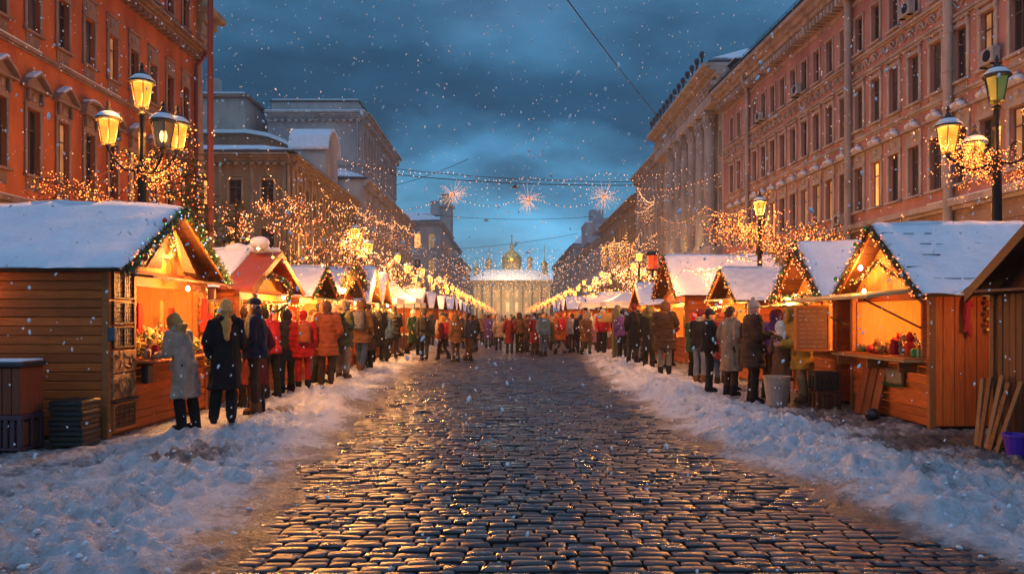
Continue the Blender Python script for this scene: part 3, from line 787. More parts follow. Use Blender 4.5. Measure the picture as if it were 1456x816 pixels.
# ---- tall grey block, left ---------------------------------------------------
r4 = thing('house', (-17.4, 104, 0), 'tall pale grey apartment block with flat snowy parapet, highest on the left side', 'building')
x0, x1, y0, y1, hh = -28.5, -17.4, 91, 118, 25.6
body_box(r4, x0, x1, y0, y1, hh, GREY, ('E', 'S'))
fe = Facade((x1, y1, 0), -pi / 2, y1 - y0, r4); fs = Facade((x1, y0, 0), pi, x1 - x0, r4)
H = []; ws = windows_row(fe, 20.6, 1.0, 2.9, 2.2, 1.4, 12, 'plain', GTRIM, holes=H) + windows_row(fe, 15.6, 1.0, 2.6, 2.2, 1.4, 12, 'brow', GTRIM, soft=(3, 7), holes=H)
wall_mesh(fe, GREY, -.25, hh, H)
for q in ws: add_window(fe, *q)
H = []; ws = [(3.4, 21.0, .8, 2.4, 'plain', GTRIM, None), (4.5, 21.0, .8, 2.4, 'plain', GTRIM, None)]
H = [(u - w / 2, u + w / 2, z, z + h) for u, z, w, h, *_ in ws]
wall_mesh(fs, GREY, -.25, hh, H)
for q in ws: add_window(fs, *q)
for f in (fe, fs): cornice(f, 24.7, .9, .95, GTRIM, dent=.8); band(f, 19.4, .2, .2, GTRIM)
mb = fe.mb(); u = .3
while u < fe.len: mb.box(u - .14, u + .14, .004, .16, 19.7, 24.3, .02); u += 2.2
mb.build('pilaster', GTRIM, r4)
pipe(fs, .5, 12, 25, GTRIM, .12)
mb = MB(); mb.box(-28.2, -17.9, 91.5, 117.5, 25.95, 27.0, .05); mb.box(-28.4, -17.7, 91.3, 117.7, 27.0, 27.15, .04, mi=1); mb.box(-28.2, -17.9, 91.5, 117.5, 27.154, 27.35, .08, mi=2); mb.box(-28.7, -17, 90.4, 118, 25.62, 25.8, .04, mi=2)
mb.build('parapet', [GREY, mat('green_copper', (.07, .13, .11), .5, .3), SNOW], r4)

# ---- generic far houses ------------------------------------------------------
def far_house(label, side, xf, y0, y1, hh, m, tr, floors, bay, w=.95, depth=12, lit=.12, seed=1, front=True, rise=1.6, snowy=.7, lbl_cat='building', style='plain', dent=.7):
    rr = random.Random(seed)
    r = thing('house', (side * xf, (y0 + y1) / 2, 0), label, lbl_cat)
    x0, x1 = (-xf - depth, -xf) if side < 0 else (xf, xf + depth)
    body_box(r, x0, x1, y0, y1, hh, m, (('E' if side < 0 else 'W'),) + (('S',) if front else ()))
    fmain = Facade((-xf, y1, 0), -pi / 2, y1 - y0, r) if side < 0 else Facade((xf, y0, 0), pi / 2, y1 - y0, r)
    fa = [fmain]
    if front: fa.append(Facade((x1, y0, 0), pi, depth, r))
    for f in fa:
        H = []; ws = []
        n = int((f.len - 1.2) / bay)
        for z, h in floors:
            for i in range(n):
                u = 1.2 + bay * (i + .25); u = min(u, f.len - w)
                H.append((u - w / 2, u + w / 2, z, z + h)); q = rr.random()
                ws.append((u, z, w, h, style if z > 4 else 'plain', tr, PANE_L if q < lit or (z < 3 and q < .6) else (PANE_S if q < lit * 2 else None)))
        wall_mesh(f, m, -.25, hh, H)
        for q in ws: add_window(f, *q)
        cornice(f, hh - .75, .75, .8, tr, dent=dent); band(f, 4.7, .22, .3, tr, snow=True); band(f, hh * .66, .16, .16, tr)
    ro = roof(r, x0, x1, y0, y1, hh + .02, rise, 2.8, snowy=snowy, seed=seed)
    return r, fmain, ro
far_house('grey-beige terrace running in front of the tall block, strung with lights, left side', -1, 16.6, 88, 131, 17.2, BEIGE, BTRIM, ((1, 2.5), (6, 2.3), (9.6, 2.2), (13.2, 2.0)), 2.6, lit=.10, seed=11, front=False, depth=9)
r, f, ro = far_house('square far house with bright yellow lit windows on its end wall, left side', -1, 16.9, 187, 225, 24.5, BEIGE, BTRIM, ((1, 3), (7, 3), (12, 3.4), (18.2, 3.4)), 3.4, w=1.5, lit=.45, seed=12, depth=12, rise=2.4)
mb = MB(); mb.box(-19.5, -17.5, 190, 193, 26.5, 30, .05); mb.build('roof_turret', GREY, r)
r, f, ro = far_house('distant left terrace carrying a square bell turret behind the left light star', -1, 16.8, 225.2, 262, 23.5, GREY, GTRIM, ((1, 3), (7, 2.8), (12, 2.8), (17, 2.8)), 3.6, w=1.4, lit=.12, seed=13, front=False)
mb = MB(); mb.box(-20.5, -16.9, 226, 230, 24, 33.5, .1); mb.box(-21, -16.4, 225.5, 230.5, 33.5, 34.2, .1); mb.box(-19.9, -17.4, 226.8, 229.2, 34.2, 37.2, .1); mb.box(-20.1, -17.2, 226.6, 229.4, 37.2, 37.6, .1)
for s in (-20.2, -18.7, -17.4): mb.box(s - .3, s + .3, 225.9, 226.0, 28, 31.5)
mb.build('bell_turret', BEIGE, r)
far_house('last dark terrace on the left before the domed church', -1, 17.0, 262.4, 330, 21.5, BEIGE, BTRIM, ((1, 3), (7, 2.8), (12, 2.8), (16.6, 2.6)), 4.2, w=1.5, lit=.2, seed=14, front=False)

# ---- pink house, right -------------------------------------------------------
p0, p1 = Vector((17.45, 12, 0)), Vector((15.8, 57.2, 0)); dv = (p1 - p0)
ang = atan2(dv.y, dv.x)
r5 = thing('house', (16.7, 34, 0), 'long pink plaster house with a scrollwork frieze and snow-capped window heads, right side', 'building')
fc = Facade(p0, ang, dv.length, r5)
PW = fc
n = 28; bay = 1.553; us = 1.35
H = []; ws = []
ws += windows_row(fc, 6.62, .78, 2.0, bay, us, n, 'cap', PKTRIM, lits=(14, 22), soft=(8, 17, 18, 19, 24), holes=H)
ws += windows_row(fc, 10.45, .74, 1.95, bay, us, n, 'brow', PKTRIM, lits=(), soft=(9,), holes=H)
ws += windows_row(fc, 14.1, .70, 1.65, bay, us, n, 'plain', PKTRIM, lits=(), holes=H)
ws += windows_row(fc, 1.0, 1.0, 2.5, bay * 2, us + bay * .5, n // 2, 'plain', PKTRIM, lits=(2, 6, 9, 11), soft=(3, 5, 8), holes=H)
def split(zlo, zhi): return [h for h in H if h[2] >= zlo and h[3] <= zhi]
def mk_wall(m, a, b, name='wall'):
    wall_mesh(fc, m, a, b, split(a, b), name=name)
mk_wall(PKBASE, -.25, 5.8, 'ground_floor_wall'); mk_wall(PINK, 5.8, 18.2)
for q in ws: add_window(fc, *q)
mb = fc.mb()                                              # rustication courses
for k in range(9):
    z = .55 + k * .55
    if 1.0 - .3 < z < 3.5: 
        continue
    mb.box(0, fc.len, .004, .05, z, z + .46, .02)
mb.build('rustication', PKBASE, r5)
band(fc, 5.75, .24, .34, PKTRIM, snow=True); band(fc, 4.4, .14, .2, PKTRIM, snow=True); band(fc, 9.95, .12, .12, PKTRIM); band(fc, 12.85, .12, .14, PKTRIM); band(fc, 13.72, .12, .18, PKTRIM)
cornice(fc, 17.1, 1.1, 1.0, PKTRIM, dent=.42); band(fc, 16.5, .10, .10, PKTRIM)
mb = fc.mb()                                              # scrollwork frieze
u = .4
while u < fc.len - .6:
    for s in (0, 1):
        cu = u + .35 + s * .72; cz = 13.36; sg = 1 if s else -1
        pts = [(cu + .27 * (1 - t / 14) * cos(t * .62) * sg, .05, cz + .24 * (1 - t / 14) * sin(t * .62)) for t in range(12)]
        mb.tube(pts, [.055 - .003 * k for k in range(12)], 5)
        mb.ell((cu + .05, .05, cz), .06, .05, .06, 6, 4)
    mb.tube([(u + .1, .04, 13.15), (u + .4, .06, 13.5), (u + .75, .05, 13.2), (u + 1.1, .06, 13.52), (u + 1.42, .04, 13.18)], [.03, .05, .05, .05, .03], 5)
    u += 1.5
mb.build('frieze', PKTRIM, r5)
for u in (8.6, 17.3, 25.3, 39.6): pipe(fc, u + .02, .3, 17.4, PKTRIM, .17 if u < 30 else .13)
mb = MB(); e = p1 + Vector((0, 0, 0))
mb.quad((p0.x, p0.y, -.2), (p0.x + 14, p0.y, -.2), (p0.x + 14, p0.y, 18.2), (p0.x, p0.y, 18.2)); mb.quad((p1.x, p1.y, -.2), (p1.x + 14, p1.y, -.2), (p1.x + 14, p1.y, 18.2), (p1.x, p1.y, 18.2))
mb.build('end_wall', PKBASE, r5)
mb = fc.mb(); L_ = fc.len
mb._add([(-.3, 1.05, 18.22), (L_ + .3, 1.05, 18.22), (L_ + .3, 1.05, 18.34), (-.3, 1.05, 18.34), (-.3, -14, 18.22), (L_ + .3, -14, 18.22), (L_ + .3, -5, 20.6), (-.3, -5, 20.6)], [(0, 1, 2, 3), (3, 2, 6, 7), (4, 7, 6, 5), (0, 3, 7, 4), (1, 5, 6, 2), (0, 4, 5, 1)])
ro = mb.build('roof', ROOFM, r5)
mb = fc.mb(); u = .2; rr = random.Random(4)
while u < L_ - .5:
    l = rr.uniform(.8, 3)
    if rr.random() < .7: mb._add([(u, .7, 18.46), (u + l, .7, 18.46), (u + l, -3, 19.86), (u, -3, 19.86), (u, .7, 18.56), (u + l, .7, 18.56), (u + l, -3, 19.96), (u, -3, 19.96)], [(3, 2, 1, 0), (4, 5, 6, 7), (0, 1, 5, 4), (1, 2, 6, 5), (2, 3, 7, 6), (3, 0, 4, 7)])
    u += l
s = mb.build('snow', SNOW, r5); s.parent = ro
mb = fc.mb(); u = 1
while u < L_: mb.tube([(u, .5, 18.4), (u, .5, 19.0)], .02, 5); u += 1.2
mb.tube([(.5, .5, 19.0), (L_ - .5, .5, 19.0)], .018, 5); mb.tube([(.5, .5, 18.75), (L_ - .5, .5, 18.75)], .014, 5)
mb.build('roof_railing', IRON, r5)
for u, wd, zt in ((24, 1.6, 2.0), (31, 1.0, 1.4), (43.5, 2.4, 1.5)):
    mb = fc.mb(); mb.box(u, u + wd, -2.2, -.4, 18.5, 18.5 + zt, .03); mb.box(u - .12, u + wd + .12, -2.3, -.2, 18.503 + zt, 18.6 + zt, .03, mi=1); mb.box(u - .1, u + wd + .1, -2.3, -.25, 18.604 + zt, 18.72 + zt, .04, mi=2)
    c = mb.build('dormer', [ROOFM, ROOFM, SNOW], r5); c.parent = ro

# air conditioners
def ac_mesh():
    mb = MB(); mb.box(-.40, .40, .12, .42, 0, .55, .03); mb.lathe([(.2, 0), (.2, .012)], (0, 0, 0), 16, mi=1, M=Matrix.Translation((-.1, .421, .275)) @ Matrix.Rotation(-pi / 2, 4, 'X'))
    mb2 = MB(); mb2.box(-.3, -.26, .0, .4, -.06, -.004); mb2.box(.26, .3, .0, .4, -.06, -.004)
    return mb.mesh('casing', [mat('ac_casing', (.42, .40, .38), .5, col2=(.3, .28, .26), nscale=3), IRON]), mb2.mesh('bracket', [IRON])
AC = ac_mesh()
for u, z, lb in ((14.9, 10.35, 'grey air conditioner under a middle-row window of the pink house'), (20.1, 14.05, 'air conditioner high under a top-row window of the pink house, nearest the camera'),
                 (31.4, 14.0, 'air conditioner on the top row of the pink house beside the second pale downpipe'), (37.2, 14.0, 'small far air conditioner on the top row of the pink house'), (12.05, 6.05, 'pale air conditioner on the pink house ledge beside the big right street lamp'),
                 (10.8, 6.05, 'dark-shaded air conditioner on the pink house ledge between the lamp and the lantern'), (26.3, 6.1, 'air conditioner on the low ledge of the pink house above the market roofs')):
    p = fc.T(u, 0, z); o = thing('air_conditioner', p, lb, 'air conditioner', 'air conditioners on the pink house', rz=ang)
    obj('casing', AC[0], o); obj('bracket', AC[1], o)

# ---- colonnade house, right --------------------------------------------------
r6 = thing('house', (16, 69, 0), 'classical beige house with giant half columns under a heavy cornice, lit niches at its foot', 'building')
x0, x1, y0, y1, hh = 16.2, 28, 57.4, 80.5, 20.3
body_box(r6, x0, x1, y0, y1, hh, BEIGE, ('W', 'S'))
fw = Facade((x0, y0, 0), pi / 2, y1 - y0, r6)
H = []; ws = windows_row(fw, 8.6, 1.1, 2.9, 2.75, 1.9, 8, 'brow', BTRIM, lits=(2, 3, 4, 5), holes=H) + windows_row(fw, 14.0, 1.0, 1.9, 2.75, 1.9, 8, 'plain', BTRIM, holes=H) + windows_row(fw, 1, 1.5, 3, 2.75, 1.9, 8, 'plain', BTRIM, lits=(1, 3, 4, 6), holes=H)
wall_mesh(fw, BEIGE, -.25, hh, H)
for q in ws: add_window(fw, *q)
mb = fw.mb(); mb.quad((0, 0, -.2), (0, -11, -.2), (0, -11, hh), (0, 0, hh)); mb.build('end_wall', BEIGE, r6)
colg = plaster('grey_column', (.40, .39, .40), (.30, .29, .29), 1.2)
for k in range(6):
    p = fw.T(3.27 + 2.75 * k, .55, 0); giant_column(r6, p[0], p[1], 6.9, 17.6, .46, colg, n=16)
mb = fw.mb(); mb.box(.3, 22.8, .004, 1.35, 5.9, 6.88, .05); mb.box(.3, 22.8, .004, 1.6, 5.5, 5.896, .05); mb.build('balcony', BTRIM, r6)
mb = fw.mb(); mb.box(.3, 22.9, .004, 1.2, 17.62, 18.4, .04); mb.box(.3, 22.9, .004, 1.0, 18.404, 19.2, .03); mb.build('entablature', BTRIM, r6)
cornice(fw, 19.2, 1.15, 2.0, BTRIM, dent=.55)
mb = fw.mb(); 
for k in range(40): mb.ell((.8 + k * .56, 1.06, 18.8), .2, .08, .26, 7, 5)
mb.build('frieze', BTRIM, r6)
roof(r6, x0 - 1.2, x1, y0, y1, 20.36, 2.2, 3.5, snowy=.6, seed=21)
mb = MB(); rr = random.Random(5)
for k in range(14):
    p = fw.T(1 + k * 1.6, 1.7, 20.6); mb.tube([p, (p[0], p[1], p[2] + rr.uniform(.4, .9))], .09, 5); mb.ell((p[0], p[1], p[2] + .75), .22, .3, .3, 6, 4)
mb.build('roof_ornaments', ROOFM, r6)
pipe(fw, .35, .3, 19.2, BTRIM, .15)

r, f, ro = far_house('long beige house with tall narrow windows beyond the colonnade, right side', 1, 16.3, 80.8, 100, 19.4, BEIGE, BTRIM, ((1, 2.6), (6.4, 2.6), (10.4, 3.4), (15.2, 2)), 2.3, w=.9, lit=.06, seed=22, front=False, style='brow', rise=1.6)
r, f, ro = far_house('weathered sandy house with fairy lights, right side beyond the long beige one', 1, 16.5, 100.4, 138, 17.4, YEL, YTRIM, ((1, 2.6), (6, 2.4), (9.6, 2.4), (13, 2)), 2.6, w=.95, lit=.12, seed=23, front=False, snowy=.8)
r, f, ro = far_house('dark distant house with boxy snowy storeys on its roof, right side', 1, 16.5, 138.4, 205, 15.8, GREY, GTRIM, ((1, 2.6), (6, 2.6), (10.6, 2.4)), 3.2, w=1.1, lit=.12, seed=24, front=False, rise=2.6, snowy=.8)
mb = MB(); mb.box(16.6, 24, 150, 160, 18.2, 19.6, .1); mb.box(16.8, 22, 152, 158, 19.6, 21, .1); mb.build('attic', GREY, r); mb = MB(); mb.box(17, 30, 172, 184, 18, 22.4, .1); mb.box(16.8, 30.2, 171.8, 184.2, 22.4, 22.8, .1, mi=1); mb.box(18.5, 21.5, 178, 182, 22.8, 26.2, .1)
mb.build('rooftop_storey', [GREY, SNOW], r)
far_house('last grey terrace on the right before the domed church', 1, 16.8, 205.4, 300, 20.5, BEIGE, BTRIM, ((1, 3), (7, 2.8), (12, 2.8), (16, 2.4)), 4.4, w=1.5, lit=.2, seed=25, front=True, rise=3.2, snowy=.85)

# ---- domed church closing the street ----------------------------------------
GOLD = mat('gilding', (.85, .50, .12), .28, .9, col2=(.6, .33, .07), nscale=.5)
CHW = plaster('church_stucco', (.55, .43, .26), (.42, .32, .2), .15)
r7 = thing('church', (3, 420, 0), 'gold domed church with small gilded spires closing the far end of the street', 'church')
mb = MB(); mb.box(-38, 40, 412, 450, -.2, 17.5, .2); mb.box(-20, 22, 404, 412, -.2, 19.5, .2); mb.box(-38.5, 40.5, 411.4, 450, 17.504, 18.3, .2); mb.box(-20.6, 22.6, 403.4, 412, 19.504, 20.4, .2)
for i in range(22):
    xx = -36 + i * 3.5
    if -20 < xx < 22: continue
    mb.box(xx - .3, xx + .3, 411.6, 411.99, 1, 17, .05)
for i in range(9): xx = -18.5 + i * 4.9; mb.lathe([(.75, 1), (.65, 17.5)], (xx, 403.2, 0), 10)
mb.build('wall', CHW, r7)
lit = MB()
for i in range(8): xx = -16 + i * 4.9; lit.box(xx - .8, xx + .8, 403.9, 403.98, 4, 9); lit.box(xx - .7, xx + .7, 403.9, 403.98, 11.5, 15)
lit.build('lit_windows', PANE_S, r7)
mb = MB(); mb._add([(-22, 402, 20.5), (24, 402, 20.5), (24, 452, 20.5), (-22, 452, 20.5), (-12, 418, 27), (14, 418, 27), (14, 440, 27), (-12, 440, 27)], [(0, 1, 5, 4), (1, 2, 6, 5), (2, 3, 7, 6), (3, 0, 4, 7), (4, 5, 6, 7), (3, 2, 1, 0)])
mb._add([(-39, 410, 18.4), (-22, 410, 18.4), (-22, 452, 18.4), (-39, 452, 18.4), (-34, 420, 23), (-22, 420, 23), (-22, 440, 23), (-34, 440, 23)], [(0, 1, 5, 4), (1, 2, 6, 5), (2, 3, 7, 6), (3, 0, 4, 7), (4, 5, 6, 7), (3, 2, 1, 0)])
mb._add([(24, 410, 18.4), (41, 410, 18.4), (41, 452, 18.4), (24, 452, 18.4), (24, 420, 23), (36, 420, 23), (36, 440, 23), (24, 440, 23)], [(0, 1, 5, 4), (1, 2, 6, 5), (2, 3, 7, 6), (3, 0, 4, 7), (4, 5, 6, 7), (3, 2, 1, 0)])
mb.build('roof', SNOW, r7)
def cupola(x, y, z, r, h, name, spire):
    mb = MB(); mb.lathe([(r * .95, 0), (r * .95, h * .9), (r * 1.08, h * .92), (r * 1.08, h)], (x, y, z), 16)
    for k in range(8): t = k * pi / 4; mb.box(-r * .08, r * .08, -r * .05, r * .05, 0, h * .9, M=Matrix.Translation((x + cos(t) * r, y + sin(t) * r, z)) @ Matrix.Rotation(t + pi / 2, 4, 'Z'))
    mb.build('drum', CHW, r7)
    mb = MB(); pr = [(r * 1.0, 0), (r * 1.12, r * .3), (r * 1.08, r * .65), (r * .85, r * 1.0), (r * .5, r * 1.3), (r * .2, r * 1.5), (r * .16, r * 1.9), (r * .22, r * 2.0), (r * .1, r * 2.15), (r * .03, r * 2.15 + spire)]
    mb.lathe(pr, (x, y, z + h), 20); zt = z + h + r * 2.15 + spire; mb.box(x - r * .2, x + r * .2, y - .08, y + .08, zt - spire * .25, zt - spire * .2)
    mb.build(name, GOLD, r7, smooth=True)
cupola(1.0, 425, 23.6, 5.0, 7.0, 'gold_dome', 5.5)
for x, z, r, h, sp in ((-11.5, 25, 1.6, 6, 6), (-18.5, 22, 1.5, 5, 4), (11, 25, 1.3, 7.5, 6), (19, 23, 1.7, 6.5, 8)): cupola(x, 424, z, r, h, 'gilded_spire', sp)
light('church_floodlight', (1, 375, 8), 30000, (1, .60, .24), 2, r7); light('church_floodlight', (0, 396, 34), 22000, (1, .7, .35), 1, r7)

# facade uplights fixed on the ledges
for i, y in enumerate((63, 70, 77, 84)):
    mb = MB(); mb.lathe([(.12, 0), (.16, .22)], (-16.5, y, 4.9), 8); mb.build('uplight', IRON, r2); light('uplight_light', (-16.5, y, 5.35), 150, (1, .55, .2), .12, r2)
for i, y in enumerate((61, 66.5, 72, 77.5)):
    mb = MB(); mb.lathe([(.12, 0), (.16, .22)], (15.1, y, 6.9), 8); mb.build('uplight', IRON, r6); light('uplight_light', (15.15, y, 7.35), 130, (1, .55, .2), .12, r6)
# ------------------------------------------------------------------ market huts
GINGER = mat('gingerbread', (.42, .18, .05), .7, col2=(.3, .11, .03), nscale=20)
REDCLOTH = mat('red_cloth', (.50, .02, .015), .8, bump=(25, .4, .01)); REDM = mat('red_gloss', (.5, .015, .015), .25)
GOLDM = mat('gold_foil', (.75, .45, .10), .3, .8); GREENM = mat('green_gloss', (.02, .22, .05), .3); CREAM = mat('cream_cloth', (.62, .52, .36), .85, bump=(30, .4, .01))
YELFL = mat('yellow_petals', (.70, .42, .05), .7); REDFL = mat('red_petals', (.50, .03, .02), .7); WHFL = mat('white_petals', (.65, .58, .45), .7); LEAFM = mat('dark_leaves', (.05, .09, .025), .6)
NEEDLE = mat('fir_needles', (.030, .060, .028), .65, col2=(.05, .085, .03), nscale=4, var=.5)
NEEDLER = mat('rusty_needles', (.09, .045, .02), .65, col2=(.05, .06, .02), nscale=4, var=.5)
BURLAP = mat('burlap', (.42, .30, .17), .9, col2=(.3, .2, .1), nscale=20, bump=(90, .5, .004))
TARP = mat('tan_awning', (.40, .27, .12), .7, bump=(5, .5, .03)); YTARP = mat('yellow_awning', (.60, .40, .07), .6, bump=(5, .5, .03)); GTARP = mat('green_awning', (.02, .10, .085), .6, bump=(5, .4, .03))
WHITEC = mat('white_canvas', (.72, .70, .70), .7, bump=(4, .5, .04)); PURPLE = mat('violet_plastic', (.10, .03, .45), .35); BLACKP = mat('black_plastic', (.02, .02, .024), .4)
PAPER = mat('framed_magnet_cards', (.40, .27, .17), .6, col2=(.10, .04, .02), nscale=26, contrast=(.42, .56))
CHALK = mat('chalk_writing', (.75, .66, .55), .8); BOARDM = mat('brown_menu_board', (.16, .055, .025), .6, col2=(.11, .04, .02), nscale=5); SLATE = mat('slate_plaque', (.10, .10, .09), .6, col2=(.2, .19, .17), nscale=8)
WARMWALL = wood('inner_board', (.60, .27, .07), (.42, .17, .04), 'v')

def snow_slab(root, T, u0, u1, v0, z0, v1, z1, th=.11, m=SNOW, seed=0, parent=None, nu=34, nv=14, ragged=.10):
    """thick uneven blanket on the slope from (v0,z0) to (v1,z1), u0..u1"""
    mb = MB(T); rr = random.Random(seed); vs = []; fs = []
    for j in range(nv + 1):
        for i in range(nu + 1):
            s, t = i / nu, j / nv; u = u0 + (u1 - u0) * s; tt = t
            e = min(s, 1 - s, t * .8 + .02, (1 - t) * 3 + .2) ; k = min(1, e / .05) ** .5
            if j == 0: tt = -ragged * (.3 + .7 * abs(noise.noise(Vector((u * 2.3, seed, 0)))))
            v = v0 + (v1 - v0) * tt; z = z0 + (z1 - z0) * tt
            h = th * k * (.85 + .75 * noise.noise(Vector((u * 1.3, v * 1.3, seed * 3.1))) + .3 * noise.noise(Vector((u * 4, v * 4, seed))))
            vs.append((u, v, z + .012 + max(h, .006)))
    n = len(vs)
    for j in range(nv + 1):
        for i in range(nu + 1):
            s, t = i / nu, j / nv; vs.append((u0 + (u1 - u0) * s, v0 + (v1 - v0) * (t if j else -ragged * .5), z0 + (z1 - z0) * t + .006))
    W = nu + 1
    for j in range(nv):
        for i in range(nu):
            a = j * W + i; fs.append((a, a + 1, a + W + 1, a + W)); fs.append((n + a, n + a + W, n + a + W + 1, n + a + 1))
    for i in range(nu): fs.append((i, n + i, n + i + 1, i + 1)); a = nv * W + i; fs.append((a, a + 1, n + a + 1, n + a))
    for j in range(nv): a = j * W; fs.append((a, a + W, n + a + W, n + a)); a = j * W + nu; fs.append((a, n + a, n + a + W, a + W))
    mb._add(vs, fs); return mb.build('snow', m, parent if parent is not None else root, smooth=True)

def planks(mb, u0, u1, v0, v1, z0, z1, run, pitch):
    """run 'h': boards stacked in z; 'v': boards side by side along the longer of u/v"""
    j = .006
    if run == 'h':
        z = z0
        while z < z1 - .01:
            zt = min(z + pitch, z1); d = RN.uniform(-j, j) * .5
            if abs(u1 - u0) > abs(v1 - v0): mb.box(u0, u1, v0 - abs(d), v1, z, zt - .009, .008)
            else: mb.box(u0 - abs(d), u1, v0, v1, z, zt - .009, .008)
            z = zt
    else:
        if abs(u1 - u0) > abs(v1 - v0):
            u = u0
            while u < u1 - .01: ut = min(u + pitch * RN.uniform(.9, 1.1), u1); d = RN.uniform(0, j); mb.box(u, ut - .007, v0 - d, v1, z0, z1, .007); u = ut
        else:
            v = v0
            while v < v1 - .01: vt = min(v + pitch * RN.uniform(.9, 1.1), v1); d = RN.uniform(0, j); mb.box(u0 - d, u1, v, vt - .007, z0, z1, .007); v = vt

def hut(label, side, xf, y0, L, W, ez, rz, near=('h', HUTWOOD, .15), low=('h', HUTWOOD, .15), base=.95, op=(.25, .25), opz=(.97, 1.95), awn=.6, snowm=SNOW, snowth=.11, ovu=.35, ovv=.22, power=89, seed=0, g=0., awnm=None, trim=TRIM, interior=WARMWALL, roofwood=HUTDARK, cat='market stall', gable=True, lcol=(1., .37, .075), cover=0.):
    root = thing('market_stall', (side * (xf + W / 2), y0 + L / 2, g), label, cat)
    T = lambda u, v, z: (side * (xf + u), y0 + v, z + g)
    def B(): return MB(T)
    mb = B(); mb.box(.05, W - .05, .05, L - .05, .0, .10); mb.build('floor', HUTDARK, root)
    mb = B(); planks(mb, .03, W, 0, .035, .06, ez - .02, near[0], near[2])
    if gable or True: pass
    mb.build('side_wall', near[1], root)
    mb = B(); planks(mb, .03, W, L - .035, L, .06, ez - .02, near[0], near[2]); mb.build('side_wall', near[1], root)
    mb = B(); mb.box(.08, W - .06, .042, .052, .11, ez - .04); mb.build('light_block_lining', interior, root); mb = B(); mb.box(.08, W - .06, L - .052, L - .042, .11, ez - .04); mb.build('light_block_lining', interior, root)  # sheets added behind the planks to stop lamplight leaking through the gaps
    mb = B(); mb.box(W - .04, W, .037, L - .037, .06, ez - .02); mb.build('back_wall', interior, root)
    a, b = op[0], L - op[1]
    mb = B(); planks(mb, .0, .035, .04, L - .04, .06, base, low[0], low[2]); 
    if a > .3: planks(mb, .0, .035, .04, a - .05, base + .003, ez - .02, low[0], low[2])
    if L - b > .3: planks(mb, .0, .035, b + .05, L - .04, base + .003, ez - .02, low[0], low[2])
    mb.box(.0, .035, max(.04, a - .05), min(L - .04, b + .05), opz[1], ez - .02, .006); mb.build('front_wall', low[1], root)
    for v, u in ((-.02, -.02), (L - .07, -.02), (-.02, W - .06), (L - .07, W - .06)):
        mb = B(); mb.box(u, u + .09, v, v + .09, .0, ez - .03, .01); mb.build('corner_post', trim, root)
    for v in (a - .06, b + .005):
        mb = B(); mb.box(-.03, .05, v, v + .055, base + .05, opz[1], .006); mb.build('opening_post', trim, root)
    mb = B(); mb.box(-.32, .22, max(.02, a - .08), min(L - .02, b + .08), base + .005, base + .045, .012); mb.build('counter', trim, root)
    # shelves at the back
    for z in (1.15, 1.55):
        mb = B(); mb.box(W - .34, W - .045, .1, L - .1, z, z + .03); mb.build('shelf', trim, root)
    # roof: two slopes, ridge across the street direction
    m = L / 2; k = (rz - ez) / m; rf = B(); ov = ovv
    for s in (0, 1):
        va = (-ov if s == 0 else L + ov); za = ez - k * ov
        vm = m
        n = 9
        for i in range(n):      # boards running along the ridge
            t0, t1 = i / n, (i + 1) / n - .004
            p0v, p0z, p1v, p1z = va + (vm - va) * t0, za + (rz - za) * t0, va + (vm - va) * t1, za + (rz - za) * t1
            rf._add([(-ovu, p0v, p0z), (W + ovu * .6, p0v, p0z), (W + ovu * .6, p1v, p1z), (-ovu, p1v, p1z), (-ovu, p0v, p0z + .035), (W + ovu * .6, p0v, p0z + .035), (W + ovu * .6, p1v, p1z + .035), (-ovu, p1v, p1z + .035)],
                    [(3, 2, 1, 0), (4, 5, 6, 7), (0, 1, 5, 4), (1, 2, 6, 5), (2, 3, 7, 6), (3, 0, 4, 7)])
    ro = rf.build('roof', roofwood, root)
    snow_slab(root, T, -ovu - .03 + cover, W + ovu * .6 + .03, -ov - .01, ez - k * ov + .035, m, rz + .035, snowth, snowm, seed, ro)
    snow_slab(root, T, -ovu - .03, W + ovu * .6 + .03, L + ov + .01, ez - k * ov + .035, m, rz + .035, snowth, snowm, seed + 1, ro)
    # gable boards
    for s in (0, 1):
        va = (-ov if s == 0 else L + ov); za = ez - k * ov; bd = B()
        bd._add([(-ovu - .035, va, za - .09), (-ovu - .002, va, za - .09), (-ovu - .002, m, rz - .09), (-ovu - .035, m, rz - .09), (-ovu - .035, va, za + .05), (-ovu - .002, va, za + .05), (-ovu - .002, m, rz + .05), (-ovu - .035, m, rz + .05)],
                [(3, 2, 1, 0), (4, 5, 6, 7), (0, 1, 5, 4), (1, 2, 6, 5), (2, 3, 7, 6), (3, 0, 4, 7)])
        bd.build('gable_board', trim, root)
    if gable:
        gb = B(); v = .03; wd = .13                              # upright boards of the gable triangle, set back
        while v < L - .03:
            v2 = min(v + wd, L - .03); za = ez + k * min(v, L - v) - .03; zb = ez + k * min(v2, L - v2) - .03
            gb._add([(.06, v, ez - .019), (.06, v2 - .006, ez - .019), (.06, v2 - .006, zb), (.06, v, za), (.09, v, ez - .019), (.09, v2 - .006, ez - .019), (.09, v2 - .006, zb), (.09, v, za)], [(3, 2, 1, 0), (4, 5, 6, 7), (0, 1, 5, 4), (1, 2, 6, 5), (2, 3, 7, 6), (3, 0, 4, 7)]); v = v2
        gb.build('gable_wall', interior, root)
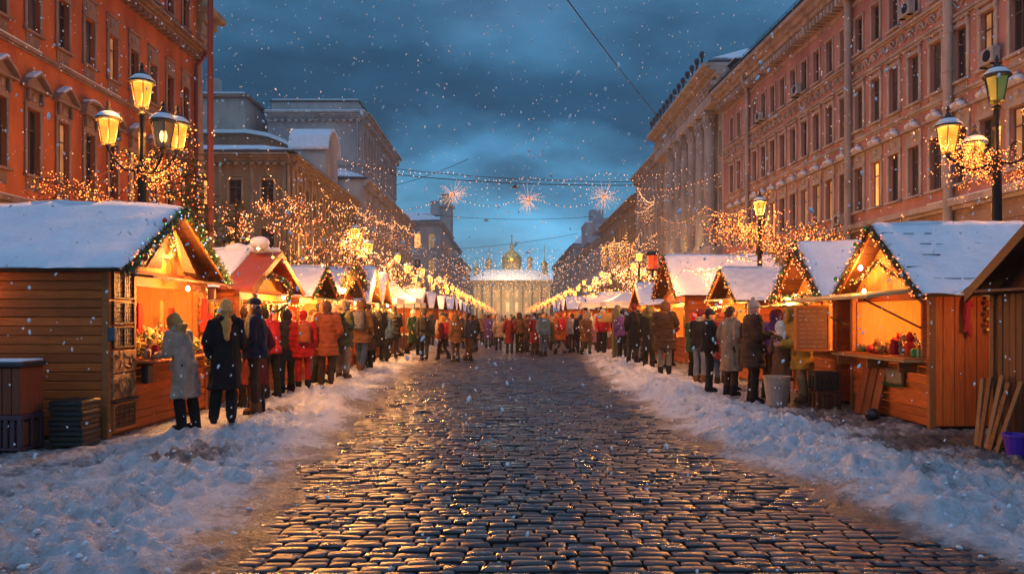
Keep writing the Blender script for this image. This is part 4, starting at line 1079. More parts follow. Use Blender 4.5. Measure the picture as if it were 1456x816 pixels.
    # side gable infill under near slope is open eave: closing boards
    if awn:
        aw = B(); n = 7; am = awnm or roofwood
        z1 = opz[1] + .14; z0 = z1 - .10 * awn
        for i in range(n):
            v0, v1 = a - .35 + (b - a + .6) * i / n, a - .35 + (b - a + .6) * (i + 1) / n
            zz = 0.01 * sin(i * 2.1)
            aw._add([(-awn, v0, z0 + zz), (-.003, v0, z1), (-.003, v1, z1), (-awn, v1, z0 - zz), (-awn, v0, z0 + .03 + zz), (-.003, v0, z1 + .03), (-.003, v1, z1 + .03), (-awn, v1, z0 + .03 - zz)], [(3, 2, 1, 0), (4, 5, 6, 7), (0, 1, 5, 4), (1, 2, 6, 5), (2, 3, 7, 6), (3, 0, 4, 7)])
        aw.build('awning', am, root)
    # ceiling lamp inside
    lm = B(); lm.tube([(W * .4, m, rz - .25), (W * .4, m, ez - .25)], .008, 5); lm.lathe([(.02, 0), (.10, -.10)], (0, 0, 0), 10, M=Matrix.Translation((W * .4, m, ez - .22))) ; l_ = lm.build('ceiling_lamp', IRON, root)
    lb = B(); lb.ell((W * .4, m, ez - .36), .045, .045, .06, 8, 6); o = lb.build('lamp_bulb', FLAME, root); o.parent = l_
    if power: light('lamp_light', T(W * .33, m, ez - .48), power, lcol, .1, root)
    return root, T

def loopcopy(o, loc, rz=0., sc=None):
    c = o.copy(); COL.objects.link(c); c.location = loc; c.rotation_euler = (0, 0, rz)
    if sc: c.scale = (sc, sc, sc)
    return c

# ---- goods: small meshes shared by many -------------------------------------
def leafball(rad, n, size, mats, seed, flat=1.):
    rr = random.Random(seed); mb = MB()
    for i in range(n):
        d = Vector((rr.gauss(0, 1), rr.gauss(0, 1), rr.gauss(0, 1) * flat)).normalized() * rad * rr.uniform(.45, 1.05); d.z += rad * .9
        a = Vector((rr.gauss(0, 1), rr.gauss(0, 1), rr.gauss(0, 1))).normalized(); b = a.orthogonal().normalized(); s = size * rr.uniform(.6, 1.3)
        mi = rr.randrange(len(mats))
        mb._add([tuple(d - a * s), tuple(d + b * s * .6), tuple(d + a * s), tuple(d - b * s * .6)], [(0, 1, 2, 3)], mi)
    return mb
def goods_mesh(kind, v=0):
    mb = MB()
    if kind == 'bauble': mb.ell((0, 0, .04), .04, .04, .04, 10, 8); mb.lathe([(.012, .078), (.012, .09)], (0, 0, 0), 8, mi=1); return mb.mesh('bauble', [[REDM, GOLDM, GREENM][v], GOLDM], True)
    if kind == 'jar': mb.lathe([(.035, 0), (.04, .01), (.04, .08), (.03, .095), (.03, .1)], (0, 0, 0), 10); mb.lathe([(.034, .1), (.034, .12)], (0, 0, 0), 10, mi=1); return mb.mesh('jar', [[mat('honey', (.6, .25, .02), .15), mat('berry_jam', (.3, .01, .02), .15), CREAM][v], REDCLOTH if v else GOLDM])
    if kind == 'heart': 
        pts = [(.05 * 1.1 * sin(t) ** 3 * 1.0, .05 + .045 * (.8 * cos(t) - .3 * cos(2 * t) - .15 * cos(3 * t))) for t in [2 * pi * i / 18 for i in range(18)]]
        mb.prism(pts, -.008, .008, 'y'); mb.tube([(x * .8, -.011, .01 + z * .85) for x, z in pts] , .003, 4, mi=1); return mb.mesh('gingerbread_heart', [GINGER, CREAM])
    if kind == 'box': mb.box(-.05, .05, -.04, .04, 0, .06, .006); mb.box(-.051, .051, -.006, .006, -.001 + .002, .062, .001, mi=1); mb.ell((0, 0, .066), .018, .014, .01, 6, 4, mi=1); return mb.mesh('gift_box', [[REDM, CREAM, GREENM][v], GOLDM])
    if kind == 'toy':
        mb.ell((0, 0, .06), .045, .04, .06, 10, 8); mb.ell((0, 0, .14), .036, .034, .036, 10, 8); 
        for s in (-1, 1): mb.ell((s * .028, 0, .172), .014, .01, .014, 6, 5); mb.capsule((s * .035, -.01, .09), (s * .055, -.035, .06), .014, .012, 6); mb.capsule((s * .02, -.02, .02), (s * .03, -.06, .015), .016, .015, 6)
        return mb.mesh('soft_toy', [[BURLAP, CREAM, REDCLOTH][v]], True)
    if kind == 'flowers': return leafball(.10, 240, .022, [[YELFL, YELFL, LEAFM], [REDFL, YELFL, WHFL], [WHFL, YELFL, LEAFM]][v], v + 3).mesh('bouquet', [[YELFL, YELFL, LEAFM], [REDFL, YELFL, WHFL], [WHFL, YELFL, LEAFM]][v])
GM = {}
CATN = {'bauble': 'bauble', 'jar': 'jar', 'heart': 'gingerbread', 'box': 'gift box', 'toy': 'toy', 'flowers': 'flowers'}
def good(kind, p, group, label, rz=0., v=None, sc=1.):
    v = RN.randrange(3) if v is None else v
    if (kind, v) not in GM: GM[kind, v] = goods_mesh(kind, v)
    me = GM[kind, v]; o = obj(me.name.split('.')[0], me, None, p, rz); o.scale = (sc,) * 3; tag(o, label, CATN[kind], group); return o
VN = {'bauble': ('red bauble', 'gold bauble', 'green bauble'), 'jar': ('honey jar', 'dark berry jar', 'cream-coloured jar'), 'heart': ('iced gingerbread heart',) * 3, 'box': ('red gift box', 'cream gift box', 'green gift box'), 'toy': ('brown stuffed toy', 'cream stuffed toy', 'red stuffed toy'), 'flowers': ('yellow flower bunch', 'red-yellow flower bunch', 'whitish flower bunch')}
def fill_counter(T, a, b, u0, u1, z, n, where, kinds, seed, scr=(1, 1.5)):
    rr = random.Random(seed)
    for i in range(n):
        k = rr.choice(kinds); v = a + (b - a) * (i + .5) / n; u = rr.uniform(u0, u1); w = rr.randrange(3)
        good(k, T(u, v, z), 'goods ' + where, VN[k][w] + ', ' + ORD[i] + ' from near end, ' + where, rr.uniform(-.5, .5) + 1.57, v=w, sc=rr.uniform(*scr))

# ---- garlands of fir with bulbs ---------------------------------------------
def path_pts(pts, step):
    out = []; pts = [Vector(p) for p in pts]
    for a, b in zip(pts, pts[1:]):
        n = max(1, int((b - a).length / step))
        for i in range(n): out.append(a.lerp(b, i / n))
    out.append(pts[-1]); return out
def fir_garland(pts, r, label, name='fir_garland', cat='garland', dens=1., bulbs=(BULB, BULBR), bulb_r=.012, nb=26, needle=None, baubles=True, seed=0, group=None):
    rr = random.Random(seed + 50); P = path_pts(pts, .03); base = P[0]
    root = thing(name, tuple(P[len(P) // 2]), label, cat, group)
    mb = MB(); mb.tube([p for p in P[::4]] + [P[-1]], r * .25, 5)
    for p in P:
        for k in range(int(16 * dens)):
            d = Vector((rr.gauss(0, 1), rr.gauss(0, 1), rr.gauss(0, 1))).normalized(); ln = r * rr.uniform(.6, 1.25)
            s = d.orthogonal().normalized() * .007 * (r / .1) ** .5; q = p + Vector((rr.gauss(0, 1), rr.gauss(0, 1), rr.gauss(0, 1))) * r * .2
            mb._add([tuple(q - s), tuple(q + s), tuple(q + d * ln)], [(0, 1, 2)])
    mb.build('fir_branch', needle or NEEDLE, root)
    bm_ = MB(); tot = sum((b - a).length for a, b in zip(P, P[1:])); 
    for i in range(int(tot * nb)):
        p = rr.choice(P); d = Vector((rr.gauss(0, 1), rr.gauss(0, 1), rr.gauss(0, 1))).normalized() * r * rr.uniform(.75, 1.05)
        bm_.octa(tuple(p + d), bulb_r * rr.uniform(.7, 1.3), mi=rr.randrange(len(bulbs)))
    bm_.build('string_lights', list(bulbs), root, kind='stuff')
    if baubles:
        for i in range(int(tot * 2.2)):
            p = rr.choice(P); d = Vector((rr.gauss(0, 1), rr.gauss(0, 1), rr.gauss(0, 1))).normalized() * r * .9; q = p + d
            v = rr.randrange(3)
            if ('bauble', v) not in GM: GM['bauble', v] = goods_mesh('bauble', v)
            o = obj('bauble', GM['bauble', v], root, tuple(q - Vector(WPOS[root.name]))); o.scale = (.9,) * 3
    return root
def circle_pts(c, r, axis='y', n=24, a0=0, tilt=0):
    out = []
    for i in range(n + 1):
        t = 2 * pi * i / n
        out.append((c[0] + r * cos(t), c[1], c[2] + r * sin(t)) if axis == 'y' else (c[0] + r * cos(t) * .35, c[1] + r * cos(t) * .93, c[2] + r * sin(t)))
    return out

def gable_path(T, ovu, ov, L, ez, rz, inset=.0, u=None):
    k = (rz - ez) / (L / 2); u = -ovu - .06 if u is None else u
    return [T(u, -ov + inset, ez - k * (ov - inset)), T(u, L / 2, rz + .02), T(u, L + ov - inset, ez - k * (ov - inset))]

# ================= LEFT ROW ===================================================
# L1 near-left hut
L1, T1 = hut('large near-left wooden hut of horizontal boards, its flower-filled window lit orange', -1, 5.2, 10.0, 3.25, 2.9, 2.27, 3.18, near=('h', HUTWOOD, .118), low=('h', HUTWOOD, .118), base=.95, op=(.72, .45), opz=(1.0, 2.02), awn=.42, power=186, seed=3, snowth=.09, ovu=.28, ovv=.18, g=.02)
fir_garland(gable_path(T1, .28, .18, 3.25, 2.27, 3.18), .11, 'thick fir garland with green and amber bulbs edging the near-left hut gable', bulbs=(BULB, BULBG, BULBR, BULBB), nb=30, seed=1)
fir_garland(circle_pts(T1(-.02, 1.62, 2.66), .17, 'x'), .06, 'small sparkling wreath hung inside the near-left hut gable', 'wreath', 'wreath', bulbs=(BULB, BULBG, BULBB), nb=60, baubles=False, seed=2, bulb_r=.010)
light('gable_lamp_light', T1(-.16, 1.62, 2.52), 60, WARMC, .06, L1)
# gable A-frame boards and green-lit slot
mb = MB(T1)
for s in (-1, 1):
    c = 1.62 + s * .62
    mb._add([(-.14, c - .22, 2.29), (-.14, c + .22, 2.29), (-.14, 1.62 + s * .10, 2.9), (-.10, c - .22, 2.29), (-.10, c + .22, 2.29), (-.10, 1.62 + s * .10, 2.9)], [(0, 1, 2), (5, 4, 3), (0, 3, 4, 1), (1, 4, 5, 2), (2, 5, 3, 0)])
mb.build('gable_decoration', TRIM, L1)
# front panels of that hut: three magnet-card frames, two chipboard panels, a barred panel
mbr = []
for i, (z0, z1) in enumerate(((1.83, 2.22), (1.50, 1.80), (1.18, 1.47))):
    o = thing('display_panel', T1(-.02, .33, z0), ['top', 'middle', 'lowest'][i] + ' of the three dark frames packed with pale magnet cards on the near-left hut front', 'display panel', 'card display frames on the near-left hut')
    f = MB(T1); v0, v1 = .06, .62
    for (a, b, c, d) in ((v0, v1, z0, z0 + .025), (v0, v1, z1 - .025, z1), (v0, v0 + .03, z0 + .027, z1 - .027), (v1 - .03, v1, z0 + .027, z1 - .027), ((v0 + v1) / 2 - .012, (v0 + v1) / 2 + .012, z0 + .027, z1 - .027)): f.box(-.055, -.008, a, b, c, d, .004)
    f.build('frame', HUTDARK, o)
    c = MB(T1); rr = random.Random(i); v = v0 + .035
    while v < v1 - .06:
        z = z0 + .03
        while z < z1 - .06:
            c.box(-.03 - rr.uniform(0, .006), -.01, v + .004, v + .05, z + .004, z + .055, .002); z += .062
        v += .055
    c.build('cards', PAPER, o, kind='stuff')
for i, (z0, z1) in enumerate(((.86, 1.15), (.52, .84))):
    m_ = MB(T1); m_.box(-.05, -.008, .05, .66, z0, z1, .006)
    for k in range(26):
        a = RN.uniform(.1, .6); z = RN.uniform(z0 + .04, z1 - .04); t = RN.uniform(-1.2, 1.2)
        m_.tube([T_ for T_ in ((-.055, a - .05 * cos(t), z - .05 * sin(t)), (-.055, a + .05 * cos(t), z + .05 * sin(t)))], .006, 4)
    m_.own('chipboard_panel', CHIP, T1(-.02, .35, z0), ['upper chipboard panel under the card frames', 'lower chipboard panel above the barred dark panel'][i] + ' on the near-left hut corner', 'board')
m_ = MB(T1); m_.box(-.09, -.008, .04, .68, .475, .505, .01); m_.own('dark_shelf', BLACKP, T1(-.05, .36, .475), 'thin black ledge between chipboard and barred panel of the near-left hut', 'shelf')
o = thing('barred_panel', T1(-.02, .36, .08), 'low panel of small brick-like boxes behind a light wooden rim, near-left hut corner', 'panel')
m_ = MB(T1); z0, z1 = .1, .46
for (a, b, c, d) in ((.05, .66, z0, z0 + .03), (.05, .66, z1 - .03, z1), (.05, .08, z0 + .032, z1 - .032), (.63, .66, z0 + .032, z1 - .032)): m_.box(-.06, -.008, a, b, c, d, .004)
m_.build('rim', TRIM, o)
m_ = MB(T1)
for r_ in range(5):
    for c in range(4): m_.box(-.04, -.01, .09 + c * .136, .09 + c * .136 + .125, .135 + r_ * .06, .135 + r_ * .06 + .05, .006)
m_.build('brick_boxes', HUTDARK, o)
m_ = MB(T1); m_.box(-.14, -.04, .80, 1.00, .66, .93, .02); m_.own('mailbox', BLACKP, T1(-.09, .9, .66), 'small black box hung on the near-left hut front below the flower counter', 'box')
m_ = MB(T1); m_.box(-.10, -.012, -.03, .04, 1.28, 1.46, .015); m_.own('meter_box', mat('dusk_blue_paint', (.03, .07, .11), .4), T1(-.05, 0, 1.28), 'little blue-grey box on the corner post of the near-left hut', 'box')
# goods in L1
fill_counter(T1, .85, 2.7, -.22, .15, 1.005, 34, 'on the counter of the near-left hut', ('flowers', 'flowers', 'toy', 'jar', 'heart'), 5, (1.0, 1.7))
fill_counter(T1, .8, 2.8, .25, .5, 1.10, 22, 'behind the counter of the near-left hut', ('flowers', 'flowers', 'box'), 6, (1.5, 2.1))
m_ = MB(T1); m_.box(.2, .7, .76, 2.8, .96, 1.09, .02); m_.build('inner_table', TRIM, L1)
for i, (v, z) in enumerate(((.95, 1.75), (1.15, 1.9), (1.5, 1.8), (2.3, 1.86), (2.6, 1.74))):
    mm = MB(T1); mm.box(.3, .36, v - .02, v + .10, z - .45, z, .01, M=None); mm.own('hanging_cloth', [REDCLOTH, CREAM, REDCLOTH, GINGER, REDCLOTH][i], T1(.33, v, z - .45), ORD[i] + ' narrow cloth strip from the street corner hanging inside the near-left hut', 'cloth', 'cloth strips hanging in the near-left hut')
# cloths, bunches and sacks hung at its far end
for i, (v, z, u, c) in enumerate(((2.85, 1.9, -.12, REDCLOTH), (3.0, 1.65, -.16, REDCLOTH), (3.18, 1.85, -.1, GINGER))):
    mm = MB(T1); mm.prism([(v - .10, z - .55), (v + .1, z - .5), (v + .06, z), (v - .05, z)], u - .03, u + .02, 'x'); mm.own('hanging_scarf', c, T1(u, v, z - .5), ['wide red scarf hanging at the far end of the near-left hut', 'lower red scarf overlapping at the far end of the near-left hut', 'brown shawl hanging last at the far end of the near-left hut'][i], 'scarf', 'scarves at the far end of the near-left hut')
for i, (v, z) in enumerate(((3.35, 1.35), (3.6, 1.0), (3.55, 1.62), (3.3, .8))):
    good('flowers', T1(-.1, v, z - .1), 'golden leaf bunches between the first two left huts', ['middle', 'second lowest', 'topmost', 'lowest'][i] + ' bushy golden leaf bunch between the first two left huts', v=0, sc=1.8)
m_ = MB(T1); m_.box(.02, .10, 3.28, 4.5, .0, 1.9, .01); m_.box(.11, 2.3, 3.9, 4.0, .0, 2.1, .01); m_.own('partition_board', HUTDARK_V, T1(.06, 3.9, 0), 'dark plank partition closing the gap between the first two left huts', 'partition')

# crate and stack at the left edge
g0 = .05
o = thing('wooden_chest', (-6.15, 9.3, g0 + .0), 'reddish wooden chest with a snowy black lid standing on plastic crates at the left edge', 'chest')
mb = MB(); 
for k in range(8): mb.box(-6.6 + k * .11, -6.6 + k * .11 + .104, 9.05, 9.5, g0 + .42, g0 + .97, .008)
mb.build('body', wood('red_wood_vertical', (.26, .06, .025), (.16, .035, .015), 'v'), o)
mb = MB(); mb.box(-6.65, -5.68, 9.02, 9.52, g0 + .975, g0 + 1.03, .012); mb.build('lid', BLACKP, o)
mb = MB(); mb.box(-6.62, -5.72, 9.04, 9.5, g0 + 1.032, g0 + 1.06, .012); mb.build('snow', SNOW, o)
def crate(name, x0, x1, y0, y1, z0, z1, m, label, group=None):
    o = thing(name, ((x0 + x1) / 2, (y0 + y1) / 2, z0), label, 'crate', group); mb = MB()
    mb.box(x0, x1, y0, y1, z0, z0 + .03, .005); mb.box(x0, x1, y0, y0 + .02, z1 - .06, z1, .005); mb.box(x0, x1, y1 - .02, y1, z1 - .06, z1, .005)
    mb.box(x0, x0 + .02, y0 + .022, y1 - .022, z1 - .06, z1, .005); mb.box(x1 - .02, x1, y0 + .022, y1 - .022, z1 - .06, z1, .005)
    n = 6
    for k in range(n):
        a = x0 + (x1 - x0 - .05) * k / (n - 1); mb.box(a, a + .05, y0, y0 + .018, z0 + .032, z1 - .062, .004); mb.box(a, a + .05, y1 - .018, y1, z0 + .032, z1 - .062, .004)
    for k in range(3):
        a = y0 + .02 + (y1 - y0 - .09) * k / 2; mb.box(x0, x0 + .018, a, a + .05, z0 + .032, z1 - .062, .004); mb.box(x1 - .018, x1, a, a + .05, z0 + .032, z1 - .062, .004)
    mb.build('crate_body', m, o)
    mb = MB(); mb.box(x0 + .03, x1 - .03, y0 + .03, y1 - .03, z0 + .032, z1 - .09, .01); mb.build('contents', HUTDARK, o); return o
crate('plastic_crate', -6.62, -6.2, 9.05, 9.5, g0, g0 + .415, BLACKP, 'left of the two slatted crates under the red wooden chest', 'crates under the chest')
crate('plastic_crate', -6.17, -5.72, 9.05, 9.5, g0, g0 + .415, mat('plum_plastic', (.08, .035, .05), .45), 'plum crate under the right half of the red wooden chest', 'crates under the chest')
for k in range(9):
    mb = MB(); a = RN.uniform(-.02, .02); z = .04 + k * .062; mb.box(-5.63 + a, -5.22 + a, 9.42, 9.86, z, z + .05, .008)
    for j in range(3): mb.box(-5.60 + a + j * .14, -5.50 + a + j * .14, 9.415, 9.865, z + .051, z + .058, .001)
    mb.own('folded_panel', [BLACKP, IRON2][k % 2], (-5.42, 9.64, z), ORD[k] + ' grey-black folded panel from the bottom of the stack beside the near-left hut wall', 'panel', 'stack of dark folded panels by the near-left hut')

# L2
L2, T2 = hut('second left hut with reddish roof, snow slab and string-lit open front', -1, 5.15, 14.7, 3.3, 1.35, 2.20, 2.95, base=.9, op=(.15, .15), opz=(.95, 1.95), awn=.5, power=163, seed=7, ovu=.3, ovv=.15, snowth=.08, cover=.62, roofwood=mat('red_felt_roof', (.30, .05, .03), .7, bump=(8, .3, .02)))
fir_garland(circle_pts((-4.78, 15.6, 2.08), .36, 'y'), .085, 'big tinsel wreath with blue, green and amber lights on the second left hut', 'wreath', 'wreath', bulbs=(BULB, BULBG, BULBB, BULB), nb=34, seed=4)
for i, (x, y, z, a, b, c) in enumerate(((-5.75, 16.35, 2.98, .30, .22, .13), (-5.35, 16.4, 3.0, .27, .24, .14), (-5.2, 16.1, 3.1, .2, .2, .15))):
    mb = MB(); mb.ell((x, y, z + .05), a, b, c, 14, 10); me = remesh(mb, .03, 2, (3, .03, (1, 1, 1)), 'snow_bundle', [SNOW]); o = obj('snow_bundle', me); tag(o, ['long drooping snow-covered bundle', 'middle rounded snow-covered bundle', 'small nearest snow lump'][i] + ' on the ridge of the second left hut', 'bundle', 'snowy bundles on the second left hut')
fill_counter(T2, .3, 3.0, -.25, .15, .955, 24, 'on the counter of the second left hut', ('toy', 'box', 'bauble', 'heart', 'jar'), 8)
fill_counter(T2, .3, 3.0, 1.05, 1.2, 1.185, 12, 'lower back shelf of the second left hut', ('toy', 'box', 'jar'), 9)
fill_counter(T2, .3, 3.0, 1.05, 1.2, 1.585, 12, 'upper back shelf of the second left hut', ('toy', 'box', 'jar'), 10)
for i, (v, c) in enumerate(((.35, REDCLOTH), (.8, mat('lime_cloth', (.12, .45, .03), .7)), (1.15, REDCLOTH), (1.6, CREAM), (2.3, REDCLOTH))):
    mm = MB(T2); mm.prism([(v - .08, 1.35), (v + .1, 1.4), (v + .06, 1.88), (v - .06, 1.88)], -.30, -.25, 'x'); mm.own('hanging_stocking', c, T2(-.28, v, 1.4), ['red', 'lime green', 'second red', 'cream', 'last red'][i] + ' cloth hanging under the awning of the second left hut', 'cloth', 'cloths hung under the awning of the second left hut')

def small_hut(label, side, xf, y0, L, W, ez, rz, seed, **k):
    r, T = hut(label, side, xf, y0, L, W, ez, rz, seed=seed, **k); return r, T
L3, T3 = small_hut('third left hut, small, red cloths in front and thin snow on its roof', -1, 5.1, 18.7, 2.4, 1.6, 2.2, 2.85, 12, snowth=.04, snowm=SNOW_PINK, awn=.7, awnm=GTARP, power=81, op=(.15, .15), base=.9)
fir_garland(gable_path(T3, .35, .22, 2.4, 2.2, 2.85), .08, 'thin fir garland on the gable of the third left hut', nb=30, seed=5, baubles=False)
L4, T4 = small_hut('fourth left hut under a dark green sheet and snow, a floral heap on its ridge', -1, 5.0, 21.8, 2.8, 1.8, 2.3, 2.9, 14, awn=.6, awnm=WHITEC, power=81, op=(.15, .15), base=.9)
fir_garland([T4(-.35, 0, 2.5), T4(-.42, .7, 2.95), T4(-.4, 1.4, 3.05), T4(-.42, 2.1, 2.9), T4(-.35, 2.8, 2.45)], .24, 'bulky flower and fir heap along the front edge of the fourth left hut', needle=NEEDLER, nb=40, seed=6)
L5, T5 = small_hut('fifth left hut with two steep orange gable boards and a pale snow roof', -1, 4.9, 25.2, 2.2, 1.8, 2.1, 3.2, 16, awn=.4, power=81, op=(.1, .1), base=.9)
L6, T6 = small_hut('sixth left hut, steep snow roof with an orange edge', -1, 4.95, 27.9, 2.2, 1.8, 2.1, 3.15, 18, awn=.4, power=81, op=(.1, .1), base=.9)
L7, T7 = small_hut('seventh left hut far down the row behind the white tents', -1, 5.0, 41, 3, 2, 2.2, 3.0, 20, awn=.4, power=104, op=(.1, .1), base=.9)
L8, T8 = small_hut('eighth left hut, distant, lit amber under snow', -1, 5.0, 47, 3.2, 2, 2.2, 3.0, 21, awn=.4, power=104, op=(.1, .1), base=.9)
L9, T9 = small_hut('ninth and farthest left hut of the row', -1, 5.1, 55, 3.4, 2, 2.2, 3.0, 22, awn=.4, power=297, op=(.1, .1), base=.9)
for T, n_, w_ in ((T3, 12, 'third left hut'), (T4, 12, 'fourth left hut'), (T5, 8, 'fifth left hut'), (T6, 8, 'sixth left hut')): fill_counter(T, .3, 2.0, -.25, .1, .95, n_, 'on the counter of the ' + w_, ('toy', 'box', 'bauble', 'jar'), n_ * 3 + len(w_), (1.2, 1.8))
for i, (v, z, u) in enumerate(((.3, 1.85, -.6), (.75, 1.9, -.62), (1.2, 1.75, -.6), (1.7, 1.85, -.62))):
    mm = MB(T3); mm.prism([(v - .14, z - .42), (v + .14, z - .38), (v + .10, z), (v - .10, z)], u - .03, u + .03, 'x'); mm.own('red_banner', REDCLOTH, T3(u, v, z - .4), ORD[i] + ' red cloth from the near end hanging over the front of the third left hut', 'cloth', 'red cloths on the third left hut')
# white tents
def tent(label, cx, cy, w, d, ez, rz, side=1):
    r = thing('market_tent', (cx, cy, 0), label, 'tent')
    mb = MB(); hw, hd = w / 2, d / 2; n = 6; vs = []; fs = []
    def P(s, t):   # concave hip roof
        x, y = (s * 2 - 1), (t * 2 - 1); m = max(abs(x), abs(y)); return (cx + x * hw, cy + y * hd, ez + (rz - ez) * (1 - m) ** 1.5)
    n = 12
    for j in range(n + 1):
        for i in range(n + 1): vs.append(P(i / n, j / n))
    for j in range(n):
        for i in range(n): a = j * (n + 1) + i; fs.append((a, a + 1, a + n + 2, a + n + 1))
    mb._add(vs, fs); mb._add([(x, y, z - .03) for x, y, z in vs], [tuple(reversed(f)) for f in fs])
    for (x0, y0, x1, y1) in ((-hw, -hd, hw, -hd), (hw, -hd, hw, hd), (hw, hd, -hw, hd), (-hw, hd, -hw, -hd)):
        for k in range(6):
            a, b = k / 6, (k + 1) / 6; ax, ay, bx, by = cx + x0 + (x1 - x0) * a, cy + y0 + (y1 - y0) * a, cx + x0 + (x1 - x0) * b, cy + y0 + (y1 - y0) * b
            mb.quad((ax, ay, ez), (bx, by, ez), (bx, by, ez - .22), (ax, ay, ez - .22 - (.0 if k % 2 else .04)))
    mb.build('canopy', WHITEC, r)
    for sx in (-1, 1):
        for sy in (-1, 1): p = MB(); p.tube([(cx + sx * (hw - .04), cy + sy * (hd - .04), 0), (cx + sx * (hw - .04), cy + sy * (hd - .04), ez)], .025, 6); p.build('pole', IRON2, r)
    mb = MB(); mb.box(cx - hw + .1, cx + hw - .1, cy - hd + .1, cy + hd - .1, .75, .8, .01); mb.box(cx - hw + .12, cx + hw - .12, cy - hd + .12, cy + hd - .12, .02, .749, .01); mb.build('table', HUTDARK_V, r)
    light('tent_light', (cx, cy, ez - .35), 150, WARMC, .1, r); return r
tent('white canvas tent with a peaked roof, first after the steep left huts', -5.6, 32.0, 2.2, 2.4, 2.35, 3.1)
tent('white canvas tent, second of the left pair, slightly higher', -5.4, 35.6, 2.4, 2.6, 2.45, 3.3)
tent('small far white tent at the end of the left stalls', -5.3, 38.6, 2.0, 2.0, 2.3, 2.8)

# ================= RIGHT ROW ==================================================
R0, U0 = hut('dark red shed cut by the right edge, its door planks hanging with cords', 1, 5.98, 6.7, 2.9, 2.4, 1.98, 2.9, near=('v', HUTDARK_V, .12), low=('v', HUTDARK_V, .12), base=1.9, op=(.2, .2), opz=(1.91, 1.93), awn=0, power=0, seed=30, ovu=.22, ovv=.15, snowth=.03, snowm=SNOW_PINK, interior=HUTDARK_V, trim=HUTDARK, roofwood=HUTDARK)
R1, U1 = hut('honey-coloured near-right hut of upright boards with a glowing window and garlanded gable', 1, 5.98, 11.0, 2.55, 2.1, 2.05, 3.02, near=('v', HUTWOOD_V, .165), low=('h', HUTWOOD, .12), base=.98, op=(.22, .3), opz=(1.04, 1.86), awn=0, power=178, seed=31, snowth=.07, ovu=.22, ovv=.2, interior=WARMWALL)
fir_garland(gable_path(U1, .22, .2, 2.55, 2.05, 3.02), .095, 'red-lit fir garland edging the near-right hut gable', needle=NEEDLER, bulbs=(BULBR, BULB, BULBR), nb=34, seed=11)
fir_garland([U1(-.12, .35, 2.2), U1(-.14, .8, 2.25), U1(-.14, 1.3, 2.5), U1(-.14, 1.8, 2.25), U1(-.12, 2.3, 2.2)], .05, 'thin inner fir swag below the near-right hut gable', needle=NEEDLER, bulbs=(BULBR, BULB), nb=30, seed=12, baubles=False)
lampb = MB(U1); lampb.ell((-.2, 1.75, 2.42), .035, .035, .045, 8, 6); lampb.build('gable_bulb', FLAME, R1); light('gable_lamp_light', U1(-.26, 1.75, 2.40), 60, WARMC, .05, R1)
# roof shingles' courses showing through the snow: low ridges
mb = MB(U1)
for k in range(5):
    t = .14 + k * .17; v = -.2 + (1.275 + .2) * t; z = 2.05 - .152 + (.97 + .152) * t + .088; u = -.2
    while u < 2.2: l = RN.uniform(.06, .35); mb.box(u, u + l, v, v + .014, z, z + .014 + RN.uniform(-.008, .012), .003); u += l + RN.uniform(.03, .25)
o = mb.build('roof_battens', ROOFM, R1)
# awning board propped far over the counter
o = thing('board_awning', U1(-.4, 1.3, 1.95), 'long weathered board awning reaching from the near-right hut window towards the street', 'awning')
mb = MB(U1)
for i in range(5):
    v = -.10 + i * .62
    mb._add([(-.95, v, 1.88 - i * .006), (.0, v, 2.0), (.0, v + .6, 2.0), (-.95, v + .6, 1.88), (-.95, v, 1.92 - i * .006), (.0, v, 2.035), (.0, v + .6, 2.035), (-.95, v + .6, 1.92)], [(3, 2, 1, 0), (4, 5, 6, 7), (0, 1, 5, 4), (1, 2, 6, 5), (2, 3, 7, 6), (3, 0, 4, 7)])
mb.build('boards', TARP, o)
for v in (.2, 2.6): mb = MB(U1); mb.tube([(-.86, v, 1.87), (-.02, v, 1.45)], .014, 6); mb.build('stay', IRON2, o)
# menu board
o = thing('menu_board', U1(-.75, 2.62, 1.15), 'brown framed menu board chalked with lines of white script, facing the street', 'menu board')
mb = MB(U1); u0, u1 = -.98, -.44; z0, z1 = 1.05, 1.78
mb.box(u0, u1, 2.50, 2.53, z0, z1, .004); mb.build('panel', BOARDM, o)
mb = MB(U1)
for (a, b, c, d) in ((u0 - .035, u1 + .035, z0 - .035, z0 - .002), (u0 - .035, u1 + .035, z1 + .002, z1 + .035), (u0 - .035, u0 - .002, z0, z1), (u1 + .002, u1 + .035, z0, z1)): mb.box(a, b, 2.485, 2.54, c, d, .006)
mb.build('frame', TRIM, o)
mb = MB(U1); rr = random.Random(2)
for r_ in range(9):
    z = z1 - .07 - r_ * .076; h = .032 if r_ < 3 else .018; u = u0 + .04 + (.02 if r_ > 2 else 0); end = u1 - .04
    while u < end - .03:
        w_ = rr.uniform(.05, .12) * (1 if r_ < 3 else 1.1); w_ = min(w_, end - u); pts = []; k = 0
        while k < w_ / .008: pts.append((u + k * .008, 2.494, z + h * (.5 * sin(k * 2.2 + rr.uniform(-.4, .4)) * rr.uniform(.4, 1)))); k += 1
        if len(pts) > 2: mb.tube(pts, .0035 if r_ < 3 else .0026, 4)
        u += w_ + .025
mb.build('chalk_script', CHALK, o)
mb = MB(U1); mb.box(-1.05, -.01, -.1 + .3, 3.0, .945, .985, .01); mb.box(-1.0, -.97, 2.9, 2.93, 0, .944, .004); mb.box(-1.0, -.97, .5, .53, 0, .944, .004)
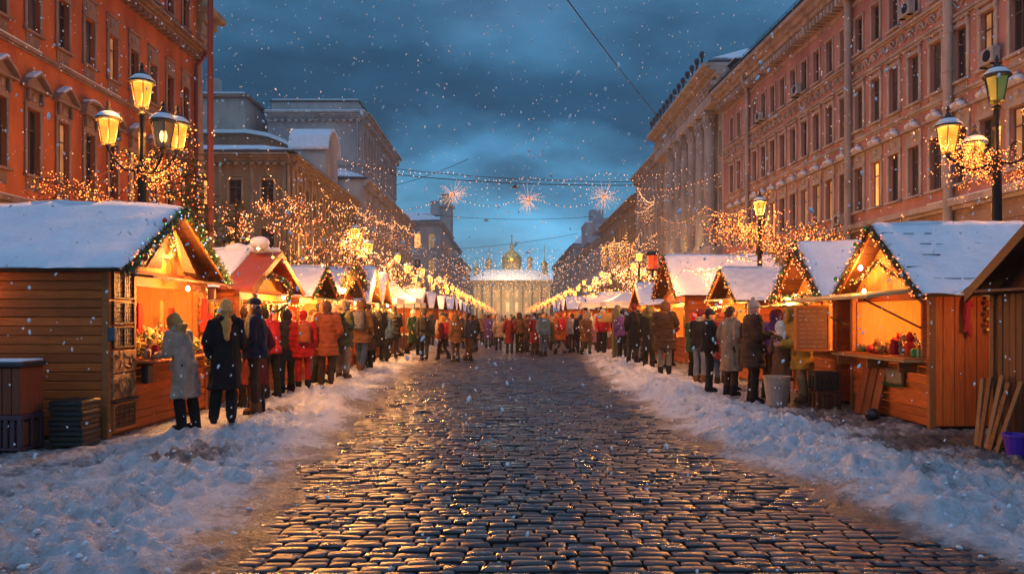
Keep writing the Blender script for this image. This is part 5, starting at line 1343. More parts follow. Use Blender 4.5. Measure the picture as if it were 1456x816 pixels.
# counter shelf in front
o = thing('street_shelf', U1(-.3, 1.2, .95), 'long light wooden shelf below the near-right hut window', 'shelf')
mb = MB(U1); mb.box(-.33, -.03, .1, 2.6, .955, .99, .01); mb.build('board', PALEWOOD, o)
for v in (.3, 1.3, 2.4): mb = MB(U1); mb.box(-.3, -.02, v, v + .03, .80, .95, .006); mb.build('bracket', TRIM, o)
# plaque with tinsel
o = thing('plaque', U1(-.05, .95, .62), 'small grey plaque rimmed with green tinsel below the near-right hut window', 'plaque')
mb = MB(U1); mb.box(-.05, -.012, .66, 1.22, .56, .84, .01); mb.build('frame', HUTDARK, o)
mb = MB(U1); mb.box(-.062, -.052, .70, 1.18, .60, .80, .004); mb.build('face', SLATE, o)
mb = MB(); rr = random.Random(9)
for i in range(420):
    v = rr.uniform(.62, 1.26); p = Vector(U1(-.07, v, .55 + .03 * abs(v - .94) * 3)); d = Vector((rr.gauss(0, 1), rr.gauss(0, 1), rr.gauss(0, 1))).normalized() * .05; s = d.orthogonal().normalized() * .004
    mb._add([tuple(p - s), tuple(p + s), tuple(p + d)], [(0, 1, 2)])
mb.build('tinsel', GREENM, o)
# goods glowing in R1
fill_counter(U1, .3, 2.2, -.02, .45, 1.03, 40, 'in the window of the near-right hut', ('toy', 'box', 'jar', 'heart', 'bauble'), 15, (1.2, 2.0))
fill_counter(U1, .3, 2.2, 1.78, 1.95, 1.185, 18, 'lower back shelf of the near-right hut', ('toy', 'box', 'jar'), 16, (1.2, 1.8))
fill_counter(U1, .3, 2.2, 1.78, 1.95, 1.585, 18, 'upper back shelf of the near-right hut', ('toy', 'box', 'jar'), 17, (1.2, 1.8))
# red stocking and gold tassel string on the side wall
def blob(parts, vox, name, m, label, cat, disp=None, group=None):
    mb = MB()
    for p in parts: mb.capsule(*p)
    me = remesh(mb, vox, 3, disp, name, [m]); o = obj(name, me); tag(o, label, cat, group); return o
o = blob([((6.46, 10.93, 1.86), (6.45, 10.93, 1.60), .04, .05), ((6.45, 10.93, 1.60), (6.50, 10.93, 1.36), .04, .035), ((6.47, 10.93, 1.84), (6.53, 10.93, 1.78), .03, .03), ((6.44, 10.93, 1.55), (6.42, 10.93, 1.40), .03, .02)], .015, 'knotted_cloth', REDCLOTH, 'knotted red cloth hanging on the upright boards of the near-right hut', 'cloth', (12, .012, (1, 1, .5)))
mb = MB(); mb.tube([(6.74, 10.95, 1.92), (6.74, 10.95, 1.35)], .006, 5)
for k in range(7): mb.ell((6.74 + .012 * (-1) ** k, 10.93, 1.88 - k * .075), .03, .025, .032, 8, 6, mi=1 + k % 2)
mb.own('bauble_string', [IRON, GOLDM, mat('copper_gloss', (.45, .12, .05), .3, .7)], (6.74, 10.93, 1.35), 'string of gold and copper ornaments on the near-right hut side wall', 'ornament string')
BROWNB = wood('weathered_board', (.22, .12, .06), (.13, .07, .035), 'v')
# leaning boards right edge, violet tub, dark items
for k in range(5):
    x = 5.74 - .02 * (k % 2); yy = 9.52 - k * .10; mb = MB(); M = Matrix.Translation((x, yy, .03)) @ Matrix.Rotation(radians(9 + k), 4, 'Y') @ Matrix.Rotation(radians(-6 + 4 * k), 4, 'X')
    mb.box(-.012, .012, -.04, .04, 0, .84 + .03 * (k % 3), .005, M=M); mb.own('leaning_board', [BROWNB, HUTDARK][k % 2], (x, yy, .03), ORD[k] + ' loose board from the far end leaning on the dark right shed', 'board', 'loose boards leaning beside the dark right shed')
o = thing('plastic_tub', (5.74, 8.85, .03), 'violet plastic tub on the ground at the right edge', 'tub')
mb = MB(); mb.lathe([(.10, 0), (.14, .22), (.155, .22), (.155, .25), (.13, .25), (.09, .03)], (5.8, 8.85, .03), 14); mb.build('shell', PURPLE, o)
# things under the shelf: box stack, leaning red planks, bag
crate('wooden_crate', 5.30, 5.72, 13.35, 13.75, .03, .33, HUTDARK, 'lower open crate under the menu board')
crate('wooden_crate', 5.28, 5.70, 13.38, 13.72, .345, .66, IRON2, 'upper grey crate stacked under the menu board')
for k in range(3):
    mb = MB(); M = Matrix.Translation((5.80, 12.35 + k * .28, .02)) @ Matrix.Rotation(radians(12), 4, 'Y'); mb.box(-.012, .012, -.12, .12, 0, .9, .004, M=M); mb.own('red_plank', wood('red_wood_vertical', (.26, .06, .025), (.16, .035, .015), 'v'), (5.8, 12.35 + k * .28, .02), ['nearest', 'middle', 'farthest'][k] + ' dark red plank leaning on the front of the near-right hut', 'plank', 'red planks leaning on the near-right hut')
mb = MB(); mb.ell((5.62, 12.0, .10), .12, .1, .10, 12, 8); me = remesh(mb, .02, 2, (6, .02, (1, 1, 1)), 'dark_sack', [BLACKP]); tag(obj('dark_sack', me), 'small black sack on the ground at the foot of the near-right hut', 'sack')

R2, U2 = hut('second right hut, narrow, blue-white roof behind a tangle of red lights', 1, 6.05, 14.3, 2.2, 1.9, 2.1, 3.0, awn=.0, power=163, seed=33, snowth=.09, base=.95, op=(.15, .15))
fir_garland(gable_path(U2, .35, .22, 2.2, 2.1, 3.0), .13, 'dense red and white lit garland on the narrow second right hut', needle=NEEDLER, bulbs=(BULBR, BULBP, BULB, BULBR), nb=60, seed=13)
fir_garland([U2(-.5, -.3, 2.02), U2(-.5, 1.0, 2.0), U2(-.5, 2.3, 2.02)], .06, 'green tinsel strip hanging level between the first right huts', needle=GREENM, bulbs=(BULB, BULBR), nb=30, seed=14, baubles=False)
for T, w_ in ((U2, 'second right hut'),): fill_counter(T, .3, 2.0, -.25, .1, 1.0, 14, 'on the counter of the ' + w_, ('toy', 'box', 'bauble', 'jar'), 41, (1.2, 1.8))
def cloth_awning(T, v0, v1, u0, z0, z1, m, label):
    mb = MB(T); n = 14; vs = []; fs = []
    for j in range(5):
        for i in range(n + 1):
            s, t = i / n, j / 4; vs.append((-.0 + (u0) * t, v0 + (v1 - v0) * s, z1 + (z0 - z1) * t - .07 * sin(pi * t) * (1 + .4 * sin(s * 9)) + .015 * sin(s * 23)))
    for j in range(4):
        for i in range(n): a = j * (n + 1) + i; fs.append((a, a + 1, a + n + 2, a + n + 1))
    mb._add(vs, fs); mb._add([(a, b, c - .012) for a, b, c in vs], [tuple(reversed(f)) for f in fs])
    return mb.own('cloth_awning', m, T(u0 / 2, (v0 + v1) / 2, z1), label, 'awning', smooth=True)
cloth_awning(U2, -.1, 2.6, -.95, 1.82, 2.05, YTARP, 'sagging yellow cloth awning over the second right hut front')
R3, U3 = hut('third right hut of warm planks with a pinkish snow roof and light-edged gable', 1, 5.95, 19.3, 2.4, 2.35, 2.12, 2.85, near=('h', HUTWOOD_V, .2), awn=.5, awnm=TARP, power=96, seed=35, snowm=SNOW_PINK, snowth=.07, op=(.2, .2), base=.9)
fir_garland(gable_path(U3, .35, .22, 2.4, 2.12, 2.85), .06, 'narrow amber-lit garland edging the pink-roofed third right hut', needle=NEEDLER, bulbs=(BULB,), nb=26, seed=15, baubles=False)
mb = MB(U3); mb.box(-.36, -.30, -.22, 2.6, 2.0, 2.05, .005)
fill_counter(U3, .3, 2.2, -.25, .1, .95, 14, 'on the counter of the third right hut', ('toy', 'box', 'bauble', 'jar'), 42, (1.2, 1.8))
R4, U4 = hut('fourth right hut, wide, violet-tinted snow roof hung with nets of lights', 1, 5.9, 26.0, 3.6, 3.3, 2.45, 3.75, awn=.6, power=126, seed=36, snowth=.08, op=(.2, .2), base=.9)
fir_garland(gable_path(U4, .35, .22, 3.6, 2.45, 3.75), .12, 'dark fir garland with red bulbs on the wide fourth right hut gable', needle=NEEDLER, bulbs=(BULBR, BULB), nb=26, seed=16)
mb = MB(U4); rr = random.Random(6)
for i in range(900):
    u = rr.uniform(.6, 3.6); t = rr.uniform(0, .55); v = -.24 + t * 2.02; z = 2.45 - .13 + t * 1.43 + .2
    mb.octa((u, v, z), rr.uniform(.012, .022), mi=rr.randrange(2))
o = mb.own('light_net', [BULBR, BULBP], U4(2, .3, 2.6), 'net of orange-pink bulbs spread over the wide fourth right hut roof', 'light net', kind='stuff')
R5, U5 = hut('fifth right hut beyond the wide violet-roofed one', 1, 5.9, 33, 2.6, 2.4, 2.2, 3.0, awn=.5, power=104, seed=37, op=(.2, .2), base=.9)
R6, U6 = hut('sixth right hut, small and amber lit', 1, 5.8, 46, 3, 2.4, 2.2, 3.0, awn=.5, power=119, seed=38, op=(.2, .2), base=.9)
R7, U7 = hut('seventh and last right hut of the row', 1, 5.9, 55, 3.2, 2.4, 2.2, 3.0, awn=.5, power=297, seed=39, op=(.2, .2), base=.9)
tent('white canvas tent with a flat front among the right stalls, nearer one', 5.7, 38.2, 2.2, 2.2, 2.35, 2.9)
tent('white canvas tent among the right stalls, farther one', 5.0, 42.0, 2.4, 2.2, 2.35, 2.8)
# wooden post standing in the crowd
o = thing('wooden_post', (3.72, 27.3, .03), 'square greenish wooden post with a yellow top board standing in the right crowd', 'post')
mb = MB(); mb.box(3.62, 3.86, 27.2, 27.42, .0, 1.84, .02); mb.build('post', wood('green_post', (.16, .17, .09), (.10, .10, .06), 'v'), o)
mb = MB(); mb.box(3.10, 3.62, 27.24, 27.36, 1.42, 1.74, .02); mb.build('sign_board', mat('amber_board', (.5, .28, .06), .6, col2=(.3, .15, .04), nscale=6), o)
# grey bin beside the pavement
o = thing('bin', (4.73, 13.7, .05), 'pale grey round bin standing in the snow in front of the right queue', 'bin')
mb = MB(); mb.lathe([(.17, 0), (.175, .02), (.235, .50), (.25, .50), (.25, .53), (.225, .53), (.215, .49), (.16, .04)], (4.73, 13.7, .04), 18); mb.build('shell', mat('pale_grey_plastic', (.30, .27, .24), .6, col2=(.22, .19, .17), nscale=6), o)
mb = MB(); mb.ell((4.73, 13.7, .46), .19, .19, .05, 12, 6); mb.build('rubbish', CREAM, o)
# red chimney-like lantern on a hut
o = thing('red_lantern', (7.1, 38.5, 0), 'tall red glazed drum lantern on a post above the right stalls', 'lantern')
mb = MB(); mb.tube([(7.1, 38.5, 0), (7.1, 38.5, 3.9)], .06, 8); mb.lathe([(.3, 3.9), (.3, 3.97)], (7.1, 38.5, 0), 12); mb.lathe([(.36, 4.65), (.36, 4.75), (.2, 4.85)], (7.1, 38.5, 0), 12); mb.build('post', IRON, o)
mb = MB(); mb.lathe([(.24, 3.973), (.28, 4.647)], (7.1, 38.5, 0), 12); mb.build('drum', mat('red_lit_glass', (.6, .05, .02), .3, emis=(1., .10, .02), estr=.6, enoise=2), o)
# far stalls lit awnings beyond 60 m, low detail but separate
for i, (sd, y) in enumerate([(-1, 63), (1, 64), (-1, 71), (1, 73), (-1, 80), (1, 83), (-1, 92), (1, 95)]):
    r, T = hut(('left' if sd < 0 else 'right') + ' row distant hut, ' + ORD[i // 2] + ' beyond the last full-size one, amber lit', sd, 5.0 + .1 * i, y, 3.6, 2.2, 2.3, 3.2, awn=0, power=386, seed=60 + i, op=(.1, .1), base=.9)

# the festoon bulbs under the hut fronts light the trodden snow before them
for r_, T, L_, p in ((L1, T1, 3.25, 195), (L2, T2, 3.3, 300), (L3, T3, 2.4, 315), (L4, T4, 2.8, 360), (L5, T5, 2.2, 330), (L6, T6, 2.2, 330), (R1, U1, 2.55, 80), (R2, U2, 2.2, 180), (R3, U3, 2.4, 230), (R4, U4, 3.6, 260), (R5, U5, 2.6, 110)):
    fb = MB(T); fb.tube([(-.36, L_ * .5, 2.14), (-.36, L_ * .5, 2.06)], .008, 4); fb.build('bulb_holder', IRON, r_); fb = MB(T); fb.ell((-.36, L_ * .5, 2.02), .03, .03, .04, 8, 6); fb.build('front_bulb', FLAME, r_)
    light('front_bulb_light', T(-.5, L_ * .5, 1.96), p, WARMC, .05, r_)

# unseen fill lamps added to warm the two near side walls
for r_, p, pw in ((R0, (6.85, 9.80, 1.80), 20), (L1, (-6.95, 9.72, 2.02), 5)):
    lm = MB(); lm.box(p[0] - .05, p[0] + .05, p[1] - .04, p[1] + .04, p[2] + .08, p[2] + .12, .01); lm.lathe([(.03, .08), (.07, .03)], p, 10); l_ = lm.build('added_fill_lamp', IRON, r_); lb = MB(); lb.ell(p, .03, .03, .04, 8, 6); o_ = lb.build('lamp_bulb', FLAME, r_); o_.parent = l_
    light('added_fill_light', (p[0], p[1] + (.06 if r_ is R0 else -.06), p[2] - .07), pw, WARMC, .04, r_)
# ------------------------------------------------------------------ street lamps
def lantern_parts(glass, far=False, n=6):
    """hanging/standing lantern, base at z=0, height ~.62"""
    g = MB(); g.lathe([(.105, .03), (.175, .40)], (0, 0, 0), n)
    f = MB()
    f.lathe([(.02, -.06), (.035, -.03), (.05, .0), (.05, .024)], (0, 0, 0), n * 2)
    f.tube([(.108 * cos(k * pi / 6), .108 * sin(k * pi / 6), .026) for k in range(13)], .009, 4)
    f.lathe([(.19, .402), (.215, .42), (.20, .45), (.12, .53), (.10, .55), (.10, .57), (.05, .60), (.02, .66), (.035, .69), (.008, .76)], (0, 0, 0), n * 2)
    for k in range(n):
        t = 2 * pi * k / n; f.tube([(.108 * cos(t), .108 * sin(t), .028), (.180 * cos(t), .180 * sin(t), .402)], .010, 4)
    s = MB(); s.lathe([(.195, .452), (.20, .465), (.14, .53), (.105, .552)], (0, 0, 0), 12)
    b = MB(); b.ell((0, 0, .20), .035, .035, .09, 8, 6)
    return g.mesh('lantern_glass', [glass]), f.mesh('lantern', [IRON2]), s.mesh('lantern_snow', [SNOW], True), b.mesh('lamp_bulb', [FLAME], True)
# lit glass lets its own bulb show: thin bright glazing
LP = {'lit': lantern_parts(glazing('glowing_glazing', (1., .28, .03), 3.3)), 'unlit': lantern_parts(UNLIT), 'green': lantern_parts(GREENGLASS), 'far': lantern_parts(glazing('far_glazing', (1., .30, .04), 7))}
def add_lantern(root, kind, p, sc=1., power=0, col=WARMC, r=.15, lz=.2):
    g, f, s, b = LP[kind]; w = Vector(WPOS[root.name]); loc = Vector(p) - w
    o = obj('lantern', f, root, loc); o.scale = (sc,) * 3
    obj('lantern_glass', g, o); obj('lantern_snow', s, o)
    if kind == 'unlit': obj('lamp_bulb', b, o).data = b
    if power: light('lamp_light', (p[0], p[1], p[2] + lz * sc + .0), power, col, r, root)
    return o
def scroll(mb, p, q, drop, r=.02):
    p, q = Vector(p), Vector(q); pts = []
    for i in range(13):
        t = i / 12; x = p.lerp(q, t); x.z += -drop * sin(pi * t) + .0; pts.append(tuple(x))
    mb.tube(pts, r, 6)
    c = p.lerp(q, .45); pts = []
    for i in range(14):
        t = i * .5; rr_ = .11 * (1 - i / 15); pts.append(tuple(c + (q - p).normalized() * (rr_ * cos(t)) + Vector((0, 0, .02 + rr_ * sin(t) + .06))))
    mb.tube(pts, r * .6, 5)
def street_lamp(x, y, ztop, label, arms, kind_top='lit', power=300, sc=1., group='ornate street lamps', ddz=1.05):
    """arms: list of (dx, dy, dz, kind). post with fluted base"""
    root = thing('street_lamp', (x, y, 0), label, 'street lamp', group)
    mb = MB(); zt = ztop - .78 * sc
    prof = [(.26, 0), (.26, .12), (.20, .16), (.22, .22), (.20, .75), (.23, .80), (.15, .9), (.12, 1.0), (.10, 1.6), (.115, 1.63), (.09, 1.68), (.07, zt - 1.2), (.09, zt - 1.17), (.09, zt - 1.05), (.055, zt - 1.0), (.05, zt - .12), (.08, zt - .1), (.05, zt - .05)]
    mb.lathe([(a * max(sc, .9), b) for a, b in prof], (x, y, 0), 14)
    mb.ell((x, y, zt - 1.1), .13, .13, .14, 10, 8); mb.ell((x, y, zt - .45), .075, .075, .12, 8, 6); mb.build('post', IRON, root)
    add_lantern(root, kind_top, (x, y, zt), sc, power if kind_top in ('lit', 'far') else 0)
    for dx, dy, z, kind in arms:
        am = MB(); scroll(am, (x, y, zt - 1.05), (x + dx, y + dy, z - .06), .22, .024); am.build('arm', IRON, root)
        add_lantern(root, kind, (x + dx, y + dy, z), sc, power if kind in ('lit', 'far') else 0)
    return root
PW_ = 400
street_lamp(-6.75, 14.2, 6.30, 'four-lantern ornate lamp glowing before the orange house, wrapped in lights', [(-.62, .0, 4.75, 'lit'), (.60, .1, 4.68, 'lit'), (.72, -.75, 4.52, 'unlit')], power=PW_, sc=1.12)
street_lamp(9.25, 14.7, 6.6, 'ornate lamp with an unlit green top lantern, in front of the pink house', [(-.98, -.1, 4.68, 'lit'), (.62, -.2, 4.95, 'lit'), (.15, .95, 4.6, 'lit')], kind_top='green', power=PW_, sc=1.2)
street_lamp(7.75, 24, 5.55, 'single-lantern lamp shining orange before the colonnade house', [], power=1300, sc=1.05)
street_lamp(-5.95, 29.8, 5.35, 'double-armed lamp beside the steep-roofed left huts', [(-.5, 0, 4.0, 'lit'), (.5, 0, 4.0, 'lit')], power=1300, sc=1.0)
rows = [(-1, 6.1, 42), (1, 6.85, 41), (1, 7.75, 48.5), (-1, 6.1, 54), (1, 6.9, 58), (-1, 6.1, 67), (1, 6.9, 72), (-1, 6.1, 82), (1, 7, 90), (-1, 6.2, 100), (1, 7, 112), (-1, 6.3, 122), (1, 7.2, 138), (-1, 6.4, 150), (1, 7.3, 170), (-1, 6.5, 185), (1, 7.3, 210), (-1, 6.6, 230), (1, 7.4, 260), (-1, 6.7, 285)]
cl = cr_ = 0
for s, x, y in rows:
    if s < 0: cl += 1; nm = ORD[cl] + ' lamp of the left far row counting from the white tents'
    else: cr_ += 1; nm = ORD[cr_] + ' lamp of the right far row counting from the wide violet-roofed hut'
    street_lamp(s * x, y, 5.3, nm, [] if y < 50 and s > 0 else [(-.55, 0, 3.95, 'far'), (.55, 0, 3.95, 'far')], kind_top='far', power=(950 if y < 60 else 900) if y < 190 else 0, sc=1.0 if y < 80 else 1.25)

# ------------------------------------------------------------------ strings of lights
def light_cloud(label, c, r, n, bulbs, br, seed, branches=True, name='light_tangle', cat='fairy lights', flat=(1, 1, 1)):
    """wire branches with bulbs wound round them, centred on c"""
    rr = random.Random(seed); root = thing(name, c, label, cat); mb = MB(); bm = MB()
    nb = 26; per = n // nb
    for k in range(nb):
        d = Vector((rr.gauss(0, 1) * flat[0], rr.gauss(0, 1) * flat[1], rr.gauss(0, 1) * flat[2])); d = d.normalized() if branches else d
        e = Vector((d.x * r[0], d.y * r[1], d.z * r[2])) * rr.uniform(.55, 1); pts = []; s = Vector((rr.gauss(0, .1), rr.gauss(0, .1), rr.gauss(0, .1)))
        w = Vector((rr.gauss(0, 1), rr.gauss(0, 1), rr.gauss(0, 1))) * r[0] * .25
        for i in range(9): t = i / 8; pts.append(Vector(c) + s.lerp(e, t) + w * sin(t * 3) * t)
        mb.tube([tuple(p) for p in pts], [.012 * (1 - .07 * i) for i in range(9)], 4)
        for i in range(per):
            t = rr.uniform(.1, 1) * 8; a = pts[int(min(t, 7))]; b = pts[int(min(t, 7)) + 1]; p = a.lerp(b, t - int(t)) + Vector((rr.gauss(0, 1), rr.gauss(0, 1), rr.gauss(0, 1))) * r[0] * .07
            bm.octa(tuple(p), br * rr.uniform(.6, 1.35), mi=rr.randrange(len(bulbs)))
    mb.build('twigs', HUTDARK, root); bm.build('bulbs', list(bulbs), root, kind='stuff'); return root
light_cloud('cloud of orange fairy lights tied round the four-lantern lamp at left', (-6.7, 14.25, 4.25), (.85, .7, .6), 620, (BULB, BULBR, BULB), .010, 1)
light_cloud('strand of fairy lights reaching from the left lamp towards the orange house', (-8.1, 14.4, 3.95), (1.0, .5, .3), 300, (BULB, BULBR), .010, 2, flat=(1, .5, .5))
light_cloud('dense orange-red light tangle below the lanterns of the near right lamp', (8.75, 14.6, 4.55), (1.1, .8, .7), 800, (BULBR, BULB, BULBR), .0105, 3)
light_cloud('light tangle right of the near right lamp post, cut by the picture edge', (9.8, 14.6, 4.4), (.55, .5, .5), 380, (BULBR, BULB), .0105, 4)
light_cloud('sprawling fairy lights around the single-lantern lamp before the colonnade', (7.3, 24.3, 4.3), (1.4, .9, 1.0), 620, (BULB, BULBR), .015, 5)
light_cloud('fairy lights between the colonnade lamp and the garlanded huts', (8.3, 23.6, 3.8), (1.6, .8, .9), 420, (BULB, BULBR), .014, 6)
light_cloud('fairy lights hung around the double-armed left lamp', (-5.9, 29.9, 4.2), (1.1, .9, 1.2), 300, (BULB, BULBP), .017, 7)

def string(name, pts, label, spacing, br, bulbs, seed, sag=0., drop=None, group=None, cable=.008, jitter=.02, cat='string lights'):
    """cable hung between points with sag; optional drops (icicle strands)"""
    rr = random.Random(seed); P = []
    for a, b in zip(pts, pts[1:]):
        a, b = Vector(a), Vector(b); n = max(6, int((b - a).length / max(.25, spacing)))
        for i in range(n + (1 if b == Vector(pts[-1]) else 0)):
            t = i / n; p = a.lerp(b, t); p.z -= sag * 4 * t * (1 - t); P.append(p)
    root = thing(name, tuple(P[len(P) // 2]), label, cat, group)
    mb = MB(); mb.tube(P, cable, 4); bm = MB(); acc = 0
    for a, b in zip(P, P[1:]):
        l = (b - a).length; k = max(1, int(l / spacing + rr.random()))
        for i in range(k): p = a.lerp(b, (i + rr.random() * .6) / k); bm.octa((p.x + rr.gauss(0, jitter), p.y + rr.gauss(0, jitter), p.z - br + rr.gauss(0, jitter)), br * rr.uniform(.7, 1.3), mi=rr.randrange(len(bulbs)))
        if drop and rr.random() < drop[0]:
            dl = rr.uniform(drop[1], drop[2]); mb.tube([a, (a.x, a.y, a.z - dl)], cable * .6, 3); z = drop[3] * rr.random()
            while z < dl: bm.octa((a.x + rr.gauss(0, jitter), a.y, a.z - z), br * rr.uniform(.5, 1.2), mi=rr.randrange(len(bulbs))); z += drop[3] * rr.uniform(.6, 1.4)
    mb.build('cable', IRON, root); bm.build('bulbs', list(bulbs), root, kind='stuff'); return root
# street crossing with three starbursts
SY = 68
string('light_string', [(-14.8, SY, 11.6), (-5.0, SY, 12.3), (1.6, SY, 12.4), (8.3, SY, 12.2), (16.0, SY, 13.6)], 'sagging crossing of pale bulbs that carries the three light stars', .42, .035, (BULBP, BULB), 20, sag=1.0, cat='string lights')
string('light_string', [(-15, SY + .4, 15.6), (-5, SY + .4, 14.4), (1.6, SY + .4, 14.0), (8.3, SY + .4, 14.4), (16, SY + .4, 14.8)], 'upper curtain of sparse hanging bulbs above the three light stars', .5, .034, (BULBP, BULB, BULBP), 21, sag=.5, drop=(.75, .5, 2.2, .55))
def starburst(c, r, label, seed):
    rr = random.Random(seed); root = thing('light_star', c, label, 'light star', 'light stars over the street'); bm = MB(); mb = MB(); cb = MB()
    for k in range(52):
        d = Vector((rr.gauss(0, 1), rr.gauss(0, .45), rr.gauss(0, 1))).normalized(); L_ = r * rr.uniform(.55, 1.1)
        p = Vector(c); mb.tube([tuple(p), tuple(p + d * L_)], .007, 4); n = int(L_ / .14)
        for i in range(2, n): q = p + d * (L_ * i / n); bm.octa(tuple(q), .021 * rr.uniform(.6, 1.2), mi=0 if rr.random() < .8 else 1)
    for k in range(26):
        d = Vector((rr.gauss(0, 1), rr.gauss(0, 1), rr.gauss(0, 1))).normalized() * r * .2; cb.octa(tuple(Vector(c) + d * rr.random()), .035)
    mb.build('spokes', mat('silver_wire', (.4, .4, .42), .4, .6), root); bm.build('spoke_bulbs', [BULBP, BULB], root, kind='stuff'); cb.build('core_bulbs', BULBR, root, kind='stuff')
starburst((-5.0, SY, 12.3), 1.5, 'left one of three light stars over the street, in front of the bell turret', 31)
starburst((1.6, SY, 11.9), 1.5, 'middle one of three light stars, against open sky above the street', 32)
starburst((8.3, SY, 12.1), 1.5, 'right one of three light stars, beside the right-hand roofs', 33)
# facade strings
string('light_string', [(16.0, 58, 12.5), (10.5, 64, 12.3), (15.7, 84, 14.2), (15.8, 98, 15.0)], 'double line of white bulbs across the colonnade front', .35, .03, (BULBP, BULB), 22, sag=.6, drop=(.6, .5, 2.4, .5))
string('light_string', [(15.2, 45, 9.0), (15.2, 60, 10.2), (15.5, 80, 12.0)], 'amber strand sloping along the foot of the colonnade', .35, .026, (BULB,), 23, sag=1.0, drop=(.5, .5, 3, .45))
for i, (y, x, z) in enumerate(((24, -7.6, 6.2), (34, -8.5, 7.6), (46, -9.5, 8.6), (58, -10.5, 9.6), (72, -11, 11), (88, -12, 12))):
    string('light_string', [(x, y, z), (x + .4, y + 6, z - .2), (x + .2, y + 12, z + .6)], ORD[i] + ' icicle light curtain from the near side along the left housefronts', .3, .02 + i * .003, (BULB, BULBP, BULB), 40 + i, sag=.5, drop=(.35, .6, 2.6, .4), group='icicle light curtains on the left', jitter=.06)
for i, (y, x, z) in enumerate(((50, 9.5, 7.2), (62, 10.5, 8.4), (76, 11.5, 9.8), (92, 12.5, 11))):
    string('light_string', [(x, y, z), (x - .3, y + 7, z - .2), (x, y + 14, z + .6)], ORD[i] + ' icicle light curtain from the near side along the right housefronts', .32, .025 + i * .004, (BULB, BULBP, BULB), 50 + i, sag=.5, drop=(.9, .8, 3.6, .34), group='icicle light curtains on the right', jitter=.06)
# rows of big amber globes above the stalls
for s, x, z, nm in ((-1, 5.5, 4.3, 'left'), (1, 6.0, 4.2, 'right'), (-1, 4.8, 3.4, 'lower left'), (1, 5.1, 3.3, 'lower right')):
    pts = [(s * x, y, z + .25 * (k % 2)) for k, y in enumerate(range(42, 260, 12))]
    string('globe_string', pts, nm + ' long string of amber globes running down the street above the stalls', 1.3, .06, (FARLAMP, BULB), 60 + int(x * 3), sag=.35, cable=.015, jitter=.22)
for s_, x0, x1, nm in ((-1, 4.35, 4.3, 'left'), (1, 4.9, 4.8, 'right')):
    pts = [(s_ * (x0 + (x1 - x0) * k / 6), 12.5 + k * 4.5, 3.0) for k in range(7)]
    r_ = string('globe_string', pts, 'near ' + nm + ' string of small amber globes hung above the queue before the huts', .75, .030, (FARLAMP,), 160 + s_, sag=.3, cable=.006, jitter=.01)
    for k in range(7):
        if (s_, k) != (1, 0): light('globe_spill_light', (s_ * x0, 13.2 + k * 4.2, 2.7), 230 if s_ < 0 else 150, WARMC, .06, r_)  # point lights added below the globes to spill warm light on the snow
# curtains across the street far away
for i, (y, z, h) in enumerate(((96, 10.2, 3.4), (118, 10.8, 4.2), (142, 11.6, 5), (170, 12.5, 6), (205, 13.5, 7.5), (250, 15, 9.5))):
    string('light_curtain', [(-14.5, y, z + 1), (-5, y, z - .3), (4, y, z - .3), (14.8, y, z + 1)], ORD[i] + ' sparkling light curtain from the near side, hung across the far street above the crowd', .7, .04 + i * .012, (BULBP, BULB, BULBP), 70 + i, sag=.5, drop=(.85, h * .4, h, .8 + .1 * i), group='light curtains across the far street', jitter=.25)
# ------------------------------------------------------------------ wires
def wire(pts, label, r=.02, sag=0., name='overhead_wire'):
    P = []
    for a, b in zip(pts, pts[1:]):
        a, b = Vector(a), Vector(b)
        for i in range(17): t = i / 16; p = a.lerp(b, t); p.z -= sag * 4 * t * (1 - t); P.append(tuple(p))
    mb = MB(); mb.tube(P, r, 5); mb.own(name, IRON, P[0], label, 'cable')
wire([(1.65, 33, 16.2), (15.9, 75, 19.2)], 'black cable slanting down from the top of the sky to the colonnade cornice', .030, .25)
wire([(-16.6, 112, 23), (16.6, 100, 19)], 'upper dark tram wire crossing the street sky', .045, .5)
wire([(-16.6, 108, 21.5), (16.6, 96, 17.9)], 'thicker lower tram wire crossing the street sky', .06, .5)
wire([(-16.6, 112, 20.6), (-6.0, 112, 24.4)], 'short wire rising over the left terrace', .04, .3)
wire([(-16.8, 150, 21.5), (16.8, 150, 21)], 'thin wire across the middle of the sky', .045, .8)
wire([(-16.8, 190, 18), (16.8, 190, 22)], 'faint far wire over the domed church', .05, .6)
for i, (x, y, z) in enumerate(((.8, 107, 19.9), (-4.6, 150, 20.6), (4.4, 190, 17.6))):
    o = thing('hanging_lamp', (x, y, z), ['small dark lamp hanging from the lower tram wire', 'white lamp hanging on the thin wire near the left star', 'white lamp hanging on the far wire right of the dome'][i], 'lamp', 'lamps hanging from street wires')
    mb = MB(); mb.lathe([(.1, -.05), (.5, -.4), (.5, -.5)], (x, y, z), 10); mb.build('shade', [IRON, PALEFRAME, PALEFRAME][i], o)
# tall red mast at left
o = thing('mast', (-7.2, 18.6, 0), 'tall thin dark red mast rising past the top of the picture beside the orange house', 'mast')
mb = MB(); mb.tube([(-7.2, 18.6, 0), (-7.2, 18.6, 13)], [.09, .055], 10); mb.build('pole', mat('red_pipe', (.16, .03, .018), .5), o)
mb = MB(); mb.lathe([(.2, 0), (.2, .08), (.1, .12), (.1, .4)], (-7.2, 18.6, 0), 12); mb.build('base', IRON, o)
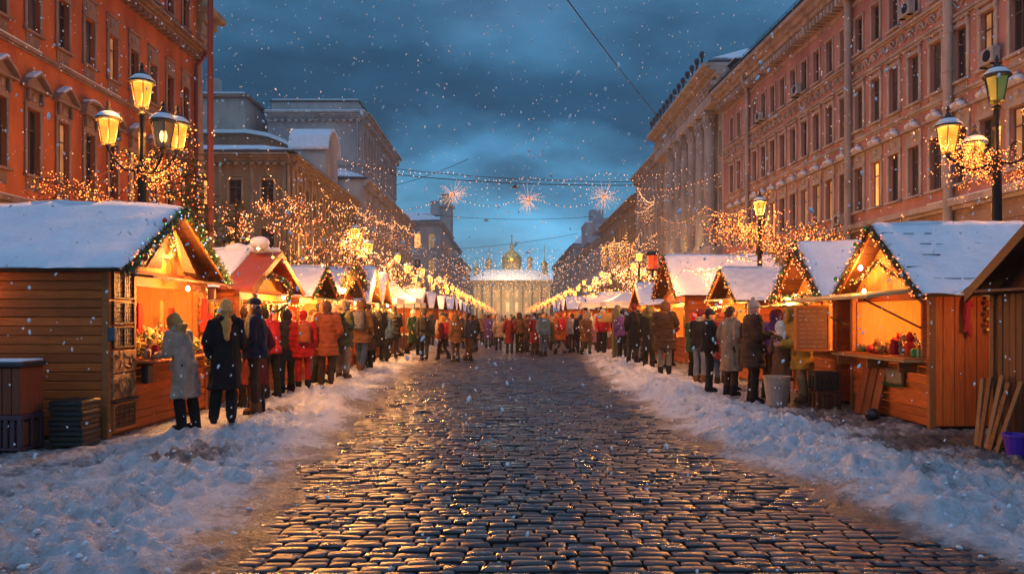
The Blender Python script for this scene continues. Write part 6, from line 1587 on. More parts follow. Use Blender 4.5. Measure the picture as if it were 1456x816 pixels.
# ------------------------------------------------------------------ trees
def fir(x, y, h, r, label, seed, bulbs, nb, br, needle=None, power=0):
    rr = random.Random(seed); root = thing('fir_tree', (x, y, 0), label, 'fir tree'); mb = MB()
    mb.tube([(x, y, 0), (x, y, h * .97)], [.13, .02], 8); 
    lv = []; nd = MB(); bm = MB(); z = .7
    while z < h * .97:
        f = 1 - (z - .7) / (h - .7); R_ = r * (f ** .85) + .08; n = max(5, int(13 * f) + 4)
        for k in range(n):
            t = rr.uniform(0, 2 * pi); L_ = R_ * rr.uniform(.7, 1.15); zz = z + rr.uniform(-.1, .1); pts = []
            for i in range(6): s = i / 5; pts.append(Vector((x + cos(t) * L_ * s, y + sin(t) * L_ * s, zz - .22 * L_ * s + .12 * L_ * s * s)))
            mb.tube([tuple(p) for p in pts], [.018 * (1 - .15 * i) for i in range(6)], 4)
            side = Vector((-sin(t), cos(t), 0)); m = int(L_ * 34)
            for i in range(m):
                s = rr.uniform(.12, 1) * 5; a = pts[int(min(s, 4))]; b = pts[int(min(s, 4)) + 1]; p = a.lerp(b, s - int(s))
                d = (side * rr.uniform(-1, 1) + (b - a).normalized() * rr.uniform(.2, 1) + Vector((0, 0, rr.uniform(-.55, .2)))).normalized(); ln = rr.uniform(.07, .19)
                o_ = d.orthogonal().normalized() * .011; o2 = d.cross(o_).normalized() * .011
                nd._add([tuple(p - o_), tuple(p + o_), tuple(p + d * ln)], [(0, 1, 2)]); nd._add([tuple(p + d * ln * .3 - o2), tuple(p + d * ln * .3 + o2), tuple(p + d * ln * 1.1)], [(0, 1, 2)])
            lv.append(pts)
        z += .17
    for i in range(nb):
        pts = rr.choice(lv); s = rr.uniform(.3, 1) * 5; a = pts[int(min(s, 4))]; b = pts[int(min(s, 4)) + 1]; p = a.lerp(b, s - int(s)) + Vector((rr.gauss(0, .04), rr.gauss(0, .04), rr.gauss(0, .04) + .03))
        bm.octa(tuple(p), br * rr.uniform(.7, 1.3), mi=rr.randrange(len(bulbs)))
    mb.build('trunk', HUTDARK, root); nd.build('crown', needle or NEEDLE, root); bm.build('string_lights', list(bulbs), root, kind='stuff')
    if power: light('glow', (x, y - r * .7, h * .5), power, WARMC, .4, root)
    return root
fir(-7.7, 18.6, 6.4, 1.3, 'tall fir hung with amber lights beside the thin red mast, behind the second left hut', 1, (BULB, BULB, BULBR), 620, .017)
fir(-7.5, 21.2, 5.0, 1.25, 'darker bushy fir with few lights right of the lit tall fir', 2, (BULB,), 160, .016)
fir(-9.4, 17.2, 4.2, .9, 'small fir with sparse lights left of the lit tall fir', 3, (BULB, BULBR), 200, .015)
fir(8.9, 17.6, 3.9, .8, 'short fir with red lights peeking between the first two right huts', 4, (BULBR, BULB), 260, .014, needle=NEEDLER)
BARK = mat('bark', (.20, .14, .10), .85, col2=(.11, .08, .055), nscale=9, bump=(20, .6, .01))
def bare_tree(x, y, h, r, label, seed, bulbs, nb, br, name='bare_tree', leafy=False):
    rr = random.Random(seed); root = thing(name, (x, y, 0), label, 'tree'); mb = MB(); seg = []
    def grow(p, d, L_, rad, k):
        q = p + d * L_; mid = p.lerp(q, .5) + Vector((rr.gauss(0, .04), rr.gauss(0, .04), 0)) * L_; mb.tube([tuple(p), tuple(mid), tuple(q)], [rad, rad * .85, rad * .7], 5); seg.append((p, mid)); seg.append((mid, q))
        if k > 0:
            for i in range(3 if k > 1 else 4):
                dd = (d + Vector((rr.gauss(0, .55), rr.gauss(0, .55), rr.gauss(.1, .35)))).normalized(); grow(q, dd, L_ * rr.uniform(.6, .82), rad * .62, k - 1)
    grow(Vector((x, y, 0)), Vector((0, 0, 1)), h * .42, .12, 0)
    for i in range(5):
        dd = Vector((rr.gauss(0, .6), rr.gauss(0, .6), 1)).normalized(); grow(Vector((x, y, h * .40)), dd, h * .2, .065, 3)
    bm = MB(); tips = seg[4:]
    for i in range(nb):
        a, b = rr.choice(tips); p = a.lerp(b, rr.random()) + Vector((rr.gauss(0, .03), rr.gauss(0, .03), rr.gauss(0, .03))); bm.octa(tuple(p), br * rr.uniform(.7, 1.3), mi=rr.randrange(len(bulbs)))
    mb.build('trunk', BARK, root); bm.build('string_lights', list(bulbs), root, kind='stuff'); return root
bare_tree(-6.85, 22.6, 5.6, 1, 'round-headed tree smothered in pink-orange bulbs behind the left huts', 5, (BULBR, BULBR, BULBP, BULB), 1150, .016)
bare_tree(-6.4, 26.2, 4.6, 1, 'smaller bare tree with amber bulbs right of the pink-orange one', 6, (BULB, BULBR), 260, .016)
bare_tree(8.6, 21.5, 4.6, 1, 'bare tree strung with red-amber bulbs behind the pink-roofed right hut', 7, (BULBR, BULB), 800, .016)
bare_tree(7.2, 30.5, 4.4, 1, 'slim bare tree with white and amber bulbs above the violet-roofed hut', 8, (BULBP, BULB), 420, .018)
bare_tree(-6.3, 37.5, 5.2, 1, 'bare tree with amber bulbs behind the white left tents', 9, (BULB, BULBP), 420, .024)
bare_tree(-6.2, 47, 5.6, 1, 'far left bare tree full of amber bulbs', 10, (BULB, BULBP), 700, .034)
bare_tree(7.4, 44, 5.2, 1, 'far right bare tree full of amber bulbs', 11, (BULB, BULBP), 700, .032)
bare_tree(7.3, 53, 5.4, 1, 'farthest right bare tree sprinkled with bulbs', 12, (BULB, BULBP), 600, .036)
# fairy strings under awnings of the left huts
for i, (T, L_) in enumerate(((T2, 3.3), (T3, 2.4), (T4, 2.8), (U2, 2.2), (U3, 2.4), (U4, 3.6), (T5, 2.2), (T6, 2.2))):
    string('light_string', [T(-.42, .0, 1.98), T(-.45, L_ * .5, 1.9), T(-.42, L_, 1.98)], 'bulb string looped under the awning of the ' + ['second left', 'third left', 'fourth left', 'second right', 'third right', 'fourth right', 'fifth left', 'sixth left'][i] + ' hut', .09, .017, (BULB, BULBR), 90 + i, sag=.06, cable=.004, drop=(.5, .05, .3, .08))
# ------------------------------------------------------------------ people
SKIN = mat('skin', (.50, .28, .19), .55, col2=(.44, .22, .15), nscale=8)
CL = {}
def cloth(nm, c, r=.85, kind='wool'):
    if nm not in CL:
        c2 = tuple(x * .6 for x in c)
        CL[nm] = mat('cloth_' + nm.replace(' ', '_'), c, r, col2=c2, nscale=6, bump=(60 if kind == 'wool' else 12, .5, .006), spec=.25)
    return CL[nm]
COLS = {'black': (.012, .012, .014), 'charcoal': (.035, .035, .04), 'dark navy': (.015, .022, .05), 'dark brown': (.06, .032, .02), 'brown': (.16, .075, .035), 'rust orange': (.42, .10, .03), 'bright red': (.55, .02, .02), 'maroon': (.16, .015, .02),
        'beige': (.42, .30, .18), 'sand': (.34, .24, .15), 'olive': (.10, .10, .045), 'grey': (.16, .155, .16), 'pale grey': (.36, .34, .33), 'warm grey': (.52, .34, .25), 'steel blue': (.06, .12, .22), 'bright blue': (.03, .12, .45), 'purple': (.12, .05, .22), 'dusty pink': (.42, .16, .22),
        'mustard': (.50, .27, .04), 'cream': (.60, .52, .42), 'dark green': (.02, .06, .035), 'denim blue': (.05, .09, .18), 'washed denim': (.18, .22, .28), 'blonde': (.85, .38, .11), 'brown hair': (.10, .05, .025), 'dark hair': (.025, .015, .01), 'camel': (.35, .20, .09), 'white': (.72, .70, .68)}
def C_(n): return cloth(n, COLS[n])

POSES = {
 'stand': dict(),
 'fwd': dict(el=((-.22, .03, 1.13), (.22, .03, 1.13)), wr=((-.09, .27, 1.16), (.10, .27, 1.15))),
 'pocket': dict(el=((-.27, -.07, 1.14), (.27, -.07, 1.14)), wr=((-.19, .09, .95), (.19, .09, .95))),
 'walk': dict(kn=((-.09, .14, .52), (.09, .02, .49)), an=((-.09, .20, .10), (.09, -.26, .14)), el=((-.24, -.14, 1.13), (.24, .06, 1.12)), wr=((-.23, -.10, .88), (.21, .22, .93))),
 'lean': dict(lean=.13, el=((-.22, .14, 1.10), (.22, .14, 1.10)), wr=((-.12, .40, 1.06), (.10, .38, 1.10)), kn=((-.09, .05, .50), (.10, -.02, .50)), an=((-.09, .0, .09), (.10, -.09, .10))),
 'raise': dict(el=((-.23, -.02, 1.12), (.25, .12, 1.20)), wr=((-.21, .05, .87), (.14, .30, 1.40))),
 'shift': dict(kn=((-.11, .03, .50), (.08, .0, .50)), an=((-.16, .0, .09), (.07, -.02, .09)), el=((-.25, -.05, 1.13), (.22, .04, 1.12)), wr=((-.19, .10, .93), (.12, .25, 1.05))),
}
def rig(pose):
    p = dict(hip=((-.09, 0, .92), (.09, 0, .92)), kn=((-.10, .015, .50), (.10, .015, .50)), an=((-.10, -.01, .09), (.10, -.01, .09)), sh=((-.18, -.005, 1.40), (.18, -.005, 1.40)), el=((-.235, -.02, 1.12), (.235, -.02, 1.12)), wr=((-.225, .05, .87), (.225, .05, .87)), lean=0.)
    p.update(POSES[pose]); l = p['lean']
    p['sh'] = tuple((x, y + l, z - l * .2) for x, y, z in p['sh']); p['neck'] = (0, -.01 + l * 1.1, 1.48 - l * .25); p['head'] = (0, .02 + l * 1.5, 1.60 - l * .35); return p
def ring_y(l, z): return l * max(0, (z - .95)) / .45
BODY = {}
def body_mesh(pose):
    if pose in BODY: return BODY[pose]
    p = rig(pose); mb = MB(); l = p['lean']; hx, hy, hz = p['head']
    mb.loft([(0, ring_y(l, z), z - l * .1 * (z > 1), rx, ry) for z, rx, ry in ((.84, .10, .09), (.93, .15, .11), (1.08, .12, .095), (1.25, .145, .105), (1.38, .15, .10), (1.43, .08, .07))], 16)
    mb.capsule(p['neck'][:2] + (p['neck'][2] - .08,), (hx, hy - .015, hz - .04), .058, .052)
    mb.ell((hx, hy, hz), .076, .094, .115, 18, 14); mb.ell((hx, hy + .03, hz - .065), .05, .058, .05, 12, 8)      # skull, jaw
    mb.capsule((hx, hy + .085, hz + .005), (hx, hy + .112, hz - .022), .011, .015, 8)                              # nose
    for s in (-1, 1): mb.ell((hx + s * .077, hy - .008, hz - .01), .014, .022, .033, 8, 6); mb.ell((hx + s * .03, hy + .083, hz + .026), .022, .012, .007, 8, 5)
    mb.ell((hx, hy + .088, hz - .056), .024, .012, .007, 8, 5)
    for i in (0, 1):
        s = -1 if i == 0 else 1
        mb.capsule(p['sh'][i], p['el'][i], .05, .042); mb.capsule(p['el'][i], p['wr'][i], .04, .028)
        w = Vector(p['wr'][i]); d = (w - Vector(p['el'][i])).normalized(); inn = Vector((-s, 0, 0)); inn = (inn - d * inn.dot(d)).normalized(); f = d.cross(inn) * s
        if f.y < 0 and abs(d.z) > .5: f = -f
        pc = w + d * .05; M = Matrix((f, inn, d)).transposed(); mb.ell(tuple(pc), .042, .019, .052, 10, 8, M=M)
        for k in range(4):                                # four unequal fingers, slightly curled
            a = pc + f * (.030 - .020 * k) + d * .038; L_ = (.030, .034, .031, .024)[k]; b = a + (d + inn * .25).normalized() * L_; c = b + (d + inn * .9).normalized() * L_ * .8
            mb.capsule(a, b, .0098, .009, 6); mb.capsule(b, c, .009, .008, 6)
        a = pc + f * .036 - d * .02; b = a + (f * .7 + d * .8 + inn * .3).normalized() * .035; mb.capsule(a, b, .0115, .010, 6); mb.capsule(b, b + (d + inn * .5).normalized() * .024, .010, .009, 6)
        mb.capsule(p['hip'][i], p['kn'][i], .078, .055); mb.capsule(p['kn'][i], p['an'][i], .052, .036); an = Vector(p['an'][i]); mb.capsule(an + Vector((0, -.02, -.04)), an + Vector((0, .12, -.055)), .035, .028)
    BODY[pose] = remesh(mb, .0085, 2, None, 'body', [SKIN]); return BODY[pose]
GAR = {}
def garment(kind, pose, side=None):
    key = (kind, pose, side)
    if key in GAR: return GAR[key]
    p = rig(pose); mb = MB(); l = p['lean']; disp = (6.5, .036, (1.5, 1.5, .38)); vox = .015; ml = [BLACKP]; quilt = 0
    if kind in ('coat', 'parka', 'jacket', 'bigcoat'):
        hem = {'coat': .48, 'parka': .70, 'jacket': .84, 'bigcoat': .60}[kind]; bulk = {'coat': 0, 'parka': .02, 'jacket': .012, 'bigcoat': .04}[kind]
        rows = [(hem, .225 + (.03 if kind == 'coat' else -.01), .175), (hem + .12, .215, .165), (.95, .19, .150), (1.08, .172, .138), (1.25, .19, .145), (1.36, .195, .135), (1.42, .15, .11), (1.475, .085, .08)]
        mb.loft([(0, ring_y(l, z), z - l * .1 * (z > 1), rx + bulk, ry + bulk * .8) for z, rx, ry in rows if z >= hem], 24)
        for i in (0, 1):
            mb.capsule(p['sh'][i], p['el'][i], .080 + bulk, .068 + bulk * .6); w = Vector(p['wr'][i]); e = Vector(p['el'][i]); mb.capsule(e, w - (w - e).normalized() * .02, .066 + bulk * .6, .054 + bulk * .4)
        n = p['neck']; mb.lathe([(.075, 0), (.088, .02), (.082, .07), (.06, .075)], (n[0], n[1], n[2] - .05), 16)
        for s in (-1, 1): mb.box(s * .10 - .05, s * .10 + .05, .13 + bulk, .165 + bulk, .86 if hem < .8 else .95, 1.0, .01)
        if kind == 'parka' or kind == 'bigcoat': disp = (9, .020, (.8, .8, 1.6)); quilt = .085 if kind == 'bigcoat' else .13
    elif kind in ('trousers', 'wide'):
        k = 1 if kind == 'trousers' else 1.22
        mb.loft([(0, 0, z, rx, ry) for z, rx, ry in ((.80, .13, .11), (.88, .165, .125), (.97, .155, .115), (1.02, .14, .105))], 18)
        for i in (0, 1): mb.capsule(p['hip'][i], p['kn'][i], .098, .074 * k); mb.capsule(p['kn'][i], Vector(p['an'][i]) + Vector((0, 0, .05)), .073 * k, .062 * k)
        disp = (8, .012, (1, 1, 1.6))
    elif kind in ('boots', 'high_boots'):
        for i in (side,):
            a = Vector(p['an'][i]); kn = Vector(p['kn'][i]); t = .25 if kind == 'boots' else .8; q = a.lerp(kn, t)
            mb.capsule(q, a, .070 if kind == 'boots' else .086, .072); mb.capsule(a + Vector((0, -.035, -.035)), a + Vector((0, .13, -.045)), .048, .042)
            mb.box(a.x - .046, a.x + .046, a.y - .085, a.y + .175, a.z - .09, a.z - .062, .012)
        disp = None
    elif kind in ('long_hair', 'short_hair', 'beanie', 'bobble', 'cap', 'hood', 'furhood', 'hood_down', 'scarf'):
        hx, hy, hz = p['head']; disp = None; vox = .010
        if kind == 'long_hair':
            mb.ell((hx, hy - .018, hz + .018), .096, .108, .122, 16, 12); mb.loft([(hx, hy - .075 - .02 * k, hz - .30 + .07 * k * 1.0 - .0, .075 + .006 * k, .04 + .006 * k) for k in range(5)][::1], 14)
            mb.capsule((hx, hy - .07, hz), (hx, hy - .15, hz - .22), .085, .07); mb.capsule((hx, hy - .15, hz - .2), (hx, hy - .175, hz - .42), .07, .035); disp = (26, .009, (2.2, 2.2, .35)); vox = .011
        elif kind == 'short_hair': mb.ell((hx, hy - .016, hz + .028), .087, .098, .103, 16, 12); mb.ell((hx, hy - .05, hz - .03), .07, .055, .07, 12, 8); disp = (30, .006, (1, 1, 1))
        elif kind in ('beanie', 'bobble'):
            mb.ell((hx, hy - .012, hz + .055), .092, .106, .094, 18, 12); mb.lathe([(.088, 0), (.097, .01), (.097, .05), (.088, .06)], (hx, hy - .008, hz + .012), 18, sy=1.14); mb.ell((hx, hy - .04, hz - .03), .070, .06, .07, 12, 8)
            if kind == 'bobble': mb.ell((hx, hy - .02, hz + .165), .036, .036, .034, 12, 8)
            disp = (45, .003, (1, 1, .5))
        elif kind == 'cap':
            mb.ell((hx, hy - .01, hz + .06), .090, .104, .066, 18, 12); mb.lathe([(.091, 0), (.091, .05)], (hx, hy - .008, hz + .03), 18, sy=1.12); mb.ell((hx, hy + .105, hz + .045), .065, .055, .008, 12, 6); mb.ell((hx, hy - .05, hz - .03), .070, .05, .06, 12, 8)
        elif kind in ('hood', 'furhood'):
            mb.ell((hx, hy - .035, hz + .01), .115, .110, .138, 18, 12); mb.ell((hx, hy - .05, hz - .13), .12, .09, .08, 14, 8); n = 22
            for k in range(n):
                t = 2 * pi * k / n; r_ = .022 if kind == 'hood' else .040; mb.ell((hx + .095 * cos(t), hy + .055, hz + .005 + .122 * sin(t)), r_, r_, r_, 8, 6)
            disp = (40, .012, (1, 1, 1)) if kind == 'furhood' else (10, .008, (1, 1, 1))
        elif kind == 'hood_down':
            nx_, ny_, nz = p['neck']; mb.ell((nx_, ny_ - .09, nz - .01), .12, .07, .075, 16, 10)
            for s in (-1, 1): mb.ell((nx_ + s * .09, ny_ - .02, nz), .05, .08, .05, 12, 8)
            disp = (14, .012, (1, 1, 1))
        elif kind == 'scarf':
            nx_, ny_, nz = p['neck']
            for k in range(3): mb.lathe([(.07, 0), (.095, .012), (.098, .03), (.07, .045)], (nx_ + .004 * k, ny_ + .005, nz - .035 + .036 * k), 16, sy=1.08)
            mb.capsule((nx_ + .04, ny_ + .10, nz - .02), (nx_ + .07, ny_ + .17, nz - .34), .032, .045); disp = (30, .005, (1, 1, 1))
    elif kind == 'backpack':
        l_ = ring_y(l, 1.2); mb.box(-.14, .14, -.30 + l_, -.155 + l_, 1.0, 1.40, .05); mb.box(-.11, .11, -.345 + l_, -.28 + l_, 1.03, 1.20, .03); mb.ell((0, -.22 + l_, 1.40), .13, .075, .06, 14, 8)
        for s in (-1, 1): mb.tube([(s * .10, -.17 + l_, 1.05), (s * .15, -.05 + l_, 1.08), (s * .13, .13 + l_, 1.22), (s * .11, .10 + l_, 1.40), (s * .10, -.03 + l_, 1.465), (s * .09, -.16 + l_, 1.40)], .020, 6)
        disp = (8, .008, (1, 1, 1)); vox = .014
    elif kind == 'handbag':
        x, y, z = p['wr'][1]; x += .08; mb.box(x - .04, x + .04, y - .14, y + .14, z - .30, z - .08, .03); pts = [(x, y - .10 + .2 * k / 8, z - .08 + .14 * sin(pi * k / 8)) for k in range(9)]; mb.tube(pts, .009, 6); disp = (8, .006, (1, 1, 1)); vox = .010
    me = remesh(mb, vox, 3, disp, kind, ml)
    if quilt:
        ns_ = [v.normal.copy() for v in me.vertices]
        for v, n_ in zip(me.vertices, ns_): v.co += n_ * (.011 * abs(sin(pi * v.co.z / quilt)) ** .6 - .006)
    GAR[key] = me; return me
EYE = None
def eyes(pose):
    k = ('eyes', pose)
    if k in GAR: return GAR[k]
    p = rig(pose); hx, hy, hz = p['head']; mb = MB()
    for s in (-1, 1): mb.ell((hx + s * .030, hy + .078, hz + .010), .013, .011, .009, 8, 6, mi=0); mb.ell((hx + s * .030, hy + .087, hz + .010), .006, .004, .006, 6, 4, mi=1)
    GAR[k] = mb.mesh('eyes', [COLM('white'), COLM('black')], True); return GAR[k]
def COLM(n): return C_(n)
PNAMES = {'coat': 'coat', 'parka': 'parka', 'jacket': 'jacket', 'bigcoat': 'quilted_coat', 'trousers': 'trousers', 'wide': 'trousers', 'boots': 'boots', 'high_boots': 'boots', 'long_hair': 'hair', 'short_hair': 'hair', 'beanie': 'knit_hat', 'bobble': 'knit_hat', 'cap': 'cap', 'hood': 'hood', 'furhood': 'fur_hood', 'hood_down': 'hood', 'scarf': 'scarf', 'backpack': 'backpack', 'handbag': 'handbag'}
RF = random.Random(21)
def person(x, y, face, label, pose, top, topc, legc, head, headc, extra=(), h=1.72, boots='boots', bootc='black', legs='trousers', group=None, skirt=None):
    """face: heading in degrees, 0 = away from the camera (+Y), 90 = towards the left"""
    z = max(ground_h(x, y, False), road_h(x, y) - .004) - .006
    if y > 12.5: face += RF.choice((-38, -18, 0, 16, 34))
    r = thing('person', (x, y, z), label, 'person', group, rz=radians(face), sc=h / 1.72)
    obj('body', body_mesh(pose), r)
    def put(kind, col):
        me = garment(kind, pose); o = obj(PNAMES[kind], me, r); o.material_slots[0].link = 'OBJECT'; o.material_slots[0].material = C_(col); return o
    put(top, topc); put(legs, legc)
    for i in (0, 1): o = obj('boot', garment(boots, pose, i), r); o.material_slots[0].link = 'OBJECT'; o.material_slots[0].material = C_(bootc)
    for k, c in zip(head if isinstance(head, tuple) else (head,), headc if isinstance(headc, tuple) else (headc,)): put(k, c)
    for k, c in extra: put(k, c)
    if y < 20: obj('eyes', eyes(pose), r)
    return r
# --- nearest left group
person(-4.50, 10.75, 75, 'blonde woman in a fitted pale grey wool coat leaning towards the flower counter', 'lean', 'coat', 'warm grey', 'black', 'long_hair', 'blonde', extra=(('scarf', 'cream'),), h=1.66, boots='high_boots')
person(-4.02, 10.95, 25, 'woman in a long black coat with long straight blonde hair, from behind', 'shift', 'coat', 'black', 'black', 'long_hair', 'blonde', extra=(('hood_down', 'black'),), h=1.74, boots='high_boots')
person(-3.82, 11.6, 100, 'man in a dark navy jacket, brown trousers and flat cap, facing the huts', 'fwd', 'jacket', 'dark navy', 'dark brown', 'cap', 'charcoal', extra=(('scarf', 'brown'),), h=1.74, bootc='brown')
person(-4.10, 12.5, 60, 'person in a maroon coat half hidden between the navy jacket man and black coat', 'pocket', 'coat', 'maroon', 'charcoal', 'beanie', 'maroon', h=1.66)
person(-4.55, 14.7, 70, 'person in a bright red jacket leaning over the second left hut counter', 'lean', 'jacket', 'bright red', 'black', 'short_hair', 'dark hair', h=1.74)
person(-4.62, 16.0, 20, 'person in charcoal parka, dark green trousers, with a cream handbag', 'pocket', 'parka', 'charcoal', 'dark green', 'hood', 'charcoal', extra=(('handbag', 'cream'),), h=1.74)
person(-4.25, 15.9, 5, 'child-sized woman in a bright red coat and red trousers before the second hut', 'stand', 'parka', 'bright red', 'bright red', 'beanie', 'bright red', extra=(('backpack', 'rust orange'),), h=1.6)
person(-4.20, 17.1, 330, 'person in black with a dark backpack just right of the all-red woman', 'shift', 'jacket', 'black', 'black', 'beanie', 'black', extra=(('backpack', 'charcoal'),), h=1.76)
person(-3.86, 16.25, 10, 'woman in a rust orange parka with fur hood, standing out in the left queue', 'pocket', 'bigcoat', 'rust orange', 'dark brown', 'furhood', 'brown', h=1.72, bootc='dark brown')
person(-3.80, 17.6, 350, 'person in an olive jacket and wide beige trousers with a small black backpack', 'fwd', 'parka', 'olive', 'beige', 'furhood', 'sand', extra=(('backpack', 'black'),), legs='wide', h=1.75, bootc='brown')
person(-3.78, 19.6, 340, 'man in brown hooded coat, blue jeans and grey backpack ending the left queue', 'walk', 'parka', 'brown', 'denim blue', 'furhood', 'brown', extra=(('backpack', 'grey'),), h=1.8, bootc='brown')
person(-4.35, 19.0, 60, 'person in a cream hat and grey coat behind the beige-trousered walker', 'fwd', 'coat', 'grey', 'charcoal', 'bobble', 'cream', h=1.7)
person(-4.55, 17.9, 80, 'person in a dusty pink jacket facing the third left hut counter', 'fwd', 'jacket', 'dusty pink', 'denim blue', 'long_hair', 'brown hair', h=1.68)
person(-3.9, 21.2, 20, 'person in a dark brown coat with black hat, beyond the man in jeans', 'stand', 'coat', 'dark brown', 'black', 'beanie', 'black', h=1.74)
person(-4.3, 22.6, 75, 'person in a maroon jacket looking into the fourth left hut', 'raise', 'jacket', 'maroon', 'charcoal', 'short_hair', 'dark hair', h=1.74)
# --- nearest right group
person(4.62, 14.7, 285, 'man in a big dark brown jacket and grey knit hat behind the pale bin', 'fwd', 'bigcoat', 'dark brown', 'black', 'bobble', 'pale grey', h=1.92)
person(4.42, 15.5, 330, 'person in a smoky grey-tan coat left of the grey-hatted man', 'pocket', 'coat', 'sand', 'dark brown', 'short_hair', 'brown hair', h=1.78)
person(4.15, 16.1, 300, 'slim person in all black partly behind the smoky tan coat', 'stand', 'jacket', 'black', 'black', 'beanie', 'charcoal', h=1.7)
person(5.15, 15.4, 300, 'person in a purple coat bent over the yellow-awning counter', 'lean', 'jacket', 'purple', 'dark brown', 'hood', 'purple', h=1.8)
person(5.28, 14.0, 55, 'person in a mustard coat with white fluffy collar leaning beside the menu board', 'lean', 'bigcoat', 'mustard', 'camel', ('furhood', 'scarf'), ('mustard', 'white'), h=1.72, bootc='brown', legs='wide')
person(4.98, 14.15, 340, 'short figure in a white fur shawl and brown skirted coat next to the mustard coat', 'fwd', 'coat', 'brown', 'brown', ('furhood', 'scarf'), ('white', 'white'), h=1.48, bootc='brown')
person(4.62, 18.8, 350, 'man in a black jacket, red knit hat and washed jeans holding something in front', 'fwd', 'jacket', 'black', 'washed denim', 'beanie', 'maroon', extra=(('scarf', 'pale grey'),), h=1.78, bootc='brown')
person(5.08, 18.6, 20, 'person in a very dark maroon parka and red-brown hat by the pink-roofed hut', 'pocket', 'bigcoat', 'maroon', 'denim blue', 'beanie', 'rust orange', h=1.7)
person(5.35, 19.0, 320, 'tall person in black with a handbag left of the warm plank hut wall', 'stand', 'parka', 'black', 'black', 'hood', 'black', extra=(('handbag', 'black'),), h=1.74)
person(3.82, 19.1, 355, 'woman in a long dark brown quilted coat and slate trousers, standing alone in front', 'raise', 'bigcoat', 'dark brown', 'grey', 'furhood', 'brown', h=1.76)
person(3.95, 22.0, 10, 'person in a black coat with olive hood left of the long quilted coat', 'stand', 'coat', 'black', 'black', 'hood', 'olive', h=1.76)
person(3.62, 22.6, 350, 'person with a pale bag and black coat behind the olive-hooded one', 'shift', 'coat', 'black', 'charcoal', 'beanie', 'maroon', extra=(('handbag', 'white'),), h=1.7)
person(5.3, 21.5, 280, 'person in a charcoal jacket at the counter of the third right hut', 'fwd', 'jacket', 'charcoal', 'dark navy', 'beanie', 'dark green', h=1.76)
# --- middle distance, hand placed: x, y, face, pose, top, colour, legs, head, headcolour, extra
MID = [(-4.42, 27.0, 10, 'stand', 'jacket', 'black', 'black', 'beanie', 'black', ()), (-4.02, 26.8, 350, 'shift', 'parka', 'black', 'charcoal', 'short_hair', 'dark hair', ()), (-3.78, 30.2, 5, 'walk', 'coat', 'beige', 'black', 'bobble', 'mustard', ()),
       (-3.02, 27.3, 0, 'walk', 'jacket', 'charcoal', 'black', 'beanie', 'charcoal', (('backpack', 'black'),)), (-2.50, 29.0, 355, 'walk', 'jacket', 'maroon', 'black', 'furhood', 'mustard', (('backpack', 'bright red'),)), (-1.93, 27.6, 10, 'stand', 'parka', 'brown', 'dark brown', 'furhood', 'brown', ()),
       (-1.50, 27.9, 340, 'walk', 'jacket', 'dark navy', 'dark brown', 'short_hair', 'dark hair', ()), (-4.0, 31.6, 30, 'pocket', 'jacket', 'pale grey', 'denim blue', 'long_hair', 'brown hair', ()), (-3.3, 32.4, 20, 'stand', 'coat', 'charcoal', 'black', 'hood', 'charcoal', ()),
       (-2.75, 33.5, 350, 'fwd', 'jacket', 'cream', 'brown', 'beanie', 'cream', ()), (-2.2, 34.6, 10, 'walk', 'jacket', 'steel blue', 'denim blue', 'beanie', 'black', ()), (-.95, 35.5, 0, 'walk', 'jacket', 'black', 'black', 'beanie', 'maroon', ()),
       (-.40, 34.5, 5, 'walk', 'jacket', 'purple', 'dark brown', 'hood', 'purple', (('handbag', 'black'),)), (.05, 36.0, 350, 'stand', 'parka', 'brown', 'black', 'furhood', 'brown', ()), (.42, 34.0, 10, 'shift', 'jacket', 'dusty pink', 'black', 'long_hair', 'dark hair', ()),
       (.68, 31.4, 340, 'stand', 'jacket', 'dark brown', 'dark navy', 'cap', 'black', ()), (1.0, 31.0, 355, 'pocket', 'coat', 'maroon', 'dark brown', 'beanie', 'black', ()), (1.32, 30.7, 10, 'stand', 'jacket', 'steel blue', 'denim blue', 'short_hair', 'brown hair', ()),
       (1.75, 31.2, 350, 'walk', 'coat', 'olive', 'charcoal', 'hood', 'beige', ()), (2.15, 33.2, 15, 'stand', 'jacket', 'bright blue', 'black', 'beanie', 'bright blue', ()), (2.35, 32.0, 5, 'shift', 'parka', 'bright red', 'maroon', 'hood', 'rust orange', ()),
       (2.72, 31.5, 350, 'pocket', 'coat', 'maroon', 'purple', 'furhood', 'mustard', ()), (3.02, 30.8, 5, 'walk', 'bigcoat', 'brown', 'olive', 'furhood', 'sand', ()), (3.3, 32.5, 340, 'fwd', 'jacket', 'rust orange', 'dark brown', 'bobble', 'cream', ()),
       (3.55, 30.2, 20, 'stand', 'jacket', 'cream', 'black', 'short_hair', 'dark hair', (('handbag', 'white'),)), (4.2, 25.6, 350, 'stand', 'coat', 'black', 'charcoal', 'cap', 'charcoal', ()), (4.48, 26.4, 10, 'pocket', 'jacket', 'dark green', 'black', 'beanie', 'grey', ()),
       (4.0, 28.6, 340, 'shift', 'parka', 'dark navy', 'black', 'furhood', 'grey', ()), (4.75, 24.3, 300, 'fwd', 'coat', 'dark navy', 'black', 'beanie', 'bright red', ())]
EXN = {'backpack': 'backpack', 'handbag': 'handbag'}
HN = {'beanie': 'knit hat', 'bobble': 'bobble hat', 'cap': 'cap', 'hood': 'hood', 'furhood': 'fur hood', 'short_hair': '', 'long_hair': 'long '}
TN = {'jacket': 'jacket', 'coat': 'long coat', 'parka': 'parka', 'bigcoat': 'quilted coat'}
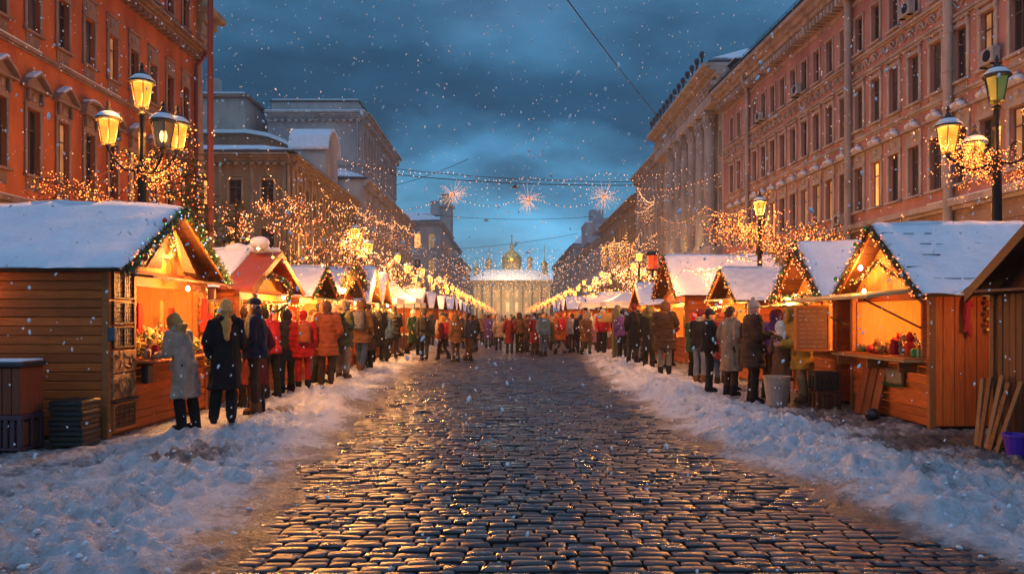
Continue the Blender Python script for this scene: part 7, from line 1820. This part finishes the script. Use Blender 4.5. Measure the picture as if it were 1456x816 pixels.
def desc(top, tc, lc, head, hc, ex):
    hd = ('long ' + hc.replace(' hair', '') + ' hair' if head == 'long_hair' else 'short ' + hc.replace(' hair', '') + ' hair') if 'hair' in head else hc + ' ' + HN[head]
    s = 'walker in a %s %s, %s trousers and %s' % (tc, TN[top], lc, hd)
    if ex: s += ' with a %s %s' % (ex[0][1], EXN[ex[0][0]])
    return s
LAB = set()
def shorten(s):
    s = s.replace('walker mid-street', 'mid-street walker').replace('walker left of centre', 'left-hand walker').replace('walker right of centre', 'right-hand walker')
    for a, b in ((' trousers and ', ' trousers, '), (' in a ', ', '), ('quilted coat', 'puffer'), (' with a ', ', '), ('long coat', 'coat')):
        if len(s.split()) > 15: s = s.replace(a, b)
    return s
def place(x, y, f, pose, top, tc, lc, head, hc, ex, grp, where):
    s = desc(top, tc, lc, head, hc, ex); k = 2
    s = s.replace('walker', 'walker ' + where) if len((s + where).split()) < 17 else s
    if s in LAB: s = s.replace('walker', 'nearer walker')
    while s in LAB: s = s.replace('walker', 'other walker')
    s = shorten(s)
    while s in LAB: s = s.replace('walker', 'other walker')
    LAB.add(s)
    person(x, y, f, s, pose, top, tc, lc, head, hc, extra=ex, h=RN.uniform(1.62, 1.82), group=grp)
rm = random.Random(5)
MID = [((q[0] * (k_ := 1 + (max(0, q[1] - 30.9) * .18) + (rm.uniform(0, .16) if q[1] > 29 and abs(q[0]) < 3.2 else 0)), q[1] * k_, q[2] + rm.choice((0, 0, 25, -35, 60, -70, 180) if q[1] > 29 else (0, 0, 15))) + q[3:]) for q in MID]
for q in MID: place(*q, 'people strolling in the middle distance', '')
EXTRA = [(-4.6, 13.6, 80, 'fwd', 'coat', 'dark brown', 'black', 'hood', 'dark brown', ()), (-4.75, 16.8, 75, 'raise', 'jacket', 'black', 'denim blue', 'bobble', 'bright red', ()), (-4.3, 20.3, 70, 'pocket', 'parka', 'dark green', 'black', 'beanie', 'mustard', ()),
 (-4.55, 21.6, 85, 'fwd', 'jacket', 'camel', 'dark navy', 'long_hair', 'dark hair', ()), (-4.0, 23.6, 15, 'walk', 'coat', 'black', 'black', 'beanie', 'grey', ()), (-4.5, 24.6, 60, 'stand', 'parka', 'rust orange', 'black', 'furhood', 'grey', ()), (-4.1, 25.4, 340, 'shift', 'jacket', 'steel blue', 'black', 'cap', 'black', ()),
 (-4.6, 28.4, 70, 'fwd', 'coat', 'camel', 'black', 'hood', 'camel', ()), (-4.4, 29.6, 30, 'walk', 'jacket', 'maroon', 'grey', 'beanie', 'black', ()), (-3.6, 28.8, 200, 'walk', 'coat', 'dark green', 'black', 'bobble', 'white', ()),
 (4.9, 20.6, 310, 'fwd', 'parka', 'dark green', 'black', 'beanie', 'bright red', ()), (4.9, 17.0, 300, 'shift', 'coat', 'dark navy', 'charcoal', 'cap', 'grey', ()), (4.65, 23.3, 330, 'raise', 'jacket', 'brown', 'denim blue', 'hood', 'brown', ()), (4.3, 24.4, 20, 'walk', 'parka', 'black', 'grey', 'furhood', 'brown', ()),
 (5.2, 25.2, 290, 'fwd', 'coat', 'maroon', 'black', 'bobble', 'cream', ()), (3.9, 26.8, 350, 'stand', 'jacket', 'purple', 'black', 'beanie', 'black', ()), (4.8, 27.6, 30, 'pocket', 'coat', 'beige', 'black', 'long_hair', 'blonde', ()), (4.4, 29.6, 345, 'shift', 'bigcoat', 'charcoal', 'dark navy', 'hood', 'charcoal', ()), (3.5, 29.2, 170, 'walk', 'jacket', 'bright red', 'black', 'beanie', 'cream', ())]
for q in EXTRA: place(*q, 'people strolling in the middle distance', '')
# --- the far crowd filling the street
rr = random.Random(77); cand = []
tries = 0
while len(cand) < 84 and tries < 4000:
    tries += 1; y = 33 + 50 * rr.random() ** 1.6; side = rr.choice((-1, 1)); x = side * abs(rr.gauss(0, 1)) * 2.3 + (0.3 if rr.random() < .3 else side * 1.2)
    if abs(x) > 4.4 or any((a - x) ** 2 + (b - y) ** 2 < .45 for a, b in cand): continue
    cand.append((x, y))
tcs = ['black', 'charcoal', 'dark navy', 'dark brown', 'brown', 'rust orange', 'bright red', 'maroon', 'beige', 'olive', 'grey', 'steel blue', 'purple', 'dusty pink', 'cream', 'camel', 'dark green', 'pale grey']
for x, y in cand:
    pose = rr.choice(['stand', 'walk', 'walk', 'pocket', 'fwd', 'shift']); top = rr.choice(['jacket', 'coat', 'parka', 'bigcoat']); tc = rr.choice(tcs); lc = rr.choice(['black', 'charcoal', 'dark navy', 'denim blue', 'dark brown', 'grey'])
    head = rr.choice(['beanie', 'bobble', 'hood', 'furhood', 'short_hair', 'cap', 'long_hair']); hc = rr.choice(['dark hair', 'brown hair', 'blonde']) if 'hair' in head else rr.choice(tcs)
    ex = ((rr.choice(['backpack', 'handbag']), rr.choice(['black', 'bright red', 'cream', 'brown'])),) if rr.random() < .3 else ()
    place(x, y, rr.choice([0, 0, 10, -15, 30, 180, 170]) + rr.uniform(-12, 12), pose, top, tc, lc, head, hc, ex, 'people in the far crowd', 'left of centre' if x < -.6 else ('right of centre' if x > 1.2 else 'mid-street'))
mb = MB(); mb.box(-60, 60, -14, 480, -1.4, 48)
hm = bpy.data.materials.new('haze'); hm.use_nodes = True; nt = hm.node_tree; nt.nodes.clear(); o_ = nt.nodes.new('ShaderNodeOutputMaterial'); pv = nt.nodes.new('ShaderNodeVolumePrincipled')
pv.inputs['Color'].default_value = (.8, .86, .95, 1); pv.inputs['Density'].default_value = .0006; pv.inputs['Anisotropy'].default_value = .3; nt.links.new(pv.outputs[0], o_.inputs['Volume'])
mb.build('haze', hm, kind='stuff')
# ------------------------------------------------------------------ falling snow
mb = MB(); rr = random.Random(19)
ICO = None
for i in range(6500):
    y = 3.4 + 24 * rr.random() ** .8; x = rr.uniform(-.85, .85) * y; z = 1.62 + rr.uniform(-.36, .50) * y
    if z < .15: continue
    r = rr.uniform(.0034, .009) * (1 + y * .04)
    if rr.random() < .03: r *= 1.3
    s = rr.uniform(.8, 2.2); d = rr.uniform(-.8, .8)
    M = Matrix.Rotation(d, 3, 'Y')
    mb.ell((x, y, z), r, r, r * s, 6, 4, M=M)
flake = mat('snow_flake', (.93, .94, .97), .9, spec=.1)
o = mb.build('falling_snow', flake, kind='stuff'); tag(o, 'snowflakes drifting through the air over the whole street', 'snowfall')
bpy.data.scenes.remove(SIDE)
